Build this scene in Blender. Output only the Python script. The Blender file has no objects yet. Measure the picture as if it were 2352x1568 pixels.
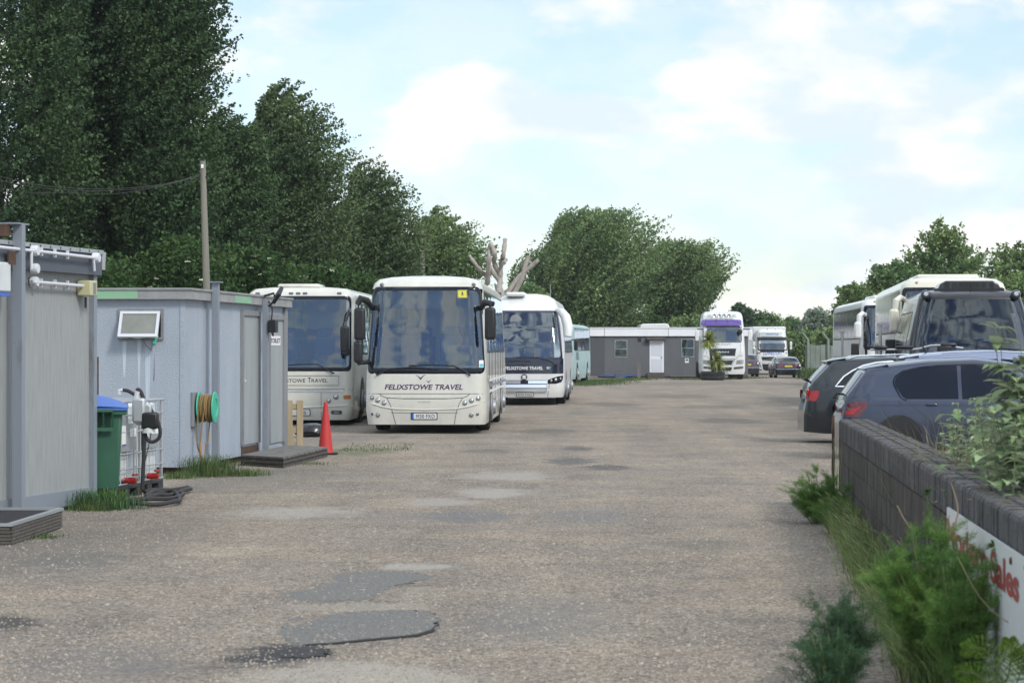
import bpy, math, random
import numpy as np
from mathutils import Vector, Matrix, noise
R = math.radians
random.seed(7)
rng = np.random.default_rng(11)
scene = bpy.context.scene
col = scene.collection
# ------------------------------------------------------------------ camera, sky, sun, exposure
F = 5850.0; CX = 1176.0; HY = 800.0; H = 1.78      # focal length / horizon in photo units, eye height in m
cam_d = bpy.data.cameras.new('camera'); cam = bpy.data.objects.new('camera', cam_d); col.objects.link(cam)
cam.location = (0, 0, H)
cam.rotation_euler = (R(90) + math.atan((HY - 784) / F), 0, 0)
cam_d.sensor_width = 36; cam_d.lens = F / 2352 * 36
cam_d.clip_start = 0.1; cam_d.clip_end = 3000
cam_d.dof.use_dof = True; cam_d.dof.focus_distance = 52; cam_d.dof.aperture_fstop = 7.0
scene.camera = cam
SUN_EL, SUN_AZ = 40, 141            # azimuth measured from +Y clockwise (towards +X)
world = bpy.data.worlds.new('World'); scene.world = world; world.use_nodes = True
nt = world.node_tree; nt.nodes.clear()
def nd(t, **k):
    n = nt.nodes.new(t)
    for a, b in k.items(): setattr(n, a, b)
    return n
L = lambda a, b: nt.links.new(a, b)
sky = nd('ShaderNodeTexSky', sky_type='NISHITA', sun_disc=False, sun_elevation=R(SUN_EL), sun_rotation=R(SUN_AZ))
sky.air_density = 1.0; sky.dust_density = 0.6; sky.ozone_density = 2.0
bg1 = nd('ShaderNodeBackground'); bg1.inputs[1].default_value = 0.115
tint = nd('ShaderNodeMix', data_type='RGBA', blend_type='MULTIPLY'); tint.inputs[0].default_value = 1
L(sky.outputs[0], tint.inputs[6]); tint.inputs[7].default_value = (0.93, 0.97, 1.06, 1)
L(tint.outputs[2], bg1.inputs[0])
tc = nd('ShaderNodeTexCoord')
mp = nd('ShaderNodeMapping'); mp.inputs['Scale'].default_value = (11, 11, 24); mp.inputs['Location'].default_value = (3.1, .4, 0.35)
L(tc.outputs['Generated'], mp.inputs[0])
n1 = nd('ShaderNodeTexNoise'); n1.inputs['Scale'].default_value = 1.0; n1.inputs['Detail'].default_value = 7; n1.inputs['Roughness'].default_value = .52; n1.inputs['Distortion'].default_value = .25
L(mp.outputs[0], n1.inputs['Vector'])
cr = nd('ShaderNodeValToRGB'); cr.color_ramp.elements[0].position = .42; cr.color_ramp.elements[1].position = .57
cr.color_ramp.elements[0].color = (.0,) * 3 + (1,); cr.color_ramp.interpolation = 'EASE'
L(n1.outputs['Fac'], cr.inputs[0])
mp2 = nd('ShaderNodeMapping'); mp2.inputs['Scale'].default_value = (20, 20, 40); mp2.inputs['Location'].default_value = (1.1, 2.4, 0.9)
L(tc.outputs['Generated'], mp2.inputs[0])
n2 = nd('ShaderNodeTexNoise'); n2.inputs['Scale'].default_value = 1.0; n2.inputs['Detail'].default_value = 5
L(mp2.outputs[0], n2.inputs['Vector'])
cc = nd('ShaderNodeValToRGB'); cc.color_ramp.elements[0].position = .43; cc.color_ramp.elements[1].position = .57
cc.color_ramp.elements[0].color = (.57, .655, .70, 1); cc.color_ramp.elements[1].color = (.74, .735, .72, 1)
L(n2.outputs['Fac'], cc.inputs[0])
bg2 = nd('ShaderNodeBackground')
sx = nd('ShaderNodeSeparateXYZ'); L(tc.outputs['Generated'], sx.inputs[0])          # an overcast sky brightens towards the zenith
zr = nd('ShaderNodeMapRange'); zr.inputs[1].default_value = .14; zr.inputs[2].default_value = .9; zr.inputs[3].default_value = 1.0; zr.inputs[4].default_value = 2.1
L(sx.outputs[2], zr.inputs[0]); L(zr.outputs[0], bg2.inputs[1]); L(cc.outputs[0], bg2.inputs[0])
mx = nd('ShaderNodeMixShader'); sx2 = nd('ShaderNodeSeparateXYZ'); L(tc.outputs['Generated'], sx2.inputs[0])        # thin haze near the horizon, clearer blue between clouds higher up
hz = nd('ShaderNodeMapRange'); hz.inputs[1].default_value = .13; hz.inputs[2].default_value = .30; hz.inputs[3].default_value = .38; hz.inputs[4].default_value = 0.0; L(sx2.outputs[2], hz.inputs[0])
mxx = nd('ShaderNodeMath', operation='MAXIMUM'); L(cr.outputs[0], mxx.inputs[0]); L(hz.outputs[0], mxx.inputs[1]); L(mxx.outputs[0], mx.inputs[0]); L(bg1.outputs[0], mx.inputs[1]); L(bg2.outputs[0], mx.inputs[2])
out = nd('ShaderNodeOutputWorld'); L(mx.outputs[0], out.inputs[0])
sun_d = bpy.data.lights.new('sun', 'SUN'); sun = bpy.data.objects.new('sun', sun_d); col.objects.link(sun)
sun_d.energy = 1.5; sun_d.angle = R(11); sun_d.color = (1, .95, .86)
sd = Vector((math.sin(R(SUN_AZ)) * math.cos(R(SUN_EL)), math.cos(R(SUN_AZ)) * math.cos(R(SUN_EL)), math.sin(R(SUN_EL))))
sun.rotation_euler = sd.to_track_quat('Z', 'Y').to_euler()
scene.view_settings.view_transform = 'Standard'; scene.view_settings.look = 'None'
scene.view_settings.exposure = 0.55; scene.view_settings.gamma = 1.0
scene.render.engine = 'CYCLES'
scene.cycles.max_bounces = 8; scene.cycles.transparent_max_bounces = 12; scene.cycles.diffuse_bounces = 3
scene.cycles.glossy_bounces = 3; scene.cycles.transmission_bounces = 3; scene.cycles.sample_clamp_indirect = 6
scene.cycles.use_denoising = True

# ------------------------------------------------------------------ helpers
def G(x, y, z=0.0):
    s = (y - HY) / (H - z); return Vector(((x - CX) / s, F / s, z))
def P(x, y, Y):
    s = F / Y; return Vector(((x - CX) / s, Y, H - (y - HY) / s))
def onface(O, d, px, py):
    k = (px - CX) / F; u = (k * O[1] - O[0]) / (d[0] - k * d[1]); Y = O[1] + u * d[1]
    return u, H - (py - HY) * Y / F
def tag(o, label=None, cat=None, group=None, kind=None):
    if label: o['label'] = label
    if cat: o['category'] = cat
    if group: o['group'] = group
    if kind: o['kind'] = kind
    return o
def thing(name, label, cat, loc=(0, 0, 0), rz=0.0, group=None):
    o = bpy.data.objects.new(name, None); o.empty_display_size = .3; col.objects.link(o)
    o.location = loc; o.rotation_euler = (0, 0, rz); return tag(o, label, cat, group)
def link(name, me, m, parent=None):
    o = bpy.data.objects.new(name, me); col.objects.link(o)
    if m: me.materials.append(m)
    if parent: o.parent = parent
    return o
def copy_tree(o, parent=None):
    c = o.copy(); col.objects.link(c); c.parent = parent
    for ch in [q for q in bpy.data.objects if q.parent == o]: copy_tree(ch, c)
    return c

class MB:
    def __init__(s): s.v = []; s.f = []
    def add(s, vs, fs):
        b = len(s.v); s.v += [tuple(v) for v in vs]; s.f += [tuple(b + i for i in f) for f in fs]; return s
    def box(s, x0, x1, y0, y1, z0, z1):
        return s.add([(x0,y0,z0),(x1,y0,z0),(x1,y1,z0),(x0,y1,z0),(x0,y0,z1),(x1,y0,z1),(x1,y1,z1),(x0,y1,z1)],
                     [(0,3,2,1),(4,5,6,7),(0,1,5,4),(1,2,6,5),(2,3,7,6),(3,0,4,7)])
    def obox(s, c, size, M=None):
        a, b, d = size[0]/2, size[1]/2, size[2]/2; M = M or Matrix.Identity(3); c = Vector(c)
        vs = [c + M @ Vector((i*a, j*b, k*d)) for k in (-1,1) for j in (-1,1) for i in (-1,1)]
        return s.add(vs, [(0,2,3,1),(4,5,7,6),(0,1,5,4),(1,3,7,5),(3,2,6,7),(2,0,4,6)])
    def tube(s, pts, r, n=8, cap=True):
        pts = [Vector(p) for p in pts]; rr = r if hasattr(r, '__len__') else [r]*len(pts); b = len(s.v)
        up = None
        for i, p in enumerate(pts):
            d = (pts[min(i+1, len(pts)-1)] - pts[max(i-1, 0)]).normalized()
            if up is None: up = d.orthogonal().normalized()
            up = (up - d*up.dot(d)).normalized() if (up - d*up.dot(d)).length > 1e-5 else d.orthogonal().normalized()
            q = d.cross(up)
            for k in range(n):
                a = 2*math.pi*k/n; s.v.append(tuple(p + (up*math.cos(a) + q*math.sin(a))*rr[i]))
        for i in range(len(pts)-1):
            for k in range(n): s.f.append((b+i*n+k, b+i*n+(k+1)%n, b+(i+1)*n+(k+1)%n, b+(i+1)*n+k))
        if cap: s.f.append(tuple(b+k for k in range(n))[::-1]); s.f.append(tuple(b+(len(pts)-1)*n+k for k in range(n)))
        return s
    def lathe(s, prof, o=(0,0,0), ax=(0,0,1), n=16):
        o = Vector(o); ax = Vector(ax).normalized(); u = ax.orthogonal().normalized(); w = ax.cross(u); b = len(s.v)
        for r, h in prof:
            for k in range(n):
                a = 2*math.pi*k/n; s.v.append(tuple(o + ax*h + (u*math.cos(a) + w*math.sin(a))*r))
        for i in range(len(prof)-1):
            for k in range(n): s.f.append((b+i*n+k, b+i*n+(k+1)%n, b+(i+1)*n+(k+1)%n, b+(i+1)*n+k))
        s.f.append(tuple(b+k for k in range(n))[::-1]); s.f.append(tuple(b+(len(prof)-1)*n+k for k in range(n)))
        return s
    def prism(s, poly, fn, d0, d1):
        n = len(poly); vs = [fn(a, b, d0) for a, b in poly] + [fn(a, b, d1) for a, b in poly]
        return s.add(vs, [tuple(range(n))[::-1], tuple(range(n, 2*n))] + [(i, (i+1) % n, n+(i+1) % n, n+i) for i in range(n)])
    def grid(s, rows):
        b = len(s.v); m = len(rows[0])
        for r in rows: s.v += [tuple(p) for p in r]
        for i in range(len(rows)-1):
            for j in range(m-1): s.f.append((b+i*m+j, b+i*m+j+1, b+(i+1)*m+j+1, b+(i+1)*m+j))
        return s
    def build(s, name, m, parent=None, smooth=True, bevel=0, seg=2):
        me = bpy.data.meshes.new(name); me.from_pydata(s.v, [], s.f); me.update()
        if smooth:
            me.polygons.foreach_set('use_smooth', [True]*len(me.polygons)); me.set_sharp_from_angle(angle=R(38))
        o = link(name, me, m, parent)
        if bevel:
            md = o.modifiers.new('bevel', 'BEVEL'); md.width = bevel; md.segments = seg; md.limit_method = 'ANGLE'; md.angle_limit = R(35)
        return o
def mesh_np(name, v, f, m, parent=None, smooth=False):
    me = bpy.data.meshes.new(name); nv = len(v); nf, k = f.shape
    me.vertices.add(nv); me.vertices.foreach_set('co', v.astype(np.float32).ravel())
    me.loops.add(nf*k); me.loops.foreach_set('vertex_index', f.astype(np.int32).ravel())
    me.polygons.add(nf); me.polygons.foreach_set('loop_start', (np.arange(nf)*k).astype(np.int32)); me.polygons.foreach_set('loop_total', np.full(nf, k, np.int32))
    me.update(calc_edges=True); me.validate()
    if smooth: me.polygons.foreach_set('use_smooth', [True]*nf)
    return link(name, me, m, parent)
def text2d(body, shear=0, bold=0, spacing=1):
    c = bpy.data.curves.new('lettering', 'FONT'); c.body = body; c.shear = shear; c.offset = bold; c.space_character = spacing; c.resolution_u = 4
    o = bpy.data.objects.new('lettering_tmp', c); col.objects.link(o)
    dg = bpy.context.evaluated_depsgraph_get(); ev = o.evaluated_get(dg); me = ev.to_mesh()
    v = np.array([tuple(p.co) for p in me.vertices])[:, :2]; f = [tuple(p.vertices) for p in me.polygons]
    ev.to_mesh_clear(); bpy.data.objects.remove(o); bpy.data.curves.remove(c)
    return v, f
def text(body, x0, x1, z0, z1, fn, m, parent, name='lettering', **k):
    v, f = text2d(body, **k); lo = v.min(0); hi = v.max(0)
    u = x0 + (v[:, 0]-lo[0])/(hi[0]-lo[0])*(x1-x0); w = z0 + (v[:, 1]-lo[1])/(hi[1]-lo[1])*(z1-z0)
    mb = MB(); mb.add([fn(a, b) for a, b in zip(u, w)], f); return mb.build(name, m, parent, smooth=False)

# ------------------------------------------------------------------ materials
MATS = {}
def mat(name, c, rough=.6, metal=0, var=0, vscale=(2, 2, 2), bump=0, bscale=60, coat=0, spec=.5, c2=None, thr=None, detail=5, island=0):
    if name in MATS: return MATS[name]
    m = bpy.data.materials.new(name); m.use_nodes = True; t = m.node_tree; b = t.nodes['Principled BSDF']
    b.inputs['Base Color'].default_value = (*c, 1); b.inputs['Roughness'].default_value = rough; b.inputs['Metallic'].default_value = metal
    b.inputs['Coat Weight'].default_value = coat; b.inputs['Specular IOR Level'].default_value = spec; b.inputs['Coat Roughness'].default_value = .05; b.inputs['Specular IOR Level'].default_value = spec
    tcn = t.nodes.new('ShaderNodeTexCoord')
    if var or c2:
        mpn = t.nodes.new('ShaderNodeMapping'); mpn.inputs['Scale'].default_value = vscale; t.links.new(tcn.outputs['Object'], mpn.inputs[0])
        nz = t.nodes.new('ShaderNodeTexNoise'); nz.inputs['Scale'].default_value = 1; nz.inputs['Detail'].default_value = detail; nz.inputs['Roughness'].default_value = .62
        t.links.new(mpn.outputs[0], nz.inputs['Vector'])
        rp = t.nodes.new('ShaderNodeValToRGB'); lo, hi = thr or (.3, .7); rp.color_ramp.elements[0].position = lo; rp.color_ramp.elements[1].position = hi
        d = c2 or tuple(x*(1-var) for x in c)
        rp.color_ramp.elements[0].color = (*d, 1); rp.color_ramp.elements[1].color = (*c, 1)
        t.links.new(nz.outputs['Fac'], rp.inputs[0]); src = rp.outputs[0]
        t.links.new(src, b.inputs['Base Color'])
    if island:
        src = b.inputs['Base Color'].links[0].from_socket if b.inputs['Base Color'].links else None
        g = t.nodes.new('ShaderNodeNewGeometry'); mr = t.nodes.new('ShaderNodeMapRange'); mr.inputs[3].default_value = 1-island; mr.inputs[4].default_value = 1+island
        t.links.new(g.outputs['Random Per Island'], mr.inputs[0])
        mm = t.nodes.new('ShaderNodeVectorMath'); mm.operation = 'SCALE'
        if src: t.links.new(src, mm.inputs[0])
        else: mm.inputs[0].default_value = c
        t.links.new(mr.outputs[0], mm.inputs['Scale']); t.links.new(mm.outputs[0], b.inputs['Base Color'])
    if bump:
        nb = t.nodes.new('ShaderNodeTexNoise'); nb.inputs['Scale'].default_value = bscale; nb.inputs['Detail'].default_value = 4
        t.links.new(tcn.outputs['Object'], nb.inputs['Vector'])
        bp = t.nodes.new('ShaderNodeBump'); bp.inputs['Strength'].default_value = bump; bp.inputs['Distance'].default_value = .01
        t.links.new(nb.outputs['Fac'], bp.inputs['Height']); t.links.new(bp.outputs[0], b.inputs['Normal'])
    MATS[name] = m; return m
def glassmat(name, tint, gain=1.6, rough=0.0):
    m = bpy.data.materials.new(name); m.use_nodes = True; t = m.node_tree; t.nodes.clear()
    o = t.nodes.new('ShaderNodeOutputMaterial'); mxs = t.nodes.new('ShaderNodeMixShader'); fr = t.nodes.new('ShaderNodeFresnel'); fr.inputs[0].default_value = 1.5
    mu = t.nodes.new('ShaderNodeMath'); mu.operation = 'MULTIPLY'; mu.use_clamp = True; mu.inputs[1].default_value = gain
    tr = t.nodes.new('ShaderNodeBsdfTransparent'); tr.inputs[0].default_value = (*tint, 1)
    gl = t.nodes.new('ShaderNodeBsdfGlossy'); gl.inputs['Roughness'].default_value = rough; gl.inputs[0].default_value = (.82, .92, 1, 1)
    nz = t.nodes.new('ShaderNodeTexNoise'); nz.inputs['Scale'].default_value = 1.6; nz.inputs['Detail'].default_value = 1
    tcn = t.nodes.new('ShaderNodeTexCoord'); t.links.new(tcn.outputs['Object'], nz.inputs['Vector'])
    bp = t.nodes.new('ShaderNodeBump'); bp.inputs['Strength'].default_value = .25; bp.inputs['Distance'].default_value = .03
    t.links.new(nz.outputs['Fac'], bp.inputs['Height']); t.links.new(bp.outputs[0], gl.inputs['Normal'])
    t.links.new(fr.outputs[0], mu.inputs[0]); t.links.new(mu.outputs[0], mxs.inputs[0]); t.links.new(tr.outputs[0], mxs.inputs[1]); t.links.new(gl.outputs[0], mxs.inputs[2]); t.links.new(mxs.outputs[0], o.inputs[0])
    MATS[name] = m; return m
def leafmat(name, c, c2, trans=.25, rough=.5, scale=.5, under=None):
    m = mat(name, c, max(rough, .62), spec=.22, c2=c2, vscale=(scale,)*3, thr=(.38, .62), island=.5, detail=3); t = m.node_tree; b = t.nodes['Principled BSDF']
    src = b.inputs['Base Color'].links[0].from_socket
    if under:
        ge = t.nodes.new('ShaderNodeNewGeometry'); mxn = t.nodes.new('ShaderNodeMix'); mxn.data_type = 'RGBA'; mxn.inputs[7].default_value = (*under, 1)
        t.links.new(ge.outputs['Backfacing'], mxn.inputs[0]); t.links.new(src, mxn.inputs[6]); src = mxn.outputs[2]; t.links.new(src, b.inputs['Base Color'])
    tl = t.nodes.new('ShaderNodeBsdfTranslucent'); t.links.new(src, tl.inputs[0]); ms = t.nodes.new('ShaderNodeMixShader'); ms.inputs[0].default_value = trans
    t.links.new(b.outputs[0], ms.inputs[1]); t.links.new(tl.outputs[0], ms.inputs[2])
    t.links.new(ms.outputs[0], t.nodes['Material Output'].inputs[0]); return m
M = MATS
mat('cream_paint', (.66, .65, .58), .36, var=.17, vscale=(2.2, 2.2, 1.4), coat=.5)
mat('cream_paint_shiny', (.68, .66, .54), .25, var=.08, vscale=(1.2, 1.2, 2.5), coat=.6)
mat('white_paint', (.76, .77, .76), .38, var=.14, vscale=(2.2, 2.2, 1.5), coat=.4)
mat('aqua_paint', (.42, .58, .58), .5, var=.25, vscale=(.8, .8, 2))
mat('black_plastic', (.012, .013, .015), .45)
mat('black_gloss', (.006, .008, .014), .07, spec=.38)
mat('navy_gloss', (.012, .016, .035), .15, coat=.5)
mat('rubber', (.018, .018, .019), .85, bump=.3, bscale=30)
mat('alloy', (.34, .35, .37), .5, metal=.5)
mat('chrome', (.86, .88, .92), .22, metal=.9)
mat('lens', (.5, .52, .54), .08, metal=.7)
mat('lens_dark', (.12, .12, .13), .15, metal=.4, coat=.6)
mat('amber', (.45, .16, .03), .3, coat=.5)
mat('red_lamp', (.34, .010, .010), .18, coat=.4)
mat('coach_side_glass', (.010, .013, .013), .10, spec=.22)
mat('dark_red_lamp', (.10, .008, .012), .15, coat=.8)
mat('purple_ink', (.055, .02, .09), .5)
mat('dark_ink', (.02, .022, .028), .5)
mat('blue_ink', (.06, .13, .40), .5)
mat('grey_ink', (.25, .27, .30), .5)
mat('white_ink', (.8, .8, .8), .5)
mat('cyan_ink', (.1, .45, .6), .5)
mat('plate_white', (.72, .73, .74), .4)
mat('plate_yellow', (.62, .42, .04), .4)
mat('plate_blue', (.04, .12, .5), .4)
mat('sign_yellow', (.62, .58, .08), .5)
mat('seam', (.05, .05, .05), .8)
mat('seat_blue', (.05, .09, .24), .9)
mat('interior', (.16, .17, .18), .8)
mat('floor_dark', (.05, .05, .055), .8)
glassmat('windscreen_glass', (.74, .80, .82), 3.4)
glassmat('minibus_glass', (.55, .60, .64), 1.7)
glassmat('side_glass_clear', (.5, .54, .55), 2.0)
glassmat('side_glass', (.06, .07, .075), 2.0)
glassmat('car_glass', (.30, .34, .36), 2.0)
# ------------------------------------------------------------------ ground
def ground_h(x, y):
    return 0.022*noise.noise(Vector((x*.22, y*.16, 0))) + .008*noise.noise(Vector((x*.9, y*.7, 3))) if y < 90 else 0.0
gm = bpy.data.materials.new('gravel_ground'); gm.use_nodes = True; MATS['gravel_ground'] = gm
t = gm.node_tree; b = t.nodes['Principled BSDF']; b.inputs['Roughness'].default_value = .9; b.inputs['Specular IOR Level'].default_value = .25
def N(ty, **k):
    n = t.nodes.new(ty)
    for a, v in k.items(): setattr(n, a, v)
    return n
def LK(a, c): t.links.new(a, c)
tcn = N('ShaderNodeTexCoord'); OBJ = tcn.outputs['Object']
def noise_n(scale, detail=4, rough=.6, vec=None, mscale=None):
    n = N('ShaderNodeTexNoise'); n.inputs['Scale'].default_value = scale; n.inputs['Detail'].default_value = detail; n.inputs['Roughness'].default_value = rough
    src = vec or OBJ
    if mscale:
        q = N('ShaderNodeMapping'); q.inputs['Scale'].default_value = mscale; LK(src, q.inputs[0]); src = q.outputs[0]
    LK(src, n.inputs['Vector']); return n.outputs['Fac']
def ramp(src, stops):
    r = N('ShaderNodeValToRGB'); e = r.color_ramp.elements
    while len(e) < len(stops): e.new(.5)
    for i, (p, c) in enumerate(stops): e[i].position = p; e[i].color = (*c, 1)
    LK(src, r.inputs[0]); return r.outputs[0]
def mixc(fac, a, c, mode='MIX'):
    m = N('ShaderNodeMix', data_type='RGBA', blend_type=mode)
    if hasattr(fac, 'links'): LK(fac, m.inputs[0])
    else: m.inputs[0].default_value = fac
    for s, i in ((a, 6), (c, 7)):
        if hasattr(s, 'links'): LK(s, m.inputs[i])
        else: m.inputs[i].default_value = (*s, 1)
    return m.outputs[2]
vor = N('ShaderNodeTexVoronoi'); vor.inputs['Scale'].default_value = 58; LK(OBJ, vor.inputs['Vector'])
sep = N('ShaderNodeSeparateColor'); LK(vor.outputs['Color'], sep.inputs[0])
stone = ramp(sep.outputs[0], [(0, (.095, .084, .071)), (.3, (.200, .173, .141)), (.62, (.312, .268, .216)), (.9, (.410, .360, .297)), (1, (.54, .50, .44))])
vor2 = N('ShaderNodeTexVoronoi'); vor2.inputs['Scale'].default_value = 17; LK(OBJ, vor2.inputs['Vector'])
sep2 = N('ShaderNodeSeparateColor'); LK(vor2.outputs['Color'], sep2.inputs[0])
stone = mixc(.16, stone, ramp(sep2.outputs[0], [(0, (.15, .133, .112)), (.5, (.285, .248, .202)), (1, (.40, .36, .30))]))
big = ramp(noise_n(.16, 5), [(.3, (.90, .91, .93)), (.7, (1.10, 1.08, 1.05))])
mid = ramp(noise_n(1.0, 6, .7, mscale=(.9, .5, 1)), [(.32, (.80, .80, .82)), (.62, (1.1, 1.09, 1.07))])
track = ramp(noise_n(1.0, 4, .6, mscale=(.9, .07, 1)), [(.35, (.84, .84, .86)), (.65, (1.08, 1.06, 1.04))])
c = mixc(1, stone, big, 'MULTIPLY'); c = mixc(1, c, mid, 'MULTIPLY'); c = mixc(1, c, track, 'MULTIPLY')
# worn patches of tarmac, dust and cracks
blot = ramp(noise_n(.55, 7, .72, mscale=(.7, .45, 1)), [(.56, (0, 0, 0)), (.66, (1, 1, 1))])
c = mixc(blot, c, mixc(.5, c, (.18, .18, .175)))
ripple = ramp(noise_n(1.0, 5, .7, mscale=(.5, 2.2, 1)), [(.60, (0, 0, 0)), (.72, (1, 1, 1))])
c = mixc(ripple, c, mixc(.75, c, (.11, .105, .095)))
loose = ramp(noise_n(.8, 6, .65, mscale=(.35, .9, 1)), [(.50, (1, 1, 1)), (.62, (1.16, 1.13, 1.08))]); c = mixc(1, c, loose, 'MULTIPLY')
leaf_l = ramp(noise_n(7.0, 3, .5), [(.735, (0, 0, 0)), (.75, (1, 1, 1))]); c = mixc(leaf_l, c, mixc(.6, c, (.07, .075, .045)))
def ell(x0, x1, y0, y1, colr, amt=.6, soft=.6):
    global c
    a = G(x0, (y0+y1)/2); d = G(x1, (y0+y1)/2); n_ = G((x0+x1)/2, y1); f_ = G((x0+x1)/2, y0)
    cx, cy = (a.x+d.x)/2, (n_.y+f_.y)/2; rx, ry = abs(d.x-a.x)/2, abs(f_.y-n_.y)/2
    q = N('ShaderNodeMapping'); q.vector_type = 'POINT'; q.inputs['Location'].default_value = (-cx/rx, -cy/ry, 0); q.inputs['Scale'].default_value = (1/rx, 1/ry, 0)
    LK(OBJ, q.inputs[0]); ln = N('ShaderNodeVectorMath', operation='LENGTH'); LK(q.outputs[0], ln.inputs[0])
    ad = N('ShaderNodeMath', operation='ADD'); LK(ln.outputs['Value'], ad.inputs[0])
    nn = noise_n(2.2, 6, .7); ms = N('ShaderNodeMath', operation='MULTIPLY_ADD'); ms.inputs[1].default_value = 2.6; ms.inputs[2].default_value = -1.3; LK(nn, ms.inputs[0]); LK(ms.outputs[0], ad.inputs[1])
    mr = N('ShaderNodeMapRange'); mr.inputs[1].default_value = 1-soft/2; mr.inputs[2].default_value = 1+soft/2; mr.inputs[3].default_value = min(1, amt*1.15); mr.inputs[4].default_value = 0; LK(ad.outputs[0], mr.inputs[0])
    c = mixc(mr.outputs[0], c, colr)
ell(540, 800, 1162, 1188, (.40, .37, .33)); ell(1050, 1205, 1120, 1142, (.40, .37, .33)); ell(930, 1090, 1143, 1160, (.38, .35, .31))
ell(985, 1180, 1170, 1196, (.17, .17, .17), .7); ell(1060, 1260, 1085, 1105, (.40, .37, .33), .6); ell(1250, 1360, 1050, 1066, (.11, .11, .11), .7)
ell(1340, 1440, 1066, 1078, (.09, .09, .09), .7); ell(1290, 1360, 1026, 1036, (.10, .10, .10), .7); ell(1250, 1440, 1165, 1200, (.18, .18, .18), .5)
ell(-80, 70, 1405, 1455, (.07, .068, .065), .8); ell(60, 260, 1270, 1310, (.16, .16, .155), .6); ell(520, 740, 1480, 1525, (.06, .06, .06), .85)
ell(660, 980, 1384, 1400, (.38, .35, .30), .4); ell(880, 1040, 1292, 1308, (.40, .375, .33), .7); ell(1080, 1420, 1380, 1470, (.20, .195, .185), .5)
ell(560, 1060, 1520, 1600, (.42, .39, .34), .6); ell(80, 400, 1480, 1560, (.19, .18, .17), .5); ell(1600, 1760, 960, 972, (.10, .10, .10), .5)
ell(-100, 420, 1180, 1330, (.15, .14, .125), .45); ell(430, 760, 1075, 1130, (.16, .15, .13), .4); ell(1480, 1640, 905, 915, (.12, .115, .10), .45); ell(1330, 1480, 925, 933, (.12, .115, .10), .45); ell(1560, 1700, 930, 938, (.11, .105, .095), .4); ell(1180, 1320, 985, 995, (.12, .115, .10), .4); ell(1520, 1700, 1240, 1262, (.15, .14, .12), .4)
ell(1060, 1180, 1032, 1040, (.10, .098, .09), .45); ell(700, 900, 1030, 1045, (.10, .13, .06), .5); ell(1200, 1900, 876, 884, (.16, .15, .13), .35)
LK(c, b.inputs['Base Color'])
hh = N('ShaderNodeMath', operation='MULTIPLY_ADD'); hh.inputs[1].default_value = -.6; LK(vor.outputs['Distance'], hh.inputs[0]); LK(noise_n(30, 5, .7), hh.inputs[2])
bp = N('ShaderNodeBump'); bp.inputs['Strength'].default_value = 1.0; bp.inputs['Distance'].default_value = .02; LK(hh.outputs[0], bp.inputs['Height']); LK(bp.outputs[0], b.inputs['Normal'])
ys = np.concatenate([np.arange(-40, 8, 4.), np.arange(8, 60, .35), np.arange(60, 120, 1.5), np.geomspace(120, 430, 22)])
xs = np.concatenate([-np.geomspace(320, 14, 14), np.arange(-13, 13, .35), np.geomspace(14, 320, 14)])
gv = MB().grid([[(x, y, ground_h(x, y)) for x in xs] for y in ys]); tag(gv.build('ground', gm, smooth=True), kind='structure')
# tarmac repairs: low slabs with a real broken edge
mat('tarmac', (.22, .208, .188), .9, c2=(.108, .110, .106), vscale=(55, 55, 55), thr=(.42, .62), bump=.8, bscale=160, detail=3)
mat('bitumen', (.022, .022, .023), .8, bump=.6, bscale=90)
SLABS = []
def slab(pts, h, m, name, g=1.0, jit=.05, dz=0):
    w = [G(*p) for p in pts]; cen = sum(w, Vector())/len(w); w = [cen + (p-cen)*g for p in w]; ring = []
    n = len(w)
    for i in range(n):
        for k in range(16):
            u = k/16; p0, p1, p2, p3 = w[i-1], w[i], w[(i+1) % n], w[(i+2) % n]
            q = .5*((2*p1) + (p2-p0)*u + (2*p0-5*p1+4*p2-p3)*u*u + (3*p1-p0-3*p2+p3)*u**3)
            ring.append(q + Vector((.05*noise.noise(q*2.7), .09*noise.noise(q*2.1+Vector((5, 0, 0))), 0)) + Vector((random.uniform(-jit, jit), random.uniform(-jit, jit)*1.5, 0)))
    SLABS.append((np.array([(p.x, p.y) for p in ring]), h))
    mb = MB(); k = len(ring); vs = []
    zz = lambda p: ground_h(p.x, p.y)
    rx = max(abs(p.x-cen.x) for p in ring); ry = max(abs(p.y-cen.y) for p in ring)
    def hz_(p):      # the repair stands proud on its near right side and feathers out under the gravel on its far left side
        a_ = (p.x-cen.x)/rx; b_ = (p.y-cen.y)/ry; f_ = .62 + .62*a_ - .50*b_ + .55*noise.noise(Vector((p.x*5, p.y*3, 2))) + .3*noise.noise(Vector((p.x*14, p.y*9, 7)))
        return h*max(-.7, min(1.0, f_))
    scs = (1.03, 1.0, .98, .95, .90, .85, .80, .74, .68, .60, .5, .38, .2)
    for sc in scs:
        for p in ring: q_ = cen+(p-cen)*sc; vs.append((q_.x, q_.y, zz(q_) + (-.02 if sc > 1 else hz_(q_)*(.75 if sc == 1 else 1)) + dz))
    vs.append((cen.x, cen.y, zz(cen)+h*.62+dz)); nr = len(scs)
    fs = [(r*k+i, r*k+(i+1) % k, (r+1)*k+(i+1) % k, (r+1)*k+i) for r in range(nr-1) for i in range(k)] + [((nr-1)*k+i, (nr-1)*k+(i+1) % k, nr*k) for i in range(k)]
    mb.add(vs, fs); return tag(mb.build(name, m), kind='structure')
slab([(645, 1448), (690, 1478), (800, 1472), (950, 1458), (1003, 1438), (995, 1413), (930, 1403), (780, 1404), (680, 1416)], .013, M['tarmac'], 'road_patch', jit=.03)
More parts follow.
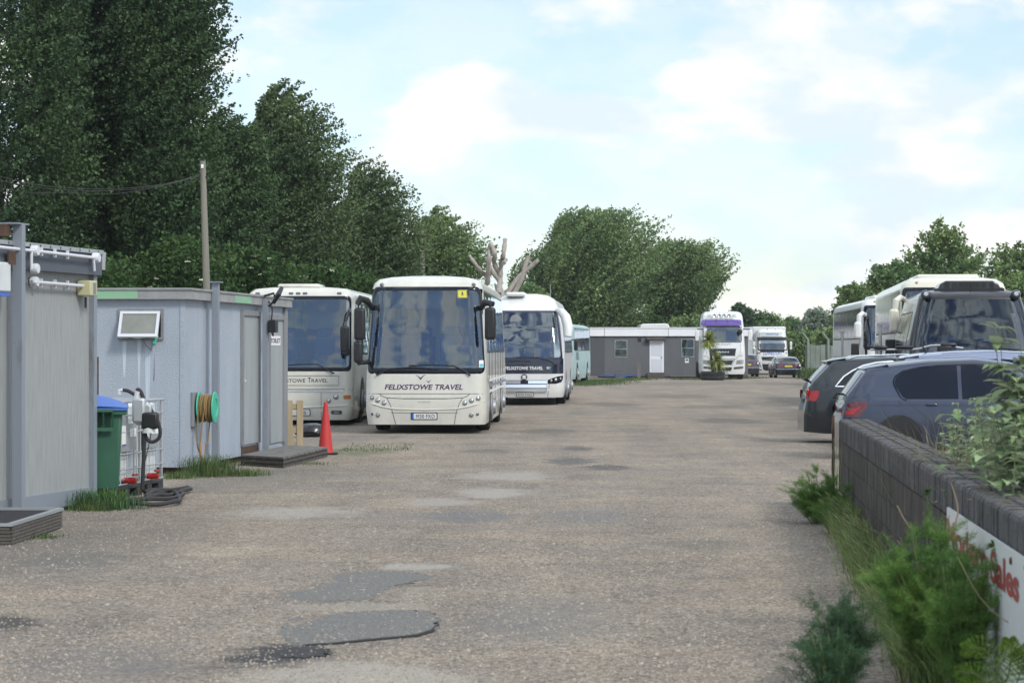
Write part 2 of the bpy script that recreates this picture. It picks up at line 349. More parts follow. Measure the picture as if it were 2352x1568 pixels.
slab([(655, 1367), (760, 1379), (850, 1372), (880, 1348), (945, 1338), (975, 1320), (900, 1311), (780, 1316), (735, 1342)], .006, M['tarmac'], 'road_patch', jit=.05)
slab([(650, 1502), (700, 1510), (748, 1500), (740, 1487), (690, 1484), (655, 1492)], .010, M['bitumen'], 'road_patch', jit=.045)
# bitumen lip along the near edge of the big repair
mb = MB(); pl = [G(x, y) for x, y in [(700, 1481), (760, 1479), (830, 1472), (900, 1466), (955, 1461), (990, 1450), (1007, 1436), (1003, 1424)]]
mb.tube([Vector((p.x+random.uniform(-.01, .01), p.y, ground_h(p.x, p.y)+.004)) for p in pl], [.006, .010, .013, .011, .014, .015, .010, .004], 6)
tag(mb.build('road_crack', M['bitumen']), kind='structure')
# loose stones
n = 52000; u = rng.random(n); Y = 13 + (48-13)*u**1.6; hx = Y*1176/F
X = (rng.random(n)*2-1)*hx*1.05; sz = rng.uniform(.004, .0115, n)*(1+.6*(rng.random(n) < .06))
clump = np.array([noise.noise(Vector((x*.8, y*.5, 9))) for x, y in zip(X, Y)]); keep = clump > -.25; X, Y, sz = X[keep], Y[keep], sz[keep]; n = len(X)
Z = np.array([ground_h(x, y) for x, y in zip(X, Y)])
for ring_, h_ in SLABS:
    ins = np.zeros(n, bool); m_ = len(ring_)
    for i in range(m_):
        x1, y1 = ring_[i]; x2, y2 = ring_[(i+1) % m_]; cr_ = ((y1 > Y) != (y2 > Y)) & (X < (x2-x1)*(Y-y1)/(y2-y1+1e-12)+x1); ins ^= cr_
    Z[ins] += np.where(rng.random(ins.sum()) < .45, h_*.9, -.05)
a = rng.random(n)*6.28; base = np.array([[1, 0, 0], [0, 1, 0], [-1, 0, 0], [0, -1, 0], [.1, .1, .75]])
V = base[None]*sz[:, None, None]*rng.uniform(.6, 1.3, (n, 5, 1)); ca, sa = np.cos(a)[:, None], np.sin(a)[:, None]
V = np.stack([V[..., 0]*ca - V[..., 1]*sa + X[:, None], V[..., 0]*sa + V[..., 1]*ca + Y[:, None], V[..., 2] + Z[:, None]], -1).reshape(-1, 3)
fi = (np.arange(n)*5)[:, None, None] + np.array([[0, 1, 4], [1, 2, 4], [2, 3, 4], [3, 0, 4]])[None]
mat('pebble', (.31, .268, .217), .9, island=.35, spec=.2)
tag(mesh_np('loose_gravel', V, fi.reshape(-1, 3), M['pebble']), 'loose pale gravel scattered over the yard surface', 'gravel', kind='stuff')

# ------------------------------------------------------------------ coach shell with an addressable skin
class Skin:
    def __init__(s, prof, L, rc=.25, b=.08):
        s.z = [p[0] for p in prof]; s.w = [p[1] for p in prof]; s.fy = [p[2] for p in prof]; s.L = L; s.rc = rc; s.b = b
    def W(s, z): return float(np.interp(z, s.z, s.w))
    def FY(s, z): return float(np.interp(z, s.z, s.fy))
    def base(s, tt, z):
        w = s.W(z); f = s.FY(z); a = abs(tt); sg = 1 if tt >= 0 else -1; r = min(s.rc, w*.45); wf = w-r; la = r*math.pi/2; y0 = f + s.b*(wf/w)**2
        if a <= wf: x, y = a, f + s.b*(a/w)**2
        elif a <= wf+la: th = (a-wf)/r; x, y = wf + r*math.sin(th), y0 + r*(1-math.cos(th))
        else: x, y = w, y0 + r + a-wf-la
        return Vector((sg*x, y, z))
    def S(s, tt, z, off=.0):
        p = s.base(tt, z)
        if off:
            e = .01; n = (s.base(tt+e, z)-s.base(tt-e, z)).cross(s.base(tt, z+e)-s.base(tt, z-e)); p = p + n.normalized()*off
        return p
    def nrm(s, tt, z):
        e = .01; return (s.base(tt+e, z)-s.base(tt-e, z)).cross(s.base(tt, z+e)-s.base(tt, z-e)).normalized()
    def side(s, sg): return lambda y, z, off=.0: Vector((sg*(s.W(z)+off), y, z))
    def shell(s, zl, hole=None, sh=None, ysl=None):
        # hole=(x, z0, z1) in front; sh=(y0,y1,z0,z1) on the sides
        nf = 12; rows = []; cols = []
        for k in range(-nf, nf+1): cols.append(('f', k/nf))
        arc = [('a', k/6) for k in range(1, 7)]; yy = sorted(set(ysl or [1.0, 2, 3, 5, 7, 9])); sd_ = [('s', y) for y in yy if y < s.L] + [('s', s.L)]
        right = [('f', k/nf) for k in range(0, nf+1)] + arc + sd_
        def pos(c, z, sg):
            w = s.W(z); r = min(s.rc, w*.45); wf = w-r; k, q = c
            if k == 'f': tt = q*wf
            elif k == 'a': tt = wf + q*r*math.pi/2
            else:
                y = s.base(wf+r*math.pi/2, z).y; return Vector((sg*w, max(q, y+.001*(1+q)), z))
            p = s.base(tt, z); return Vector((sg*p.x, p.y, z))
        full = [(c, -1) for c in right[::-1]] + [(c, 1) for c in right[1:]]
        V = [[pos(c, z, sg) for c, sg in full] for z in zl]; m = len(full); mb = MB(); mb.v = [tuple(p) for r in V for p in r]
        for i in range(len(zl)-1):
            zm = (zl[i]+zl[i+1])/2
            for j in range(m-1):
                cen = (V[i][j]+V[i+1][j+1])/2; isd = full[j][0][0] == 's' and full[j+1][0][0] == 's'
                if hole and not isd and abs(cen.x) < hole[0] and hole[1] < zm < hole[2] and cen.y < 1.5 and full[j][0][0] != 's' and full[j+1][0][0] != 's': continue
                if sh and isd and sh[0] < cen.y < sh[1] and sh[2] < zm < sh[3]: continue
                mb.f.append((i*m+j, i*m+j+1, (i+1)*m+j+1, (i+1)*m+j))
            mb.f.append((i*m+m-1, i*m, (i+1)*m, (i+1)*m+m-1))
        top = (len(zl)-1)*m; mb.f.append(tuple(top+k for k in range(m)))
        return mb
def rows_rr(t0, t1, z0, z1, r, nz=10, nt=12, taper=0.0):
    h = z1-z0; r = min(r, h/2-1e-4, (t1-t0)/2-1e-4); zs = [z0 + r*(1-math.cos(R(a))) for a in (0, 15, 35, 60, 90)] + [z0+r+(h-2*r)*k/nz for k in range(1, nz)] + [z1 - r*(1-math.cos(R(a))) for a in (90, 60, 35, 15, 0)]
    out = []
    for z in zs:
        d = min(z-z0, z1-z); ins = r - math.sqrt(max(0, r*r-(r-d)**2)) if d < r else 0; cen = (t0+t1)/2; half = ((t1-t0)/2-ins) * (1-taper*(z-z0)/h)
        out.append([(cen + half*(2*k/nt-1), z) for k in range(nt+1)])
    return out
def patch(fn, t0, t1, z0, z1, r, off, m, name, parent, taper=0.0, nz=8, nt=12):
    mb = MB(); mb.grid([[fn(a, z, off) for a, z in row] for row in rows_rr(t0, t1, z0, z1, r, nz, nt, taper)]); return mb.build(name, m, parent)
def ringpatch(fn, o, i, off, m, name, parent, taper=(0, 0), th=.012):
    # o,i = (t0,t1,z0,z1,r)
    def per(q, tp):
        rows = rows_rr(*q, nz=8, nt=24, taper=tp); return rows[0] + [r[-1] for r in rows[1:-1]] + rows[-1][::-1] + [r[0] for r in rows[1:-1]][::-1]
    po, pi = per(o, taper[0]), per(i, taper[1]); n = len(po); mb = MB()
    mid = [((a[0]+c[0])/2, (a[1]+c[1])/2) for a, c in zip(po, pi)]
    vs = [fn(*p, off*.2) for p in po] + [fn(*p, off+th*.5) for p in mid] + [fn(*p, off) for p in pi] + [fn(*p, -.03) for p in pi]
    mb.add(vs, [(r*n+k, r*n+(k+1) % n, (r+1)*n+(k+1) % n, (r+1)*n+k) for r in range(3) for k in range(n)]); return mb.build(name, m, parent)
def polypatch(fn, poly, off, m, name, parent, back=None):
    n = len(poly); mb = MB(); c0 = (sum(p[0] for p in poly)/n, sum(p[1] for p in poly)/n); q = []
    for k in range(n):
        a, b2 = poly[k], poly[(k+1) % n]
        for j in range(4): q.append((a[0]+(b2[0]-a[0])*j/4, a[1]+(b2[1]-a[1])*j/4))
    k = len(q); vs = [fn(*p, off) for p in q] + [fn(c0[0]+(p[0]-c0[0])*.5, c0[1]+(p[1]-c0[1])*.5, off) for p in q] + [fn(*c0, off)]
    mb.add(vs, [(i, (i+1) % k, k+(i+1) % k, k+i) for i in range(k)] + [(k+i, k+(i+1) % k, 2*k) for i in range(k)]); return mb.build(name, m, parent)
def seam(fn, pts, w, m, name, parent, off=.004):
    q = []
    for a, b2 in zip(pts[:-1], pts[1:]):
        n = max(2, int(math.hypot(b2[0]-a[0], b2[1]-a[1])/.12))
        q += [(a[0]+(b2[0]-a[0])*k/n, a[1]+(b2[1]-a[1])*k/n) for k in range(n)]
    q.append(pts[-1]); r1, r2 = [], []
    for i, p in enumerate(q):
        d = np.array(q[min(i+1, len(q)-1)])-np.array(q[max(i-1, 0)]); d = d/(np.linalg.norm(d)+1e-9); nn = (-d[1]*w/2, d[0]*w/2)
        r1.append(fn(p[0]+nn[0], p[1]+nn[1], off)); r2.append(fn(p[0]-nn[0], p[1]-nn[1], off))
    mb = MB(); mb.grid([r1, r2]); return mb.build(name, m, parent)
def lamp(sk, tt, z, r, parent, name='headlight', lens='lens', bezel='lens_dark', dep=.02):
    p = sk.S(tt, z); n = sk.nrm(tt, z)
    o = MB().lathe([(r, -.01), (r, .012), (r*.86, .016), (r*.84, .004), (.001, .002)], p, n, 18).build(name, M[bezel], parent)
    MB().lathe([(r*.84, .0), (r*.8, .010), (r*.5, .016), (r*.2, .02), (.001, .021)], p, n, 16).build('lens', M[lens], o)
    return o
def wheel(parent, x, y, r, w, sg, z=None, rimm='alloy'):
    z = r if z is None else z
    o = MB().lathe([(r*.6, -w/2), (r*.93, -w/2), (r, -w*.38), (r, w*.38), (r*.93, w/2), (r*.6, w/2)], (x, y, z), (sg, 0, 0), 28).build('wheel', M['rubber'], parent)
    MB().lathe([(r*.62, -w*.3), (r*.62, w*.46), (r*.57, w*.50), (r*.54, w*.32), (r*.3, w*.2), (r*.22, w*.42), (.001, w*.44)], (x, y, z), (sg, 0, 0), 20).build('rim', M[rimm], o)
    return o
def mirror(parent, arm, c, size, m='black_plastic', name='mirror', rz=0):
    mm = Matrix.Rotation(rz, 3, 'Z'); o = MB().obox(c, size, mm).build(name, M[m], parent, bevel=min(size)*.42, seg=4)
    if arm: MB().tube(arm, .028, 8).build('arm', M['black_plastic'], o)
    return o
def interior(root, sk, zf, rows, y0=1.6, seat='seat_blue', dash='interior', w=1.1, pitch=.85, floor=True):
    MB().box(-w, w, .55, sk.L-.3, zf-.06, zf).build('floor', M['floor_dark'], root)
    MB().box(-w+.03, w-.03, .30, .62, zf+.02, zf+.38).build('dashboard', M[dash], root, bevel=.06)
    mb = MB(); cen = Vector((w*.52, .75, zf+.50)); ax = Vector((0, -.5, 1)).normalized(); u = Vector((1, 0, 0)); v = ax.cross(u)
    mb.tube([cen + (u*math.cos(R(a)) + v*math.sin(R(a)))*.23 for a in range(0, 361, 20)], .017, 6); mb.tube([cen, cen - ax*.35], .03, 6)
    mb.build('steering_wheel', M['black_plastic'], root)
    sb = None
    for i in range(rows):
        for sx in (-1, 1):
            for k in (0, 1):
                if sb is None:
                    mb = MB(); mb.box(-.22, .22, .0, .10, .40, 1.02); mb.box(-.15, .15, .01, .09, 1.02, 1.22); mb.box(-.22, .22, -.42, .02, .34, .46)
                    sb = mb.build('seat', M[seat], root, bevel=.04); o = sb
                else: o = sb.copy(); col.objects.link(o)
                o.location = (sx*(.42+.46*k), y0+i*pitch, zf)
def coach(name, label, loc, rz, prof, L, hole, sh, body, zl, rc=.25, b=.08, rows=7, zf=1.05, group=None, wheels=(2.6, 8.6), cat='coach', npane=6, sidez=None, wr=.5, chassis=True, interior_w=1.1, solid=False):
    root = thing(name, label, cat, loc, rz, group); sk = Skin(prof, L, rc, b)
    ysl = [1.0, 1.2]; pan = []
    if sh:
        y0, y1, z0, z1 = sh; ysl += [y0, y1]; st = (y1-y0)/npane
        pan = [(y0+i*st, y0+(i+1)*st) for i in range(npane)]
    zls = sorted(set(zl) | ({hole[1], hole[2]} if hole else set()) | ({sh[2], sh[3]} if sh else set()))
    sk.shell(zls, (hole[0]-.05, hole[1], hole[2]) if hole else None, None if solid else sh, ysl).build('body', M[body], root)
    if sh:
        for sg in (-1, 1):
            fn = sk.side(sg)
            for a, c2 in pan:
                w = patch(fn, a+.035, c2-.035, z0-.02, z1+.02, .05, .006, M['coach_side_glass' if solid else 'side_glass_clear'], 'side_window', root, nt=2, nz=4)
                seam(fn, [(c2, z0-.04), (c2, z1+.04)], .11, M['black_plastic'], 'pillar', w, off=.003)
            seam(fn, [(y0, z1+.02), (y1, z1+.02)], .09, M['black_plastic'], 'window_trim', root, off=.002); seam(fn, [(y0, z0-.02), (y1, z0-.02)], .09, M['black_plastic'], 'window_trim', root, off=.002)
            seam(fn, [(y0, z0-.04), (y0, z1+.04)], .11, M['black_plastic'], 'window_trim', root, off=.0035)
    if chassis:
        MB().box(-1.1, 1.1, .5, L-.2, .30, .52).build('chassis', M['black_plastic'], root)
        for y in wheels:
            for sg in (-1, 1):
                wheel(root, sg*(sk.W(.5)-.17), y, wr, .30, sg)
                q = [(y+.60*math.cos(R(a)), max(prof[0][0]+.005, wr+.60*math.sin(R(a)))) for a in range(-60, 241, 20)]
                polypatch(sk.side(sg), q, .004, M['black_plastic'], 'wheel_arch', root)
                wd = MB().lathe([(.30, 0), (.30, .03), (.16, .05), (.14, .10), (.001, .11)], (sg*(sk.W(.5)+.005), y, wr), (sg, 0, 0), 20).build('hubcap', M['alloy'], root)
    if rows: interior(root, sk, zf, rows, w=interior_w)
    return root, sk
def plate(root, fn, t0, t1, z0, z1, off, txt, cl='plate_white', eu=False, tx=None):
    p = patch(fn, t0, t1, z0, z1, .015, off, M[cl], 'number_plate', root, nt=4, nz=2)
    ringpatch(fn, (t0-.018, t1+.018, z0-.018, z1+.018, .02), (t0, t1, z0, z1, .015), off, M['black_plastic'], 'plate_surround', p, th=.004)
    if eu: patch(fn, t0, t0+.045, z0, z1, .005, off+.003, M['plate_blue'], 'plate_band', p, nt=2, nz=2)
    for s_, a, c2 in (tx or [(txt, t0+(.10 if eu else .04), t1-.04)]):
        text(s_, a, c2, z0+.02, z1-.02, lambda u, w: fn(u, w, off+.006), M['dark_ink'], p, bold=0, spacing=1.1)
    return p
def wipers(root, fn, lst):
    for pts in lst:
        mb = MB(); mb.tube([fn(a, z, .035) for a, z in pts], [.022]+[.014]*(len(pts)-1), 6); mb.build('wiper', M['black_plastic'], root)
# ------------------------------------------------------------------ coaches
def T(sk, x, z):
    w = sk.W(z); r = min(sk.rc, w*.45); wf = w-r; a = abs(x); sg = 1 if x >= 0 else -1
    return sg*(a if a <= wf else wf + r*math.asin(min(1, (a-wf)/r)))
def quad(fn, x0, x1, z0, z1, off, m, name, parent, r=.01): return patch(fn, x0, x1, z0, z1, r, off, M[m], name, parent, nt=6, nz=3)
# --- coach 1 : the tall cream coach in the middle
s1, c1 = 110.0, 977.4
z4 = lambda zx, zy: ((816.7+zx*.2701-c1)/s1, H-(605+zy*.2701-HY)/s1)
prof = [(.19, 1.235, .04), (.45, 1.265, 0), (.62, 1.268, -.02), (.95, 1.266, .0), (1.28, 1.262, .02), (3.05, 1.16, .33), (3.16, 1.125, .40), (3.24, 1.03, .52), (3.29, .80, .75), (3.325, .45, 1.2)]
root, sk = coach('coach', 'tall cream coach with purple gull emblem and plate M30 FXO, frontmost of the left row', ((c1-CX)/s1, F/s1, 0), -math.atan(.031),
    prof, 12.2, (1.22, 1.33, 3.03), (1.3, 11.8, 1.75, 2.95), 'cream_paint', [.19, .3, .45, .62, .8, .95, 1.15, 1.28, 1.5, 2.0, 2.5, 3.05, 3.16, 3.24, 3.29, 3.325], group='coaches parked in the left row', npane=7)
S = sk.S
patch(S, -1.225, 1.225, 1.36, 3.0, .14, .012, M['windscreen_glass'], 'windscreen', root, taper=.075, nz=12, nt=24)
ringpatch(S, (-1.30, 1.30, 1.25, 3.075, .17), (-1.215, 1.215, 1.37, 2.99, .14), .012, M['black_gloss'], 'windscreen_surround', root, taper=(.085, .085))
text('FELIXSTOWE TRAVEL', *z4(245, 0)[:1], z4(912, 0)[0], z4(0, 1073)[1], z4(0, 1027)[1], lambda a, z: S(a, z, .004), M['purple_ink'], root, shear=.22, bold=.022)
def gull(x0, x1, zt, zb, xc):
    mb = MB(); up = [(x0, zt), ((x0*2+xc)/3, zt-.012), ((x0+xc*2)/3, zt-(zt-zb)*.35), (xc, zb+(zt-zb)*.42), ((x1+xc*2)/3, zt-(zt-zb)*.25), ((x1*2+xc)/3, zt-.002), (x1, zt)]
    lo = [(x0, zt), ((x0*2+xc)/3, zt-(zt-zb)*.22), ((x0+xc*2)/3, zt-(zt-zb)*.58), (xc, zb), ((x1+xc*2)/3, zt-(zt-zb)*.5), ((x1*2+xc)/3, zt-(zt-zb)*.14), (x1, zt)]
    mb.grid([[S(a, z, .004) for a, z in up], [S(a, z, .004) for a, z in lo]]); mb.build('gull_emblem', M['purple_ink'], root)
gull(z4(508, 0)[0], z4(600, 0)[0], z4(0, 946)[1], z4(0, 990)[1], z4(553, 0)[0]); gull(z4(588, 0)[0], z4(648, 0)[0], z4(0, 990)[1], z4(0, 1015)[1], z4(622, 0)[0])
for q in (138, 187, 241, 1042, 985, 929):
    zy = {138: 1141, 187: 1162, 241: 1185, 1042: 1146, 985: 1165, 929: 1185}[q]; a, z = z4(q, zy); lamp(sk, T(sk, a, z), z, .048, root)
for q, zy, r in ((188, 1288, .045), (983, 1289, .045), (138, 1280, .028), (1036, 1280, .028)):
    a, z = z4(q, zy); lamp(sk, T(sk, a, z), z, r, root, 'fog_lamp', 'lens' if r > .03 else 'lens_dark')
sm = lambda pts, w=.010: seam(S, [z4(*p) for p in pts], w, M['seam'], 'panel_gap', root)
sm([(98, 1107), (1088, 1107)]); sm([(205, 1109), (222, 1127), (265, 1142), (400, 1148)], .012); sm([(968, 1109), (950, 1127), (910, 1142), (780, 1148)], .012)
sm([(400, 1148), (780, 1148)], .016); sm([(265, 1142), (290, 1190), (315, 1270), (340, 1368)], .011); sm([(910, 1142), (882, 1190), (855, 1270), (838, 1368)], .011)
sm([(300, 1268), (470, 1270)], .007); sm([(695, 1270), (870, 1268)], .007)
mb = MB(); mb.tube([S(T(sk, *z4(*p)), z4(*p)[1], .0) for p in [(84, 1168), (150, 1195), (230, 1218), (330, 1235), (590, 1242), (850, 1235), (950, 1218), (1030, 1195), (1095, 1168)]], .018, 6); mb.build('bumper_crease', M['cream_paint'], root)
a0, zz0 = z4(472, 1325); a1, zz1 = z4(693, 1270); plate(root, S, a0+.01, a1-.01, zz0+.01, zz1-.005, .012, 'M30 FXO', eu=True)
text('VDL BERKHOF', z4(525, 0)[0], z4(640, 0)[0], z4(0, 1181)[1], z4(0, 1170)[1], lambda a, z: S(a, z, .01), M['alloy'], root, name='badge_lettering')
# children sign and disc behind the glass
a0, zz0 = z4(860, 293); a1, zz1 = z4(945, 223)
q = quad(S, a0, a1, zz0, zz1, .018, 'sign_yellow', 'school_bus_sign', root, .02); ringpatch(S, (a0, a1, zz0, zz1, .02), (a0+.012, a1-.012, zz0+.012, zz1-.012, .02), .019, M['dark_ink'], 'border', q, th=.002)
mb = MB()
for cx_, h_ in ((a0+.10, .085), (a0+.215, .125)):
    zb = zz0+.05; f2 = lambda u, w: S(cx_+u*h_, zb+w*h_, .021)
    mb.add([f2(-.22, 0), f2(-.1, 0), f2(0, .35), f2(.16, 0), f2(.3, 0), f2(.12, .5), f2(.3, .45), f2(.14, .78), f2(-.12, .78), f2(-.3, .5), f2(-.12, .5)], [(0, 1, 2, 10), (2, 3, 4, 5), (10, 2, 5), (10, 5, 7, 8), (5, 6, 7), (8, 9, 10)])
    mb.add([f2(.11*math.cos(R(k)), .90+.11*math.sin(R(k))) for k in range(0, 360, 45)], [tuple(range(8))])
mb.build('children_symbol', M['dark_ink'], q)
a0, zz0 = z4(1046, 885); a1, zz1 = z4(1078, 824); k = quad(S, T(sk, a0, zz0), T(sk, a1, zz0)+.01, zz0, zz1, .018, 'white_ink', 'permit_disc', root); quad(S, T(sk, a0, zz0)+.008, T(sk, a1, zz0), zz0+.01, zz0+.08, .021, 'cyan_ink', 'permit_print', k, .03)
for q in (210, 996):
    a, z = z4(q, 178); MB().lathe([(.045, 0), (.045, .015), (.03, .03), (.001, .035)], S(T(sk, a, z), z), sk.nrm(a, z), 12).build('marker_lamp', M['lens_dark'], root)
for sg, q, dx in ((1, (1147, 512), 0), (-1, None, 0)):
    if sg > 0:
        a, z = z4(*q); mirror(root, [S(1.2, 2.62, 0), Vector((1.28, .0, 2.72)), Vector((a, -.12, 2.70)), Vector((a, -.12, 2.5))], (a, -.1, z), (.23, .16, .68))
        MB().tube([S(1.2, 2.62, 0), Vector((1.24, .0, 2.74)), Vector((1.42, -.1, 2.70))], [.05, .07, .06], 8).build('mirror_arm', M['black_plastic'], root)
    else:
        mirror(root, None, ((827-c1)/s1, -.1, H-(744-HY)/s1), (.24, .16, .68)); mirror(root, None, ((823-c1)/s1, -.06, H-(808-HY)/s1), (.19, .15, .46))
        MB().tube([S(-1.2, 2.62, 0), Vector((-1.24, .0, 2.78)), Vector((-1.35, -.08, 2.82)), Vector((-1.42, -.1, 2.7))], [.05, .08, .08, .06], 8).build('mirror_arm', M['black_plastic'], root)
        MB().tube([S(-1.25, 1.5, 0), Vector((-1.38, -.05, 1.48)), Vector((-1.40, -.06, 1.7))], [.05, .06, .05], 8).build('mirror_arm', M['black_plastic'], root)
wipers(root, S, [[z4(*p) for p in ((175, 950), (215, 928), (300, 897), (490, 884), (700, 900))], [z4(*p) for p in ((975, 952), (920, 910), (835, 872), (660, 862), (452, 871))]])
# sun blind and door posts inside
MB().box(-1.0, .35, .42, .46, 2.62, 2.98).build('sun_visor', M['interior'], root); MB().box(.42, 1.05, .62, .66, 1.1, 1.85).build('driver_partition', M['interior'], root)
mb = MB()
for y in (1.6, 3.2, 5.1, 6.8, 8.4, 10.0): mb.box(1.262, 1.272, y, y+.012, .3, 1.7)
mb.build('locker_gap', M['seam'], root)
fs = sk.side(1)
for zz in (.86, .98, 1.10): seam(fs, [(1.5, zz), (11.9, zz)], .06, M['white_ink'] if zz != .98 else M['grey_ink'], 'side_stripe', root, off=.006)
# --- coach 2 : old cream coach far left
s2, c2 = 99.0, 685.5
z3 = lambda zx, zy: ((544.4+zx*.2894-c2)/s2, H-(605+zy*.2894-HY)/s2)
prof = [(.12, 1.19, .06), (.35, 1.245, 0), (.6, 1.25, 0), (1.25, 1.25, .0), (2.99, 1.22, .22), (3.08, 1.19, .26), (3.17, 1.08, .36), (3.21, .7, .55), (3.225, .3, 1.0)]
root, sk = coach('coach', 'cream coach with black lettering reading Travel, behind the toilet hut', ((c2-CX)/s2, F/s2, 0), -math.atan(.032),
    prof, 11.8, (1.16, 1.32, 2.95), (1.2, 11.3, 1.7, 2.8), 'cream_paint', [.12, .22, .35, .6, .9, 1.25, 2.0, 2.99, 3.08, 3.17, 3.21, 3.225], rc=.18, b=.04, group='coaches parked in the left row', npane=6)
S = sk.S
patch(S, -1.19, 1.19, 1.33, 2.93, .1, .012, M['windscreen_glass'], 'windscreen', root, taper=.01, nz=10, nt=20); ringpatch(S, (-1.25, 1.25, 1.25, 3.0, .12), (-1.18, 1.18, 1.34, 2.92, .1), .012, M['black_gloss'], 'windscreen_surround', root, taper=(.01, .01))
a1 = z3(700, 0)[0]; zb, zt = z3(0, 943)[1], z3(0, 911)[1]
w_ = a1*2; per = w_/15.2; x = -a1
for ch, tl in (('F', 'ELIXSTOWE'), ('T', 'RAVEL')):
    text(ch, x, x+per*.95, zb, zt+.02, lambda a, z: S(a, z, .005), M['dark_ink'], root); x += per*1.08
    w1 = per*(.97*len(tl)) ; text(tl, x, x+w1-.02, zb, zt-.008, lambda a, z: S(a, z, .005), M['dark_ink'], root); x += w1+per*.45
zq0, zq1 = z3(0, 967)[1], z3(0, 891)[1]; pa = z3(808, 0)[0]; seam(S, [(-pa, zq1), (pa, zq1), (pa, zq0), (-pa, zq0), (-pa, zq1)], .010, M['seam'], 'panel_gap', root)
zz = z3(0, 1010)[1]; seam(S, [(-1.2, zz), (z3(840, 0)[0], zz)], .05, M['chrome'], 'chrome_strip', root, off=.012); seam(S, [(-1.3, zz+.035), (1.3, zz+.035)], .012, M['seam'], 'panel_gap', root)
g = z3(668, 0)[0]; seam(S, [(g, zz), (g, .13)], .010, M['seam'], 'panel_gap', root); seam(S, [(-g, zz), (-g, .13)], .010, M['seam'], 'panel_gap', root)
for sg in (1, -1):
    for q, r in ((( 728, 1088), .055), ((785, 1057), .062)): a, z = z3(*q); lamp(sk, T(sk, sg*a, z), z, r, root)
    a, z = z3(875, 1060); quad(S, T(sk, sg*a, z)-.09, T(sk, sg*a, z)+.09, z-.045, z+.045, .008, 'amber', 'indicator_lamp', root, .02)
    a, z = z3(790, 1180); o = quad(S, T(sk, sg*a, z)-.13, T(sk, sg*a, z)+.13, z-.045, z+.045, .006, 'lens_dark', 'fog_lamp', root, .04); quad(S, T(sk, sg*a, z)-.06, T(sk, sg*a, z)+.06, z-.03, z+.03, .010, 'lens', 'lens', o, .02)
for q in (150, 418, 475, 530, 803): a, z = z3(q, 237); quad(S, T(sk, a, z)-.055, T(sk, a, z)+.055, z-.028, z+.028, .006, 'lens_dark', 'roof_vent', root, .02)
a, z = z3(0, 1203); plate(root, S, -.29, .26, z, z+.125, .012, '', tx=[('A', -.285, -.215), ('RN', z3(513, 0)[0], z3(545, 0)[0])])
mb = MB(); mb.tube([S(T(sk, a/10, .0), .46-.05*(1-abs(a)/13), .0) for a in range(-12, 13)], .02, 6); mb.build('bumper_crease', M['cream_paint'], root)
wipers(root, S, [[z3(*p) for p in ((770, 872), (745, 860), (640, 800), (500, 800), (330, 812))]])
mirror(root, [S(1.2, 2.7, 0), Vector((1.2, -.15, 2.62)), Vector((1.12, -.2, 2.4))], (z3(862, 0)[0], -.2, z3(0, 600)[1]), (.20, .14, .62)); mirror(root, None, (z3(835, 0)[0]+.1, -.2, z3(0, 700)[1]), (.18, .12, .2))
MB().box(-.55, .45, .5, 1.6, 3.19, 3.29).build('roof_hatch', M['cream_paint'], root, bevel=.05)
# --- coach 3 : modern white coach with navy band
s3, c3 = 73.5, 1204.0
z8 = lambda zx, zy: ((1149.4+zx*.2122-c3)/s3, H-(635.2+zy*.2122-HY)/s3)
prof = [(.25, 1.19, .10), (.5, 1.245, .02), (.8, 1.25, 0), (1.3, 1.25, .02), (1.9, 1.235, .12), (2.41, 1.18, .30), (2.91, 1.08, .55), (3.10, 1.01, .72), (3.34, .90, 1.0), (3.46, .70, 1.3), (3.52, .35, 1.8)]
root, sk = coach('coach', 'modern white coach with navy nose band and plate M70 FXO', ((c3-CX)/s3, F/s3, 0), -math.atan(.045),
    prof, 12.2, (.98, 1.5, 2.9), (1.6, 11.8, 1.7, 2.75), 'white_paint', [.25, .35, .5, .65, .8, 1.05, 1.3, 1.6, 1.9, 2.15, 2.41, 2.66, 2.91, 3.1, 3.22, 3.34, 3.46, 3.52], rc=.42, b=.14, group='coaches parked in the left row', npane=7)
S = sk.S
patch(S, -1.15, 1.15, 1.49, 2.90, .08, .012, M['windscreen_glass'], 'windscreen', root, taper=.13, nz=12, nt=24); ringpatch(S, (-1.28, 1.28, 1.40, 2.97, .1), (-1.17, 1.17, 1.5, 2.90, .1), .012, M['navy_gloss'], 'windscreen_surround', root, taper=(.14, .14))
patch(S, -1.30, 1.30, z8(0, 1048)[1], 1.47, .03, .014, M['navy_gloss'], 'nose_band', root, taper=.0, nz=8, nt=24)
text('FELIXSTOWE TRAVEL', -.60, z8(460, 0)[0], z8(0, 1008)[1], z8(0, 972)[1], lambda a, z: S(a, z, .020), M['white_ink'], root, shear=.1, bold=.02)
text('SC', z8(500, 0)[0], z8(532, 0)[0], z8(0, 999)[1], z8(0, 975)[1], lambda a, z: S(a, z, .020), M['white_ink'], root, bold=.03); text('7', z8(533, 0)[0], z8(548, 0)[0], z8(0, 999)[1], z8(0, 975)[1], lambda a, z: S(a, z, .020), M['cyan_ink'], root, bold=.03)
a, z = z8(258, 1087); o = MB().lathe([(.095, 0), (.095, .03), (.078, .035), (.076, .03), (.001, .03)], S(a, z), sk.nrm(a, z), 24).build('badge', M['navy_gloss'], root)
text('S', a-.06, a+.06, z-.055, z+.055, lambda u, w: S(u, w, .036), M['white_ink'], o, bold=.05)
def bar(x0, x1, y0, y1, m='chrome', off=.02):
    q0 = z8(x0, y1); q1 = z8(x1, y0); mb = MB(); mb.grid([[S(q0[0]+(q1[0]-q0[0])*k/10, z, o) for k in range(11)] for z, o in ((q0[1], .014), (q0[1]+.004, .040), (q1[1], .018))]); return mb.build('grille_bar', M[m], root)
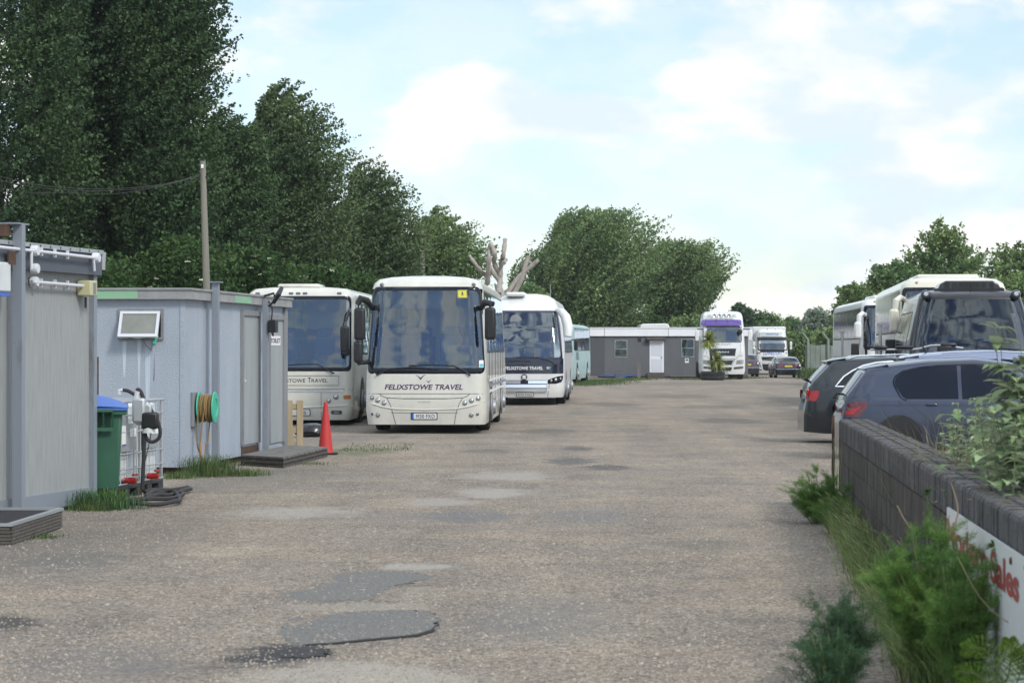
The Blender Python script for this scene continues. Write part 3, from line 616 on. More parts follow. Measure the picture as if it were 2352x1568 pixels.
bk = z8(0, 1120)[1]; b0 = z8(0, 1246)[1]; R0 = z8(500, 0)[0]
quad(S, -R0, R0, b0, bk, .012, 'navy_gloss', 'grille', root)
for y0, y1 in ((1165, 1203), (1210, 1243)): bar(18, 497, y0, y1)
bar(300, 505, 1124, 1157); bar(12, 218, 1124, 1157, 'alloy')
for sg in (1, -1):
    poly = [(sg*T(sk, z8(p[0], p[1])[0], z8(0, p[1])[1]), z8(0, p[1])[1]) for p in ((512, 1118), (560, 1098), (620, 1078), (672, 1070), (672, 1105), (655, 1140), (600, 1156), (512, 1156))]
    o = polypatch(S, poly, .012, M['black_gloss'], 'headlight', root)
    for q, r in (((550, 1125), .045), ((597, 1115), .055), ((645, 1104), .045)):
        a, z = z8(*q); a = T(sk, a, z)*sg; pj = lamp(sk, a, z, r, o, 'projector', 'lens', 'lens_dark'); pj.location = sk.nrm(a, z)*.016
    gx = z8(530, 0)[0]*sg; seam(S, [(gx, z8(0, 1156)[1]), (gx-.06*sg, .26)], .014, M['seam'], 'panel_gap', root)
plate(root, S, z8(176, 0)[0], z8(352, 0)[0], z8(0, 1293)[1], z8(0, 1253)[1], .02, 'M70 FXO')
wipers(root, S, [[z8(*p) for p in ((585, 945), (520, 905), (400, 876), (165, 872))], [z8(*p) for p in ((-60, 945), (0, 925), (120, 915), (330, 918))]])
MB().box(-.62, -.0, .9, 3.0, 3.42, 3.56).build('roof_pod', M['white_paint'], root, bevel=.06); MB().tube([(.75, 2.5, 3.3), (.74, 2.5, 3.85)], .012, 5).build('aerial', M['grey_ink'], root)
for sg in (1, -1):
    mb = MB(); pts = [(1.0, .75, 3.0), (1.16, .45, 2.92), (1.30, .2, 2.75), (1.37, .0, 2.45), (1.36, -.05, 2.15)]; mb.tube([Vector((sg*x, y, z)) for x, y, z in pts], [.06, .13, .15, .16, .13], 12)
    mb.build('mirror', M['white_paint'], root)
MB().box(.78, .86, .7, .74, 1.9, 2.55).build('sun_visor', M['black_plastic'], root)
MB().lathe([(.001, 0), (.16, .01), (.19, .04), (.001, .05)], (-.28, .45, 2.66), (0, -1, -.1), 14).build('interior_mirror', M['alloy'], root)
for y, hgt in ((.35, 0),): MB().box(-1.0, 1.0, .5, .9, 1.1, 1.45).build('dash_top', M['black_plastic'], root)
# --- coach 4 : derelict aqua coach beside the cabin
s4 = 46.5
prof = [(.25, 1.2, .02), (.5, 1.25, 0), (1.2, 1.25, 0), (2.75, 1.2, .25), (2.9, 1.15, .35), (3.0, .9, .5), (3.04, .4, 1.0)]
root, sk = coach('coach', 'faded aqua coach with grimy side parked against the grey cabin', (3.0-1.25, F/s4, 0), -math.atan(.115),
    prof, 10.5, (1.15, 1.35, 2.6), (1.3, 10.2, 1.72, 2.75), 'aqua_paint', [.25, .5, .85, 1.2, 1.6, 2.2, 2.75, 2.9, 3.0, 3.04], rc=.15, b=.03, rows=5, npane=5, group='coaches parked in the left row')
S = sk.S
patch(S, -1.14, 1.14, 1.36, 2.6, .1, .012, M['windscreen_glass'], 'windscreen', root, taper=.03); ringpatch(S, (-1.2, 1.2, 1.28, 2.68, .12), (-1.13, 1.13, 1.37, 2.59, .1), .012, M['black_plastic'], 'windscreen_surround', root, taper=(.03, .03))
for sg in (1, -1): quad(S, sg*.85-.18, sg*.85+.18, .72, .86, .01, 'lens', 'headlight', root); quad(S, sg*1.1-.04, sg*1.1+.04, .72, .86, .012, 'amber', 'indicator_lamp', root)
quad(S, .35, .75, .42, .52, .01, 'black_plastic', 'air_intake', root); quad(S, -.26, .26, .5, .62, .01, 'plate_white', 'number_plate', root)
mirror(root, [S(1.2, 2.2), Vector((1.4, -.1, 2.2)), Vector((1.45, -.1, 2.0))], (1.42, -.1, 1.95), (.2, .15, .5))
MB().box(-.8, .8, 1.5, 4.5, 3.0, 3.14).build('roof_hatch', M['aqua_paint'], root, bevel=.05)
mat('grime', (.20, .27, .26), .8, var=.5, vscale=(4, 2, 1)); quad(sk.side(1), 2.0, 3.4, 1.2, 1.6, .008, 'grime', 'worn_lettering', root)
# --- right hand coaches
s5 = 99.0; k5 = math.atan(.095)
prof = [(.3, 1.22, .05), (.6, 1.25, 0), (1.4, 1.25, 0), (3.15, 1.22, .28), (3.30, 1.17, .36), (3.40, 1.02, .5), (3.45, .7, .8), (3.48, .3, 1.4)]
def rightcoach(name, label, px, s, kt, L, ztop, body, mz, mcol, k=1.0):
    loc = Vector(((px-CX)/s, F/s, 0)) + Vector((1.25*math.cos(kt), -1.25*math.sin(kt), 0))
    root, sk = coach(name, label, loc, -kt, [(z*k, w, f) for z, w, f in prof], L, (1.15, 1.9*k, 3.12*k), (1.1, L-.5, 2.2*k, 3.1*k), body, [z*k for z in (.3, .6, 1.0, 1.4, 2.0, 2.6, 3.15, 3.3, 3.4, 3.45, 3.48)], rc=.3, b=.06, zf=1.5, rows=5, npane=7, solid=True, group='coaches parked in the right row')
    S = sk.S; patch(S, -1.15, 1.15, 1.9*k, 3.12*k, .1, .012, M['windscreen_glass'], 'windscreen', root, taper=.02, nt=20); ringpatch(S, (-1.26, 1.26, 1.8*k, 3.2*k, .12), (-1.14, 1.14, 1.91*k, 3.11*k, .1), .012, M['black_gloss'], 'windscreen_surround', root, taper=(.02, .02))
    for sg in (1, -1):
        z0, z1 = mz; o = MB().obox((sg*1.40, -.15, (z0+z1)/2-.1), (.22, .2, (z1-z0)*.72)).build('mirror', M[mcol], root, bevel=.07, seg=4)
        MB().tube([(sg*1.15, .3, z1+.02), (sg*1.25, .05, z1+.06), (sg*1.36, -.12, z1-.02), (sg*1.38, -.14, z1-.3)], [.07, .07, .075, .07], 8).build('mirror_arm', M[mcol], o)
        o = MB().obox((sg*1.48, -.1, z0-.35), (.24, .15, .40)).build('mirror', M['black_plastic'], root, bevel=.03); MB().tube([(sg*1.2, .1, z0-.6), (sg*1.48, -.1, z0-.6), (sg*1.48, -.1, z0-.4)], .02, 6).build('arm', M['black_plastic'], o)
        MB().tube([(sg*1.1, .3, z1-.1), (sg*1.18, -.18, z1-.5), (sg*1.16, -.2, z0-.2), (sg*1.14, -.08, z0-.6)], [.03, .045, .045, .03], 8).build('windscreen_rail', M['black_gloss'], root)
        lamp(sk, sg*.85, 3.31*k, .035, root, 'marker_lamp', 'amber')
        fn = sk.side(sg)
        seam(fn, [(.9, 2.1), (2.4, 1.3), (2.6, .5)], .05, M['purple_ink'], 'side_stripe', root); seam(fn, [(1.2, 2.1), (2.7, 1.35), (3.0, .5)], .03, M['grey_ink'], 'side_stripe', root)
        for yy in (1.9, 3.9, 5.9, 7.7, 9.6):
            if yy < L: seam(fn, [(yy, .4), (yy, 1.5)], .012, M['seam'], 'locker_gap', root)
        seam(fn, [(.9, 1.5), (L-.3, 1.5)], .012, M['seam'], 'panel_gap', root)
    MB().box(-.75, .75, 2.2, 5.4, 3.42*k, 3.56*k).build('air_conditioner', M[body], root, bevel=.07)
    return root, sk
root, sk = rightcoach('coach', 'white coach with white mirror, rearmost of the right row', 1981, 76.0, math.atan(.057), 13.2, 3.4, 'white_paint', (2.08, 2.78), 'white_paint', .965)
root, sk = rightcoach('coach', 'cream coach with cream mirror between the white coach and the dark minibus', 2068, 99.0, k5, 12.6, 3.48, 'cream_paint_shiny', (2.14, 2.9), 'cream_paint_shiny', 1.0)
quad(sk.S, -1.1, -.45, 2.50, 2.64, .02, 'white_ink', 'destination_blind', root); quad(sk.S, -.55, .4, 2.50, 2.78, .021, 'white_ink', 'destination_blind', root)
# --- dark minibus
s6 = 113.0
mat('dark_grey_paint', (.032, .034, .042), .3, metal=.3, coat=.5, var=.1)
prof = [(.3, 1.10, .0), (.6, 1.22, -.05), (1.05, 1.28, -.02), (1.3, 1.30, .1), (1.9, 1.27, .42), (2.4, 1.17, .66), (2.86, 1.05, .86), (2.93, 1.0, .95), (2.985, .85, 1.15), (3.0, .4, 1.6)]
root, sk = coach('minibus', 'dark grey minibus with roof ventilation pod at the right edge', ((2238-CX)/s6, F/s6, 0), -math.atan(.10),
    prof, 6.6, (.90, 1.35, 2.82), (1.9, 6.2, 1.6, 2.5), 'dark_grey_paint', [.3, .6, 1.05, 1.3, 1.6, 1.9, 2.4, 2.86, 2.93, 2.985, 3.0], rc=.35, b=.12, rows=3, zf=.8, wheels=(1.2, 5.2), wr=.36, npane=3, solid=True, cat='minibus')
S = sk.S
patch(S, -1.25, 1.25, 1.32, 2.82, .14, .012, M['minibus_glass'], 'windscreen', root, taper=.16, nz=12, nt=24); ringpatch(S, (-1.30, 1.30, 1.28, 2.86, .16), (-1.22, 1.22, 1.36, 2.79, .14), .012, M['black_plastic'], 'windscreen_surround', root, taper=(.16, .16))
for sg in (1, -1): MB().lathe([(.10, -.05), (.10, .10), (.08, .14), (.05, .15), (.001, .15)], (sg*.92, .98, 2.88), (0, -1, .15), 16).build('roof_lamp', M['dark_grey_paint'], root); MB().lathe([(.05, 0), (.04, .012), (.001, .015)], (sg*.92, .82, 2.905), (0, -1, .15), 12).build('marker_lamp', M['lens'], root)
pod = MB(); pod.prism([(-.66, 3.0), (-.60, 3.12), (-.48, 3.19), (.48, 3.19), (.60, 3.12), (.66, 3.0)], lambda a, z, d: (a, d, z), 1.3, 2.7)
pod = pod.build('roof_pod', M['dark_grey_paint'], root, bevel=.02); MB().box(-.72, .72, 1.28, 2.8, 2.98, 3.03).build('pod_base', M['black_plastic'], pod)
for a, c_ in ((-.30, .10), (-.17, .10), (.17, .1), (.30, .1), (0, .22), (-.46, .1), (.46, .1)): MB().box(a-c_/2, a+c_/2, 1.285, 1.305, 3.05, 3.15).build('vent_grille', M['black_plastic'], pod)
MB().tube([(0, 1.0, 2.95), (0, .95, 3.14)], .008, 5).build('aerial', M['black_plastic'], root)
MB().obox((.05, .95, 2.35), (.32, .05, .16)).build('interior_mirror', M['black_plastic'], root)
MB().box(-1.1, 1.1, -.02, .35, 1.15, 1.3).build('dashboard', M['floor_dark'], root)
wipers(root, S, [[(-1.0, 1.34), (-.5, 1.40), (.2, 1.42)], [(.05, 1.34), (.5, 1.40), (1.0, 1.42)]])

# ------------------------------------------------------------------ lorries
s7, c7 = 40.0, 1661.8
zb = lambda zx, zy: ((1597.1+zx*.10803-c7)/s7, H-(707.8+zy*.10803-HY)/s7)
prof = [(.30, 1.20, .05), (.5, 1.26, .0), (1.4, 1.265, .0), (1.75, 1.25, .02), (2.95, 1.21, .22), (3.65, 1.14, .45), (3.8, 1.08, .55), (3.9, .92, .75), (3.94, .4, 1.2)]
root, sk = coach('lorry', 'white lorry cab with purple sun visor and roof light bar', ((c7-CX)/s7, F/s7, 0), 0, prof, 2.3, (1.0, 2.2, 3.05), None, 'white_paint',
    [.3, .5, .9, 1.4, 1.75, 2.2, 2.95, 3.3, 3.65, 3.8, 3.9, 3.94], rc=.22, b=.05, rows=0, wheels=(), cat='lorry', chassis=False)
S = sk.S
def pz(m, name, x0, x1, y0, y1, off=.012, r=.01): q0 = zb(x0, y1); q1 = zb(x1, y0); return patch(S, q0[0], q1[0], q0[1], q1[1], r, off, M[m], name, root, nt=8, nz=3)
mat('purple_visor', (.10, .05, .30), .2, coat=.6)
pz('windscreen_glass', 'windscreen', 168, 985, 380, 718, .012, .1); ringpatch(S, (*[zb(155, 0)[0], zb(992, 0)[0]], zb(0, 728)[1], zb(0, 250)[1], .12), (*[zb(172, 0)[0], zb(980, 0)[0]], zb(0, 712)[1], zb(0, 262)[1], .1), .012, M['black_plastic'], 'windscreen_surround', root)
q0 = zb(170, 385); q1 = zb(975, 245); mb = MB()
mb.grid([[S(q0[0]+(q1[0]-q0[0])*k/16, z, o) for k in range(17)] for z, o in ((q1[1], .03), (q1[1]-.12, .12), (q0[1]+.1, .17), (q0[1], .16))]); mb.build('sun_visor', M['purple_visor'], root)
for q in (230, 455, 680, 910): a = zb(q, 0)[0]; MB().tube([S(a, q1[1], .04), S(a, q1[1]-.14, .135), S(a, q0[1]+.1, .185)], .014, 5).build('visor_bracket', M['black_plastic'], root)
mb = MB(); a0, a1 = zb(260, 0)[0], zb(885, 0)[0]; zt, zl = zb(0, 145)[1], zb(0, 215)[1]
for zz in (zt, zl): mb.tube([S(a0, zz, .2), S(a0+.05, zz, .26), S(a1-.05, zz, .26), S(a1, zz, .2)], .02, 6)
lb = mb.build('light_bar', M['chrome'], root)
for q in (415, 515, 615, 718): a = zb(q, 0)[0]; zz = (zt+zl)/2; MB().lathe([(.10, 0), (.105, .07), (.09, .08), (.06, .06), (.001, .05)], S(a, zz, .22), (0, -1, 0), 16).build('spot_lamp', M['lens'], lb)
for q in (310, 820): a = zb(q, 0)[0]; MB().obox(S(a, (zt+zl)/2, .25), (.22, .06, .08)).build('spot_lamp', M['lens'], lb)
for q in (290, 850): MB().lathe([(.05, 0), (.045, .08), (.001, .1)], S(zb(q, 0)[0], 3.66, .0)+Vector((0, .1, 0)), (0, 0, 1), 10).build('beacon', M['black_plastic'], root)
text('PETER FOLEY', zb(315, 0)[0], zb(770, 0)[0], zb(0, 785)[1], zb(0, 742)[1], lambda a, z: S(a, z, .006), M['grey_ink'], root, shear=.3, bold=.01)
def pp(m, name, pts, off=.012): return polypatch(S, [(T(sk, *zb(*p)), zb(*p)[1]) for p in pts], off, M[m], name, root)
pp('chrome', 'grille_frame', [(290, 842), (880, 842), (850, 1018), (330, 1018)], .008); pp('black_plastic', 'grille', [(305, 856), (868, 856), (838, 1008), (345, 1008)], .014)
text('MAN', zb(450, 0)[0], zb(712, 0)[0], zb(0, 943)[1], zb(0, 915)[1], lambda a, z: S(a, z, .03), M['chrome'], root, bold=.03)
seam(S, [(T(sk, *zb(*p)), zb(*p)[1]) for p in [(140, 1022), (250, 1022), (300, 1075), (870, 1075), (915, 1010), (1050, 1003)]], .022, M['seam'], 'panel_gap', root)
pp('chrome', 'grille_frame', [(330, 1085), (850, 1085), (795, 1212), (370, 1212)], .008); pp('black_plastic', 'grille', [(345, 1110), (800, 1110), (770, 1200), (385, 1200)], .014)
pp('black_plastic', 'air_intake', [(360, 1255), (785, 1252), (755, 1330), (400, 1330)])
for m_ in (0, 1):
    fx_ = (lambda p: p) if not m_ else (lambda p: (1195-p[0], p[1]))
    pp('lens', 'headlight', [fx_(p) for p in [(880, 1105), (1030, 1098), (1025, 1180), (865, 1192)]]); pp('lens_dark', 'fog_lamp', [fx_(p) for p in [(820, 1250), (1020, 1232), (1015, 1282), (815, 1298)]])
    sg = -1 if m_ else 1
    o = MB().obox((sg*1.52, .05, zb(0, 580)[1]), (.22, .16, .62)).build('mirror', M['white_paint'], root, bevel=.05); MB().tube([(sg*1.15, .25, zb(0, 440)[1]), (sg*1.5, .05, zb(0, 450)[1]), (sg*1.5, .05, zb(0, 500)[1])], .03, 6).build('arm', M['black_plastic'], o)
    seam(S, [(T(sk, sg*.98, 1.75), 2.05), (T(sk, sg*.95, 1.6), 1.4)], .014, M['seam'], 'panel_gap', root)
    for y, w_ in ((1.3, .32), (4.6, .55)): wheel(root, sg*(1.22-w_/2), y, .5, w_, sg)
MB().obox((.95, -.1, zb(0, 500)[1]), (.24, .18, .28)).build('mirror', M['black_plastic'], root, bevel=.08)
plate(root, S, zb(390, 0)[0], zb(690, 0)[0], zb(0, 1392)[1], zb(0, 1352)[1], .015, '', tx=[('13 CJF', zb(560, 0)[0], zb(685, 0)[0])])
MB().box(-.45, .45, 1.0, 5.8, .55, .85).build('chassis', M['black_plastic'], root); MB().box(-1.15, 1.15, 3.8, 5.4, 1.05, 1.10).build('mudguard', M['black_plastic'], root); MB().box(-1.1, 1.1, .35, 2.2, .3, .6).build('step_box', M['black_plastic'], root)
MB().box(-1.0, 1.0, .4, .8, 2.0, 2.3).build('dashboard', M['interior'], root); MB().box(-.9, -.3, 1.2, 1.35, 2.0, 2.9).build('seat', M['interior'], root); MB().box(.3, .9, 1.2, 1.35, 2.0, 2.9).build('seat', M['interior'], root)
MB().box(-1.2, 1.2, .3, 2.25, 1.9, 1.96).build('floor', M['floor_dark'], root)
# --- second lorry
s8 = 34.0; e8 = 30.0; gy = HY+H*s8
z9 = lambda zx, zy: ((1573+zx*.15432-1774)/e8, (gy-(695.7+zy*.15432))/e8)
prof = [(.22, 1.15, .1), (.5, 1.24, .0), (1.3, 1.245, .0), (1.7, 1.22, .03), (2.5, 1.18, .16), (3.2, 1.10, .4), (3.4, 1.02, .55), (3.5, .8, .8), (3.53, .4, 1.2)]
root, sk = coach('lorry', 'white box lorry lettered LOWESTOFT with black visor', ((1774-CX)/s8, F/s8, 0), 0, prof, 2.2, (1.0, 1.72, 2.4), None, 'white_paint',
    [.22, .5, .9, 1.3, 1.7, 2.1, 2.5, 2.9, 3.2, 3.4, 3.5, 3.53], rc=.28, b=.08, rows=0, wheels=(), cat='lorry', chassis=False); root.scale = (.88,)*3
S = sk.S
def ph(m, name, x0, x1, y0, y1, off=.012, r=.02): q0 = z9(x0, y1); q1 = z9(x1, y0); return patch(S, q0[0], q1[0], q0[1], q1[1], r, off, M[m], name, root, nt=8, nz=3)
ph('windscreen_glass', 'windscreen', 1090, 1535, 545, 695, .012, .1); ringpatch(S, (z9(1085, 0)[0], z9(1540, 0)[0], z9(0, 708)[1], z9(0, 530)[1], .14), (z9(1100, 0)[0], z9(1528, 0)[0], z9(0, 690)[1], z9(0, 545)[1], .12), .012, M['black_plastic'], 'windscreen_surround', root)
q0 = z9(1090, 545); q1 = z9(1530, 508); mb = MB(); mb.grid([[S(q0[0]+(q1[0]-q0[0])*k/16, z, o) for k in range(17)] for z, o in ((q1[1], .03), (q1[1]-.06, .14), (q0[1], .2))]); mb.build('sun_visor', M['black_plastic'], root)
mat('pale_sign', (.45, .50, .50), .4); ph('black_plastic', 'sign_border', 1108, 1508, 438, 512, .008, .08); ph('pale_sign', 'headboard', 1114, 1502, 443, 500, .014, .07)
text('WHITTLE', z9(1212, 0)[0], z9(1400, 0)[0], z9(0, 477)[1], z9(0, 450)[1], lambda a, z: S(a, z, .02), M['blue_ink'], root, bold=.03)
text('LOWESTOFT', z9(1165, 0)[0], z9(1455, 0)[0], z9(0, 772)[1], z9(0, 722)[1], lambda a, z: S(a, z, .006), M['blue_ink'], root, shear=.25, bold=.02)
for q in (1085, 1512): ph('blue_ink', 'flag_sticker', q-12, q+14, 735, 752)
ph('red_lamp', 'flag_sticker', 1102, 1125, 735, 752)
def p9(m, name, pts, off=.012): return polypatch(S, [(T(sk, *z9(*p)), z9(*p)[1]) for p in pts], off, M[m], name, root)
p9('black_plastic', 'grille', [(1140, 800), (1460, 800), (1445, 858), (1155, 858)]); seam(S, [z9(1150, 852), z9(1450, 812)], .03, M['chrome'], 'grille_bar', root, off=.02)
p9('black_plastic', 'grille', [(1150, 905), (1455, 905), (1440, 985), (1400, 1005), (1200, 1005), (1165, 985)]); seam(S, [z9(1075, 885), z9(1530, 885)], .025, M['seam'], 'panel_gap', root)
for mir in (0, 1):
    fx_ = (lambda p: p) if not mir else (lambda p: (2605-p[0], p[1])); sg = 1 if mir else -1
    p9('lens', 'headlight', [fx_(p) for p in [(1092, 890), (1128, 905), (1145, 965), (1100, 950)]]); p9('lens_dark', 'fog_lamp', [fx_(p) for p in [(1098, 978), (1148, 985), (1148, 1002), (1105, 998)]])
    MB().obox((sg*1.43, .1, z9(0, 610)[1]), (.18, .16, .42)).build('mirror', M['white_paint'], root, bevel=.05); MB().obox((sg*1.43, .1, z9(0, 672)[1]), (.20, .16, .20)).build('mirror', M['white_paint'], root, bevel=.05)
    MB().tube([(sg*1.15, .3, z9(0, 552)[1]), (sg*1.42, .1, z9(0, 560)[1]), (sg*1.3, .1, z9(0, 650)[1]), (sg*1.2, .2, z9(0, 655)[1])], .022, 6).build('mirror_arm', M['black_plastic'], root)
    for y, w_ in ((1.3, .3), (5.6, .5), (7.6, .5)): wheel(root, sg*(1.2-w_/2), y, .48, w_, sg)
    MB().lathe([(.03, 0), (.03, .06), (.001, .07)], (sg*.3, .75, 3.46), (0, 0, 1), 8).build('roof_lamp', M['black_plastic'], root)
MB().box(-1.27, 1.27, 2.4, 9.5, 1.0, 3.72).build('box_body', M['white_paint'], root, bevel=.05); MB().box(-.45, .45, 1, 9.3, .5, .98).build('chassis', M['black_plastic'], root)
MB().box(-1.0, 1.0, .4, .8, 1.5, 1.8).build('dashboard', M['interior'], root); MB().box(-1.2, 1.2, .3, 2.1, 1.4, 1.46).build('floor', M['floor_dark'], root)
# --- van whose roof shows over the cabin
sv = 36.5; root = thing('van', 'white van whose rounded roof shows above the grey cabin', 'van', ((1505-CX)/sv, F/sv, 0), 0)
g9 = lambda y: H-(y-HY)/sv
mb = MB(); hw = 34.5/sv; zt = g9(743.5); mb.prism([(-hw-.05, .3), (-hw-.05, 2.6), (-hw+.03, zt-.08), (-hw+.2, zt), (hw-.3, zt+.02), (hw-.08, zt-.05), (hw+.05, 2.6), (hw+.05, .3)], lambda a, z, d: (a, d, z), 0, 5.5); mb.build('body', M['white_paint'], root, bevel=.05)
for sg in (1, -1):
    for y in (1, 4.6): wheel(root, sg*(hw-.06), y, .34, .22, sg)
MB().box(-.7, .7, -.02, .01, 1.7, 2.4).build('rear_window', M['black_gloss'], root); 
for sg in (1, -1): MB().box(sg*.86-.06, sg*.86+.06, -.03, .01, 1.0, 1.6).build('tail_lamp', M['red_lamp'], root)

# ------------------------------------------------------------------ cars
def smooth_prof(pts, n=64):
    xs_ = np.linspace(pts[0][0], pts[-1][0], 400); zs = np.interp(xs_, *zip(*pts)); k = np.hanning(13); k /= k.sum(); zp = np.pad(zs, 6, mode='edge'); zs = np.convolve(zp, k, 'valid'); zs[0] = pts[0][1]; return xs_, zs
class CarSkin:
    def __init__(s, top, W, belt, zb=.19, gh=.36):
        s.tx, s.tz = smooth_prof(top); s.Wp = W; s.belt = belt; s.zb0 = zb; s.gh = gh; s.L = top[-1][0]
    def top(s, x): return float(np.interp(x, s.tx, s.tz))
    def W(s, x):
        x0 = min(x, s.L-x); q = min(1, max(0, x0)/.55); return s.Wp*(.80 + .20*math.sqrt(1-(1-q)**2))
    def zb(s, x): x0 = min(x, s.L-x); return s.zb0 + .03*max(0, 1-x0/.4)
    def hw(s, x, z):
        w = s.W(x); b_ = s.belt; zt = s.top(x)
        d = w*(1 - .035*max(0, (.55-z)/.35)**2 - .05*max(0, (z-.62)/(b_-.6))**2) if z < b_ else w*.95 - (z-b_)*s.gh
        r = .11
        if z > zt-r: k = (z-(zt-r))/r; d -= .10*(1-math.sqrt(max(0, 1-min(1, k)**2)))
        return max(.2, d)
    def side(s, sg): return lambda x, z, off=.0: Vector((x, sg*(s.hw(x, z)+off), z))
    def topf(s, x, u, off=.0):
        e = .02; zt = s.top(x); hw = s.hw(x, zt); dz = (s.top(x+e)-s.top(x-e))/(2*e); n = Vector((-dz, 0, 1)).normalized()
        return Vector((x, u*hw, zt + .035*(1-u*u)*min(1, (zt-s.belt+.15)/.3 if zt > s.belt-.15 else .3))) + n*off
    def rear(s, y, z, off=.0):
        i = int(np.argmax(s.tz >= z)); x = float(s.tx[i]); u = y/max(.1, s.hw(x, z)); return Vector((x-off-.02+.10*abs(u)**3, y, z))
    def body(s):
        xs_ = np.concatenate([np.linspace(0, 1.2, 26), np.linspace(1.3, s.L-1.3, 24), np.linspace(s.L-1.2, s.L, 16)]); mb = MB(); rows = []
        for x in xs_:
            zt, z0 = s.top(x), s.zb(x); zm = s.belt if zt > s.belt+.08 else z0+(zt-z0)*.6
            sidez = [z0+(zm-z0)*v for v in (0, .12, .3, .5, .7, .85, 1)] + [zm+(zt-zm)*v for v in (.25, .5, .7, .8, .88, .94, .975, 1)]; r = [Vector((x, -s.hw(x, z), z)) for z in sidez] + [s.topf(x, u) for u in (-.8, -.5, 0, .5, .8)] + [Vector((x, s.hw(x, z), z)) for z in sidez[::-1]]
            rows.append(r)
        mb.grid(rows); m = len(rows[0]); n = len(rows); mb.f.append(tuple(range(m))); mb.f.append(tuple((n-1)*m+k for k in range(m))[::-1])
        for i in range(n-1): mb.f.append((i*m, (i+1)*m, (i+1)*m+m-1, i*m+m-1))
        return mb
def car(name, label, loc, rz, top, belt, win, paint, wx, W=.92, glass='black_gloss', gtop=None, lampq=None, wr=.33, group=None, chrome=None, windscreen=None, scale=1):
    root = thing(name, label, 'car', loc, rz, group); root.scale = (scale,)*3; cs = CarSkin(top, W, belt); cs.body().build('body', M[paint], root)
    for sg in (1, -1):
        fn = cs.side(sg)
        for w in win: polypatch(fn, w, .006, M[glass], 'side_window', root)
        if chrome: seam(fn, chrome, .022, M['chrome'], 'window_trim', root, off=.012)
        if lampq: polypatch(fn, lampq[0], .008, M[lampq[1]], 'tail_lamp', root)
        for x in wx:
            o = wheel(root, 0, 0, wr, .21, 1, z=0); o.rotation_euler = (0, 0, R(90)*sg); o.location = (x, sg*(W-.14), wr)
            polypatch(fn, [(x+(wr+.055)*math.cos(R(a)), max(cs.zb0+.01, wr+(wr+.055)*math.sin(R(a)))) for a in range(-40, 221, 20)], .004, M['black_plastic'], 'wheel_arch', root)
    if gtop:
        a, b_ = gtop; mb = MB(); mb.grid([[cs.topf(a+(b_-a)*i/8, u*.84, .008) for u in np.linspace(-1, 1, 9)] for i in range(9)]); mb.build('rear_window', M['black_gloss'], root)
    if windscreen:
        a, b_ = windscreen; mb = MB(); mb.grid([[cs.topf(a+(b_-a)*i/8, u*.88, .008) for u in np.linspace(-1, 1, 9)] for i in range(9)]); mb.build('windscreen', M['black_gloss'], root)
    return root, cs
mat('paint_dark', (.018, .024, .028), .3, metal=.35, coat=.6, var=.06); mat('paint_blue_grey', (.034, .046, .080), .3, metal=.4, coat=.6, var=.06); mat('paint_lilac', (.22, .26, .38), .22, metal=.6, coat=1, var=.06); mat('paint_black', (.012, .013, .022), .15, coat=1)
# estate, furthest of the three
sA = 123.0; A = lambda x, y: ((x-1852)/sA, H-(y-HY)/sA)
top = [(0, .60), (.04, .66), (.06, .96), (.09, 1.06), (.14, 1.13), (.50, 1.50), (.54, 1.55), (.78, 1.58), (1.42, 1.61), (2.2, 1.62), (2.9, 1.55), (3.8, 1.12), (4.6, .95), (4.85, .65)]
wn = [A(*p) for p in [(1928, 884), (1945, 866), (1965, 853), (1990, 841), (2022, 835), (2059, 833), (2110, 831)]] + [(2.12, A(0, 884)[1])]
wn2 = [(2.18, A(0, 884)[1]), (2.18, 1.535), (2.7, 1.50), (3.15, 1.36), (3.5, 1.12)]
YA = F/sA; root, cs = car('parked_car', 'dark grey estate car with chrome window line, furthest from the wall', ((1852-CX)/sA, YA+.92, 0), R(-2), top, 1.07, [wn, wn2], 'paint_dark', (.95, 3.8),
    gtop=(.15, .48), lampq=([A(*p) for p in [(1857, 898), (1886, 897), (1885, 908), (1878, 921), (1864, 920), (1857, 917)]], 'red_lamp'), group='cars parked beside the wall', windscreen=(2.95, 3.75),
    chrome=[A(*p) for p in [(2120, 887), (1923, 887), (1943, 864), (1963, 851), (1988, 839), (2020, 832), (2057, 829), (2110, 828)]])
fn = cs.side(-1)
MB().tube([cs.side(-1)(x, cs.top(x)-.02, -.06)+Vector((0, 0, h_)) for x, h_ in ((.85, .02), (1.0, .06), (1.9, .07), (2.8, .06), (2.9, .02))], .016, 6).build('roof_rail', M['chrome'], root)
MB().tube([cs.side(1)(x, cs.top(x)-.02, -.06)+Vector((0, 0, h_)) for x, h_ in ((.85, .02), (1.0, .06), (1.9, .07), (2.8, .06), (2.9, .02))], .016, 6).build('roof_rail', M['chrome'], root)
o = MB(); o.add([(.42, -.62, 1.535), (.42, .62, 1.535), (.80, .66, 1.60), (.80, -.66, 1.60), (.48, -.62, 1.50), (.48, .62, 1.50)], [(0, 1, 2, 3), (0, 4, 5, 1), (0, 3, 4), (1, 5, 2)]); o.build('spoiler', M['paint_dark'], root)
MB().tube([(.14, -.2, 1.16), (.07, -.25, 1.20), (.03, -.15, 1.19)], [.02, .035, .01], 6).build('rear_wiper', M['black_plastic'], root)
MB().obox((.075, -.68, .955), (.05, .30, .13)).build('tail_lamp', M['red_lamp'], root, bevel=.02)
seam(fn, [A(1858, 948), A(1870, 956), A(1960, 962), (1.3, .45)], .02, M['seam'], 'panel_gap', root); polypatch(fn, [(.06, .35), (.5, .28), (.55, .50), (.05, .55)], .006, M['black_plastic'], 'bumper_trim', root)
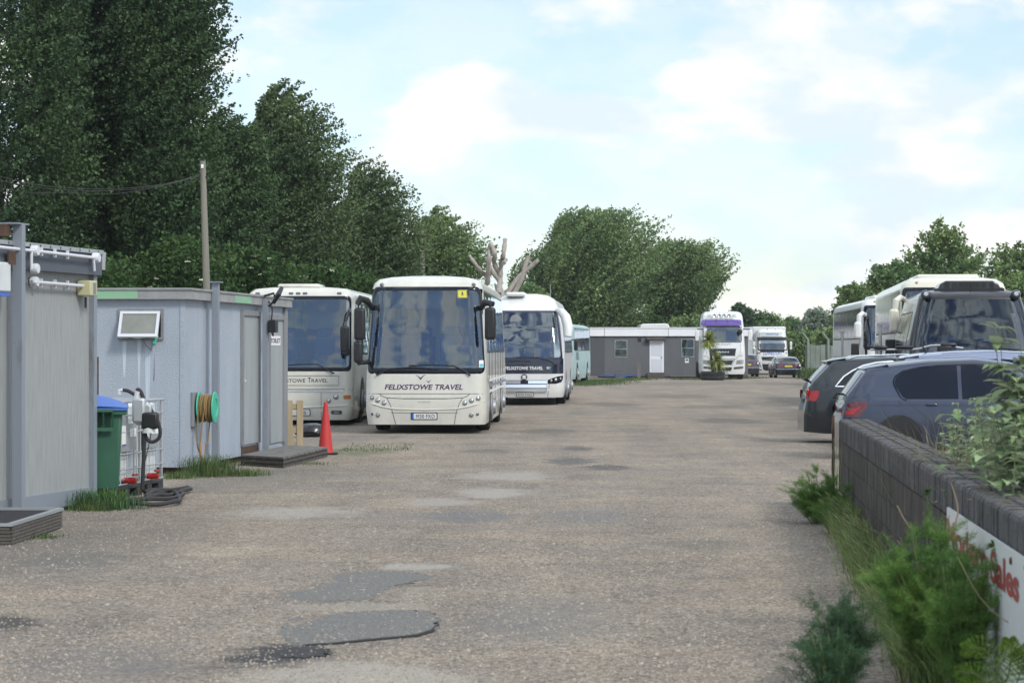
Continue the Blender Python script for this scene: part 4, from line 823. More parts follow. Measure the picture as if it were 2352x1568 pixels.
for y in (-.55, .55): MB().lathe([(.05, 0), (.05, .1), (.04, .1), (.04, .0)], (.16, y, .30), (-1, 0, 0), 12).build('exhaust', M['chrome'], root)
MB().box(.03, .08, -.27, .27, .70, .83).build('plate_recess', M['black_plastic'], root)
# tall lilac car, middle
sC = 132.4; C_ = lambda x, y: ((x-2020)/sC, H-(y-HY)/sC)
top = [(0, .60), (.06, .66), (.10, 1.0), (.20, 1.12), (.46, 1.55), (.50, 1.62), (.85, 1.675), (1.5, 1.72), (2.0, 1.735), (2.7, 1.70), (3.2, 1.58), (3.9, 1.15), (4.4, 1.0), (4.6, .7)]
root, cs = car('parked_car', 'pale lilac tall car between the two darker parked cars', ((2020-CX)/sC, F/sC+.9, 0), R(-2), top, 1.05, [[(.8, 1.12), (1.0, 1.45), (1.5, 1.58), (2.1, 1.6), (2.1, 1.12)], [(2.16, 1.12), (2.16, 1.6), (2.8, 1.55), (3.5, 1.12)]], 'paint_lilac', (.85, 3.6),
    gtop=(.22, .46), group='cars parked beside the wall', windscreen=(3.2, 3.85), lampq=([(.06, .8), (.25, .8), (.3, 1.15), (.14, 1.12)], 'dark_red_lamp'))
MB().tube([cs.topf(.95, -.2), cs.topf(.95, -.2)+Vector((-.13, 0, .17))], [.02, .006], 6).build('aerial', M['black_plastic'], root)
MB().tube([cs.side(-1)(x, cs.top(x)-.03, -.05)+Vector((0, 0, .015)) for x in (1.15, 1.4, 2, 2.6, 3.2)], .012, 6).build('roof_rail', M['black_plastic'], root)
MB().tube([cs.topf(x, .3, .03) for x in (1.9, 2.4, 3.0)], .02, 6).build('roof_trim', M['black_plastic'], root)
MB().add([(.38, -.60, 1.60), (.38, .60, 1.60), (.75, .66, 1.66), (.75, -.66, 1.66), (.48, -.6, 1.53), (.48, .6, 1.53)], [(0, 1, 2, 3), (0, 4, 5, 1), (0, 3, 4), (1, 5, 2)]).build('spoiler', M['lens_dark'], root)
# hatchback, nearest
sB = 142.7; B_ = lambda x, y: ((x-1936)/sB, H-(y-HY)/sB)
top = [(0, .56), (.03, .62), (.04, .86), (.06, .94), (.10, 1.01), (.40, 1.40), (.44, 1.455), (.80, 1.51), (1.43, 1.58), (2.19, 1.605), (2.83, 1.53), (3.53, 1.05), (4.13, .9), (4.28, .6)]
DX = .168; sh_ = lambda l: [(x-DX, z) for x, z in l]
wn = sh_([(1.05, 1.18), (1.035, 1.24), (1.065, 1.317), (1.177, 1.395), (1.40, 1.45), (1.72, 1.49), (2.05, 1.51), (2.05, .965), (1.22, .965), (1.16, .995)])
wn2 = sh_([(2.11, .965), (2.11, 1.515), (2.5, 1.51), (2.9, 1.42), (3.35, 1.12), (3.45, .97)])
root, cs = car('parked_car', 'blue grey hatchback with dark red tail lamp, right behind the wall end', ((1936-CX)/sB, F/sB+.88, 0), R(-1.5), top, .955, [wn, wn2], 'paint_blue_grey', (.92, 3.45), W=.89,
    gtop=(.11, .38), lampq=([B_(*p) for p in [(1934, 940), (1950, 926), (1975, 921), (1995, 923), (1998, 930), (1985, 948), (1975, 958), (1940, 957)]], 'dark_red_lamp'), group='cars parked beside the wall', windscreen=(2.9, 3.5))
fn = cs.side(-1)
polypatch(fn, [B_(*p) for p in [(1945, 945), (1962, 938), (1984, 932), (1970, 944), (1964, 952), (1946, 952)]], .014, M['red_lamp'], 'brake_lamp', root)
seam(fn, [(B_(2053, 936)[0]+.153*math.cos(R(a)), B_(2053, 936)[1]+.153*math.sin(R(a))) for a in range(0, 361, 15)], .008, M['seam'], 'fuel_flap', root)
seam(fn, sh_([(1.20, .96), (1.40, .78), (1.65, .58)]), .010, M['seam'], 'door_gap', root); seam(fn, sh_([(.62, .865), (1.1, .87), (2.6, .87)]), .008, M['seam'], 'panel_gap', root); seam(fn, sh_([(.28, 1.0), (.45, 1.0), (.43, .93)]), .008, M['seam'], 'panel_gap', root); seam(fn, sh_([(.72, 1.45), (.70, 1.36), (.62, 1.28)]), .008, M['seam'], 'panel_gap', root)
seam(fn, sh_([(2.08, .5), (2.08, 1.5)]), .012, M['seam'], 'door_gap', root); ringw = [(a, z) for a, z in wn[:7]]; seam(fn, sh_([(1.22, .95), (1.13, .98), (1.03, 1.18), (1.015, 1.25), (1.05, 1.33), (1.17, 1.41), (1.40, 1.467), (1.72, 1.507), (2.3, 1.53), (2.6, 1.51)]), .022, M['black_gloss'], 'window_trim', root, off=.010)
MB().obox(fn(1.45, .88, .02), (.17, .03, .035)).build('door_handle', M['paint_blue_grey'], root, bevel=.01)
o = MB(); o.add([(.39, -.58, 1.45), (.39, .58, 1.45), (.79, .62, 1.525), (.79, -.62, 1.525), (.48, -.60, 1.38), (.48, .60, 1.38)], [(0, 1, 2, 3), (0, 4, 5, 1), (0, 3, 4), (1, 5, 2)]); o.build('spoiler', M['paint_blue_grey'], root)
MB().tube([(.10, -.35, 1.03), (-.02, -.40, 1.05), (-.08, -.38, .98), (.0, -.3, .96)], [.015, .025, .03, .01], 6).build('rear_wiper', M['black_plastic'], root)
MB().box(.03, .07, -.27, .27, .66, .78).build('plate_recess', M['black_plastic'], root)
# bike carrier on the estate
sR = 120.6; YR = F/sR; q = lambda zx, zy: P(1935.9+zx*.17696, 725.9+zy*.17696, YR)
root = thing('bike_carrier', 'silver and black bike carrier on the roof of the dark estate car', 'roof rack', q(740, 540)); o0 = root.location
def rel(pts): return [Vector(p)-o0 for p in pts]
MB().tube(rel([q(355, 435), q(900, 432), q(980, 425), q(1060, 402), q(1150, 380), q(1290, 378), q(1380, 390), q(1560, 415)]), .020, 8).build('wheel_rail', M['alloy'], root)
for a, w_, h_ in ((490, .26, .07), (800, .34, .06), (1370, .30, .08)): p = q(a, 405 if a < 1000 else 372)-o0; MB().obox(p, (w_, .12, h_)).build('wheel_holder', M['black_plastic'], root, bevel=.03)
for a in (496, 615, 650, 725): MB().tube(rel([q(a, 425), q(a, 515)]), .012, 6).build('strut', M['black_plastic'], root)
MB().tube(rel([q(725, 445), q(718, 545)]), [.05, .06], 8).build('foot', M['black_plastic'], root); MB().tube(rel([q(1010, 370), q(1070, 470)]), .010, 5).build('strap', M['black_plastic'], root)
MB().obox(q(1320, 420)-o0, (.28, .12, .12)).build('foot', M['black_plastic'], root, bevel=.03)
# far saloon and dark hatch, tails to the camera
top = [(0, .62), (.05, .70), (.08, .98), (.14, 1.02), (.7, 1.06), (1.35, 1.36), (1.8, 1.44), (2.6, 1.46), (3.2, 1.38), (3.9, 1.02), (4.8, .85), (5.05, .6)]
def rearcar(label, px, s, scale, tp, w=.95):
    root, cs = car('parked_car', label, ((px-CX)/s, F/s, 0), R(90), tp, 1.0, [[(1.2, 1.03), (1.5, 1.3), (2.2, 1.38), (2.4, 1.03)], [(2.45, 1.03), (2.3, 1.38), (3.1, 1.32), (3.7, 1.03)]], 'paint_black', (1.0, 3.95), W=w, gtop=(.76, 1.34) if tp[4][1] < 1.1 else (.3, .7), windscreen=(3.25, 3.85), scale=scale)
    for sg in (-1, 1):
        mb = MB(); mb.grid([[cs.rear(sg*y, z, .03) for y in (.44, .55, .68, .80, .86)] for z in (.80, .84, .92, .96)]); mb.build('tail_lamp', M['red_lamp'], root)
    mb = MB(); mb.grid([[cs.rear(y, z, .03) for y in np.linspace(-.26, .26, 6)] for z in (.75, .87)]); mb.build('number_plate', M['plate_yellow'], root)
    mb = MB(); mb.tube([Vector((-.03+.1*abs(y)**3, y, .60)) for y in np.linspace(-.85, .85, 12)], .016, 6); mb.build('bumper_trim', M['chrome'], root); return root, cs
rearcar('black saloon car parked in front of the box lorry', 1811.4, 38.0, .87, top)
tp = [(0, .62), (.05, .70), (.08, 1.02), (.3, 1.12), (.75, 1.42), (1.1, 1.48), (2.2, 1.5), (3.0, 1.4), (3.7, 1.02), (4.4, .85), (4.6, .6)]
rearcar('dark hatchback half hidden between the white lorry cab and the box lorry', 1716, 36.6, .95, tp, .88)
# ------------------------------------------------------------------ site huts on the left
mat('cabin_render', (.335, .352, .352), .85, var=.22, vscale=(26, 26, 2.2), bump=.5, bscale=70)
mat('cabin_fascia', (.10, .115, .14), .8, var=.15, vscale=(3, 3, 3), bump=.3, bscale=80)
mat('steel_grey', (.22, .25, .29), .5, c2=(.15, .15, .16), vscale=(3, 3, .8), thr=(.30, .42))
mat('rust', (.10, .055, .035), .85, var=.4, vscale=(8, 8, 8))
mat('hut_render', (.375, .425, .49), .85, var=.14, vscale=(2.2, 2.2, .8), bump=.9, bscale=38)
mat('hut_fascia', (.33, .34, .34), .75, var=.3, vscale=(3, 3, 5))
mat('green_paint', (.24, .44, .28), .7, c2=(.36, .38, .37), vscale=(2.5, 2.5, 7), thr=(.40, .47))
mat('grey_door', (.34, .37, .38), .7, var=.2, vscale=(3, 3, .6))
mat('grey_frame', (.26, .27, .28), .75, var=.3, vscale=(4, 4, 1))
mat('pvc_white', (.62, .64, .68), .45)
mat('frosted', (.24, .25, .22), .35, var=.3, vscale=(3, 3, 3))
mat('old_wood', (.13, .115, .10), .9, var=.45, vscale=(3, 14, 14), bump=.5, bscale=30)
mat('fresh_wood', (.42, .34, .22), .85, var=.25, vscale=(12, 12, 1.5))
mat('mat_black', (.022, .021, .024), .95, bump=.6, bscale=200)
mat('alu_trim', (.42, .44, .45), .45, metal=.6)
mat('bin_green', (.032, .125, .075), .55, var=.25, vscale=(2, 2, 2))
mat('bin_blue', (.06, .15, .48), .5, var=.12)
mat('tank_white', (.66, .70, .70), .5, var=.15, vscale=(2, 2, 3))
mat('galv', (.45, .47, .48), .5, metal=.5)
mat('hose_black', (.028, .026, .027), .7)
mat('hose_brown', (.26, .17, .07), .65, island=0)
mat('reel_green', (.05, .42, .28), .5)
mat('yellow_old', (.50, .48, .28), .6)
mat('cone_red', (.50, .03, .028), .6, var=.15, vscale=(5, 5, 5))
mat('bag_black', (.015, .015, .017), .25)
mat('stain_white', (.60, .65, .70), .8)
# cabin A
O = G(213, 1160); tA = .198; aA = math.atan(tA); dA = (math.sin(aA), math.cos(aA)); zt = H+(HY-575)*O.y/F; zb_ = H+(HY-1137)*O.y/F
root = thing('site_cabin', 'grey streaked site cabin with dark fascia and steel posts at the left edge', 'portable cabin', O, -aA)
fa = lambda px, py: onface(O, dA, px, py)
MB().box(-3, 0, -7.5, 0, zb_, zt-.05).build('wall', M['cabin_render'], root)
MB().box(-3.1, .10, -7.6, .03, zt-.285, zt-.045).build('fascia', M['cabin_fascia'], root)
mb = MB(); mb.box(.101, .12, -7.6, .03, zt-.045, zt+.0); mb.build('roof_trim', M['alu_trim'], root)
mb = MB()
for k in range(26): mb.box(.120, .126, -7.4+k*.29, -7.385+k*.29, zt-.036, zt-.012)
mb.build('trim_screw', M['seam'], root)
MB().box(-3.12, .10, -7.58, .05, zt-.04, zt-.01).build('roof', M['cabin_fascia'], root)
MB().add([(.10, .03, zt-.01), (.10, .16, zt-.02), (.11, .10, zt-.22), (.10, .03, zt-.22), (-.2, .03, zt-.01), (-.2, .16, zt-.02)], [(0, 1, 2, 3), (0, 4, 5, 1)]).build('gutter_end', M['alu_trim'], root)
MB().box(-2.9, .02, -7.5, .0, zb_-.07, zb_+.1).build('base_rail', M['steel_grey'], root)
def hpost(y, w, z0, z1, x0=.02, capw=.0, parent=root):
    mb = MB(); mb.box(x0, x0+.012, y-w/2, y+w/2, z0, z1); mb.box(x0+.012, x0+.105, y-.006, y+.006, z0, z1); mb.box(x0+.105, x0+.117, y-w/2, y+w/2, z0, z1)
    if capw: mb.box(x0-.03, x0+.16, y-capw, y+capw, z1, z1+.012)
    return mb
y1 = onface((O[0]+.19*math.cos(aA), O[1]-.19*math.sin(aA)), dA, 52, 800)[0]; p = MB(); p.box(.14, .15, y1-.05, y1-.035, zb_-.2, zt+.17); p.box(.10, .19, y1-.052, y1-.042, zb_-.2, zt+.17); p.box(.185, .20, y1-.05, y1+.05, zb_-.2, zt+.17); p.box(.10, .19, y1+.042, y1+.052, zb_-.2, zt+.17); p.box(-.1, .2, y1-.16, y1+.16, zt+.17, zt+.185)
pp_ = p.build('corner_post', M['steel_grey'], root); MB().box(.146, .165, y1-.3, y1-.12, zt-.25, zt-.12).build('bracket', M['rust'], pp_); MB().box(-.1, .1, y1-.28, y1-.12, zt+.04, zt+.165).build('bracket', M['rust'], pp_)
p = MB().box(.0, .06, -.12, -.02, zb_-.14, zt-.285); p.build('corner_post', M['steel_grey'], root)
y0_ = onface((O[0]+.16*math.cos(aA), O[1]-.16*math.sin(aA)), dA, 26, 640)[0]; za, zc = fa(14, 605)[1], fa(14, 673)[1]; zc = min(zc, za-.3)
o = MB().box(.0, .16, y0_-1.0, y0_, zc, za).build('heater_box', M['yellow_old'], root, bevel=.02); o.data.materials[0] = M['tank_white']; MB().box(.0, .15, y0_-.99, y0_-.01, zc-.04, zc-.002).build('heater_base', M['plate_blue'], o)
def fao(px, py, off): return onface((O[0]+off*math.cos(aA), O[1]-off*math.sin(aA)), dA, px, py)
def cpt(px, py, off=.17): y, z = fao(px, py, off); return Vector((off, y, z))
mb = MB(); mb.tube([cpt(-60, 561), cpt(72, 575.5), cpt(217, 592)], .017, 8); mb.tube([cpt(72, 577, .17), cpt(72, 618, .17)], .017, 8); mb.build('conduit', M['pvc_white'], root)
mb = MB(); mb.tube([cpt(72, 647, .08), cpt(198, 657, .08)], .018, 8); mb.build('conduit', M['pvc_white'], root)
for px, py, of in ((73, 576, .14), (73, 617, .12), (72, 647, .02), (214, 592, .14)): MB().lathe([(.055, 0), (.055, .06), (.048, .075), (.001, .075)], cpt(px, py, of), (1, 0, 0), 16).build('junction_box', M['pvc_white'], root)
for px, py in ((95, 577.5), (126, 581), (155, 585), (94, 649), (126, 652), (155, 654)): MB().obox(cpt(px, py, .16 if py < 600 else .06), (.03, .02, .09)).build('clip', M['pvc_white'], root)
MB().tube([cpt(215, 596), cpt(217, 622)], .016, 6).build('cable', M['pvc_white'], root)
yy, zz = fao(206, 662, .12); o = MB().obox((.09, yy, zz), (.16, .22, .17)).build('isolator_box', M['yellow_old'], root, bevel=.012); MB().box(.171, .176, yy-.02, yy+.06, zz-.06, zz+.06).build('switch', M['grey_frame'], o); MB().tube([(.08, yy-.02, zz-.1), (.08, yy-.02, zz-.22)], .014, 6).build('cable', M['hose_black'], o)
# step platform
a = G(27, 1252); b_ = G(145, 1211); dv = (b_-a); Ls = dv.length; an = math.atan2(dv.x, dv.y); root = thing('step_platform', 'low wooden step with black mat top and metal edge at bottom left', 'step', a, -an)
mb = MB()
for k in range(2):
    for j in range(5): mb.box(-1.6+.02, -.02, -.0+k*(Ls-.03), .03+k*(Ls-.03), .01+j*.032, .036+j*.032)
for j in range(5): mb.box(-.03, 0, .03, Ls-.03, .01+j*.032, .036+j*.032)
mb.build('deck_boards', M['old_wood'], root); MB().box(-1.6, -.03, .03, Ls-.03, .12, .175).build('mat', M['mat_black'], root)
mb = MB(); mb.box(-.045, .008, -.01, Ls+.01, .172, .20); mb.box(-1.6, -.045, -.01, .03, .172, .20); mb.box(-1.6, -.045, Ls-.03, Ls+.01, .172, .20); mb.build('edge_trim', M['alu_trim'], root)
# wheelie bin
def bin_thing():
    Pb = Vector(((281-CX)/(F/29.08), 29.08, 0)); root = thing('wheelie_bin', 'big green wheelie bin with domed blue lid beside the grey cabin', 'bin', Pb, math.atan(.14))
    mb = MB(); w, d, h = 1.2, .85, 1.12; v = [(-w+.06, .05, .16), (-.05, .05, .16), (-.05, d-.05, .16), (-w+.06, d-.05, .16), (-w, 0, h), (0, 0, h), (0, d, h), (-w, d, h)]
    mb.add(v, [(0, 3, 2, 1), (4, 5, 6, 7), (0, 1, 5, 4), (1, 2, 6, 5), (2, 3, 7, 6), (3, 0, 4, 7)]); mb.build('body', M['bin_green'], root, bevel=.03)
    mb = MB(); mb.box(-w-.03, .05, -.04, d+.03, h-.10, h-.02); mb.build('rim', M['bin_green'], root, bevel=.015)
    for x in (-.22, -.95):
        mb = MB(); mb.box(x-.12, x+.12, -.15, -.04, h-.06, h-.03)
        for k in (-.12, .0, .10): mb.add([(x+k, -.04, h-.05), (x+k+.02, -.04, h-.05), (x+k+.02, -.15, h-.05), (x+k, -.15, h-.05), (x+k, -.04, h-.26), (x+k+.02, -.04, h-.26)], [(0, 1, 2, 3), (0, 3, 4), (1, 5, 2), (3, 2, 5, 4)])
        mb.box(x-.12, x+.12, -.06, -.035, h-.28, h-.24); mb.build('handle_bracket', M['bin_green'], root)
    mb = MB(); rows = []
    for u in np.linspace(0, 1, 9): rows.append([(-w-.04+(w+.10)*v_, -.06+(d+.1)*u, h-.02+.17*math.sin(math.pi*min(.98, max(.02, u)))**.7*math.sin(math.pi*min(.985, max(.015, v_)))**.55) for v_ in np.linspace(0, 1, 13)])
    mb.grid(rows); mb.box(-w-.04, .06, -.06, d+.04, h-.045, h-.018); mb.build('lid', M['bin_blue'], root)
    for x in (-.15, -w+.15):
        for y in (.12, d-.12): wheel(root, x, y, .1, .05, 1)
bin_thing()
# two IBC tanks
mat('pallet_plastic', (.03, .03, .032), .6)
def ibc():
    root = thing('liquid_tank', '', 'tank', (0, 0, 0)); w = 1.0
    MB().box(-1.14, -.06, .06, .94, .17, 1.10).build('bottle', M['tank_white'], root, bevel=.06, seg=3)
    mb = MB()
    for k in range(5):
        y = .03+k*.235; mb.tube([(-.01, y, .15), (-.01, y, 1.13)], .010, 6)
        for j in range(1): mb.tube([(-1.19, y, .15), (-1.19, y, 1.13)], .010, 6)
    for k in range(6): x = -1.16+k*.225; mb.tube([(x, .02, .15), (x, .02, 1.13)], .010, 6); mb.tube([(x, .98, .15), (x, .98, 1.13)], .010, 6)
    for z in (.16, .34, .52, .78, .98, 1.14):
        r = .016 if z > 1.1 else .010; mb.tube([(0, 0, z), (0, 1.0, z), (-1.2, 1.0, z), (-1.2, 0, z), (0, 0, z)], r, 6)
    mb.build('cage', M['galv'], root)
    MB().box(-.004, .002, .22, .80, .55, .88).build('steel_label_plate', M['alu_trim'], root)
    l = MB().box(.002, .006, .28, .42, .62, .86).build('label', M['white_ink'], root); MB().box(.006, .009, .28, .42, .62, .64).build('label_print', M['blue_ink'], l)
    for y in (.56, .68): MB().box(.003, .007, y, y+.10, .72, .82).build('label', M['white_ink'], root)
    mb = MB(); mb.box(-1.18, -.0, .0, 1.0, .10, .14)
    for y in (.0, .42, .84):
        for x in (-1.18, -.66, -.14): mb.box(x, x+.14, y, y+.16, .0, .10)
    mb.build('pallet', M['pallet_plastic'], root, bevel=.008)
    o = MB().lathe([(.04, 0), (.04, .1), (.03, .14), (.001, .14)], (-.03, .5, .20), (1, 0, 0), 12).build('outlet', M['red_lamp'], root); MB().obox((.09, .5, .27), (.03, .14, .025)).build('valve_handle', M['red_lamp'], o)
    MB().lathe([(.1, 0), (.1, .05), (.08, .06), (.001, .06)], (-.6, .5, 1.10), (0, 0, 1), 16).build('cap', M['red_lamp'], root)
    return root
r1 = ibc(); pI = G(326, 1136); r1.location = pI - Vector((math.sin(aA), math.cos(aA), 0)); r1.rotation_euler = (0, 0, -aA)
tag(r1, 'white liquid tank in metal cage next to the green bin', 'tank', 'caged liquid tanks')
pI2 = r1.location + Vector((math.sin(aA), math.cos(aA), 0))*1.10 + Vector((-.10, 0, 0))
r2 = copy_tree(r1); r2.location = pI2; tag(r2, 'white liquid tank in metal cage nearer the toilet hut, with pump hoses in front', 'tank', 'caged liquid tanks')
# pump on the tank
Yp = pI.y-.05; pz0 = P(330, 1040, Yp); root = thing('fuel_pump', 'grey hand pump with looping black hose hung on the caged tank', 'pump', (pz0.x+.05, pz0.y-.5, 0)); o0 = root.location
q = lambda zx, zy, dy=0: P(272+zx*.2006, 865+zy*.2006, Yp-.55+dy)-o0
MB().obox(q(238, 385), (.16, .14, .30)).build('pump_body', M['galv'], root, bevel=.03); MB().obox(q(245, 485), (.10, .10, .14)).build('filter', M['alu_trim'], root, bevel=.02)
MB().obox(q(365, 500), (.20, .16, .20)).build('motor', M['black_plastic'], root, bevel=.03); MB().lathe([(.075, -.06), (.075, .07), (.001, .08)], q(345, 585), (0, 0, 1), 14).build('gauge', M['tank_white'], root); MB().obox(q(335, 390), (.10, .10, .16)).build('pump_head', M['galv'], root, bevel=.02)
MB().tube([q(205, 275), q(212, 200), q(225, 165)], .035, 8).build('pipe', M['pvc_white'], root); MB().tube([q(10, 200), q(12, 160), q(50, 152)], .022, 8).build('pipe', M['pvc_white'], root)
def smooth(pts, n=6):
    o = []
    for i in range(len(pts)-1):
        p0, p1, p2, p3 = pts[max(i-1, 0)], pts[i], pts[i+1], pts[min(i+2, len(pts)-1)]
        for k in range(n): u = k/n; o.append(.5*((2*p1)+(p2-p0)*u+(2*p0-5*p1+4*p2-p3)*u*u+(3*p1-p0-3*p2+p3)*u**3))
    return o+[pts[-1]]
MB().tube(smooth([q(50, 152), q(110, 162), q(190, 205)]), .022, 8).build('hose', M['hose_black'], root)
MB().tube(smooth([q(215, 165), q(228, 148), q(262, 185), q(290, 280), q(300, 420), q(295, 700), q(290, 900), q(280, 1150), q(275, 1290)]), .026, 8).build('hose', M['hose_black'], root)
MB().tube(smooth([q(355, 350), q(400, 420), q(455, 520), q(480, 640), q(455, 710), q(385, 745), q(325, 705), q(305, 620)]), .022, 8).build('hose', M['hose_black'], root)
MB().tube(smooth([q(385, 540), q(365, 700), q(320, 900), q(290, 1050)]), .006, 5).build('cable', M['hose_black'], root)
# hose coil on the ground
root = thing('ground_hose', 'black hose lying in loops on the gravel in front of the tanks', 'hose', G(355, 1140)); o0 = root.location.copy()
mb = MB()
def gq(zx, zy, lift=0): p = G(272+zx*.2006, 865+zy*.2006+4, .03); p.z = .03+lift; return p-o0
for pts in ([(80, 1430), (250, 1450), (450, 1440), (680, 1415), (700, 1370), (640, 1310), (520, 1300), (400, 1310), (310, 1350)], [(90, 1400), (300, 1395), (600, 1370), (740, 1340), (700, 1310)], [(300, 1300), (420, 1290), (600, 1275), (800, 1262)], [(320, 1370), (450, 1345), (600, 1330), (780, 1285), (830, 1262)]):
    mb.tube(smooth([gq(*p, lift=.02*(i % 2)) for i, p in enumerate(pts)]), .026, 7)
mb.build('hose_loops', M['hose_black'], root)
# hut B
O = G(422, 1089); tB = .107; aB = math.atan(tB); dB = (math.sin(aB), math.cos(aB)); dF = (-math.cos(aB), math.sin(aB)); zt = H+(HY-661)*O.y/F; zb_ = H+(HY-1073)*O.y/F
root = thing('toilet_hut', 'pale blue rendered toilet hut with peeling green roof edge', 'hut', O, -aB)
fb = lambda px, py: onface(O, dB, px, py)
LB = fb(655, 900)[0]
MB().box(-3.4, 0, 0, LB, zb_, zt-.06).build('wall', M['hut_render'], root)
MB().box(-.05, .012, -.012, .04, zb_, zt-.13).build('corner_strip', M['hut_render'], root)
mb = MB(); mb.box(-3.5, .10, -.10, LB+.12, zt-.16, zt-.03); f_ = mb.build('fascia', M['hut_fascia'], root); MB().box(-3.52, .12, -.12, LB+.14, zt-.03, zt).build('roof', M['hut_fascia'], root)
u0 = onface(O, dF, 320, 690)[0]; MB().box(-3.5, -u0, -.104, -.10, zt-.155, zt-.035).build('peeling_paint', M['green_paint'], root)
ya, yb = fb(525, 700)[0], fb(562, 700)[0]; MB().box(.10, .104, ya, yb, zt-.155, zt-.035).build('peeling_paint', M['green_paint'], root)
MB().box(-3.3, -.05, .1, LB-.1, zb_-.14, zb_+.0).build('base_frame', M['rust'], root)
for y in (.2, LB/2, LB-.3):
    MB().box(-.45, -.15, y, y+.25, 0, zb_-.1).build('support_block', M['grey_frame'], root)
# window on the camera-facing end
g = lambda px, py: (lambda r: (-r[0], r[1]))(onface(O, dF, px, py))
(x0, z1), (x1, z0) = g(272, 709), g(376, 780); mb = MB(); t_ = .035
for a in ((x0, x1, z1-t_, z1), (x0, x1, z0, z0+t_), (x0, x0+t_, z0+t_, z1-t_), (x1-t_, x1, z0+t_, z1-t_)): mb.box(a[0], a[1], -.03, .01, a[2], a[3])
wf = mb.build('window', M['grey_frame'], root); MB().box(x0+t_, x1-t_, -.004, -.002, z0+t_, z1-t_).build('opening', M['black_plastic'], wf)
tilt = Matrix.Rotation(R(-24), 3, 'X'); hz = z1-.04; Hs = (z1-z0)*.90; ww = x1-x0-.08
def sp(x, y, z): p = tilt @ Vector((0, y, -z)); return Vector((x0+.04+x, -.04+p.y, hz+p.z))
mb = MB()
def sb_(xa, xb, za, zb2, ya=-.015, yb=.015): mb.add([sp(x, y, z) for z in (za, zb2) for y in (ya, yb) for x in (xa, xb)], [(0, 2, 3, 1), (4, 5, 7, 6), (0, 1, 5, 4), (1, 3, 7, 5), (3, 2, 6, 7), (2, 0, 4, 6)])
sb_(0, ww, 0, .04); sb_(0, ww, Hs-.045, Hs); sb_(0, .04, .04, Hs-.045); sb_(ww-.04, ww, .04, Hs-.045); mb.build('sash', M['pvc_white'], wf)
mb = MB(); mb.add([sp(.04, 0, .04), sp(ww-.04, 0, .04), sp(ww-.04, 0, Hs-.045), sp(.04, 0, Hs-.045)], [(0, 3, 2, 1)]); mb.build('pane', M['frosted'], wf)
for q, w_, h_ in ((.13, .10, .09), (.32, .13, .075), (.50, .09, .08)): MB().lathe([(w_, 0), (w_*.9, h_*.5), (w_*.5, h_), (.001, h_*1.05)], (x0+q, -.06, z0+.03), (0, -.1, 1), 12).build('stored_sack', M['tank_white'], wf)
MB().tube([g_ for g_ in [Vector((x0+.32, -.03, z0+.04)), Vector((x0+.42, -.07, z0-.08)), Vector((x0+.50, -.05, z0-.15))]], .012, 6).build('cable', M['grey_frame'], root)
MB().obox((x0+.56, -.09, z0+.0), (.035, .2, .03), Matrix.Rotation(R(40), 3, 'X')).build('green_stay', M['reel_green'], wf)
mat('run_stain', (.50, .57, .64), .85, c2=(.40, .47, .55), vscale=(22, 4, .7), thr=(.42, .56), detail=3)
mb = MB()
for xa, xb, la, lb2 in ((.05, .12, .02, .55), (.27, .33, .0, .7), (.38, .47, .02, 1.0), (.50, .53, 0, .6)):
    mb.add([(x0+xa, -.003, z0-la), (x0+xb, -.003, z0-la), (x0+xb-.02, -.003, z0-lb2), (x0+xa+.02, -.003, z0-lb2*.93)], [(0, 3, 2, 1)])
mb.build('run_stain', M['run_stain'], root)
# posts, doors
ph0 = MB(); y = onface((O[0]+.16, O[1]), dB, 497, 860)[0]; zP = fb(496, 652)[1]; ph0.box(.105, .115, y-.06, y+.06, .0, zP); ph0.box(.115, .19, y-.062, y-.052, .0, zP); ph0.box(.185, .20, y-.06, y+.06, 0, zP); ph0.box(.115, .19, y+.05, y+.06, .0, zP); ph0.box(.07, .24, y-.12, y+.12, zP, zP+.015); ph0.build('steel_post', M['steel_grey'], root)
y = onface((O[0]+.15, O[1]), dB, 611, 860)[0]; zP = fb(610, 690)[1]; ph1 = MB(); ph1.box(.105, .115, y-.06, y+.06, .0, zP); ph1.box(.115, .18, y-.062, y-.052, 0, zP); ph1.box(.175, .19, y-.06, y+.06, 0, zP); po = ph1.build('steel_post', M['steel_grey'], root)
o = MB().obox((.27, y, fb(610, 750)[1]), (.12, .22, .2)).build('junction_box', M['black_plastic'], root, bevel=.01); MB().tube(smooth([Vector((.25, y-.05, fb(610, 763)[1])), Vector((.27, y, fb(610, 772)[1])), Vector((.25, y+.08, fb(610, 763)[1]))]), .01, 5).build('cable', M['hose_black'], o)
zf_ = fb(612, 680)[1]; fl = MB(); mm = Matrix.Rotation(R(28), 3, 'X') @ Matrix.Rotation(R(35), 3, 'Y'); o = fl.obox((.34, y+.02, zf_), (.06, .26, .22), mm).build('floodlight', M['black_plastic'], root, bevel=.012)
MB().obox(Vector((.34, y+.02, zf_)) + mm @ Vector((.033, 0, 0)), (.006, .21, .17), mm).build('lens', M['lens'], o); MB().tube([(.1, y, zf_-.02), (.28, y, zf_+.03), (.3, y, zf_-.08), (.2, y, zf_-.18)], .02, 6).build('bracket', M['black_plastic'], o)
MB().tube(smooth([Vector((.2, y-.02, zf_-.1)), Vector((.26, y-.04, zf_-.22)), Vector((.24, y, zf_-.4)), Vector((.24, y, zf_-.55))]), .012, 5).build('cable', M['hose_black'], o)
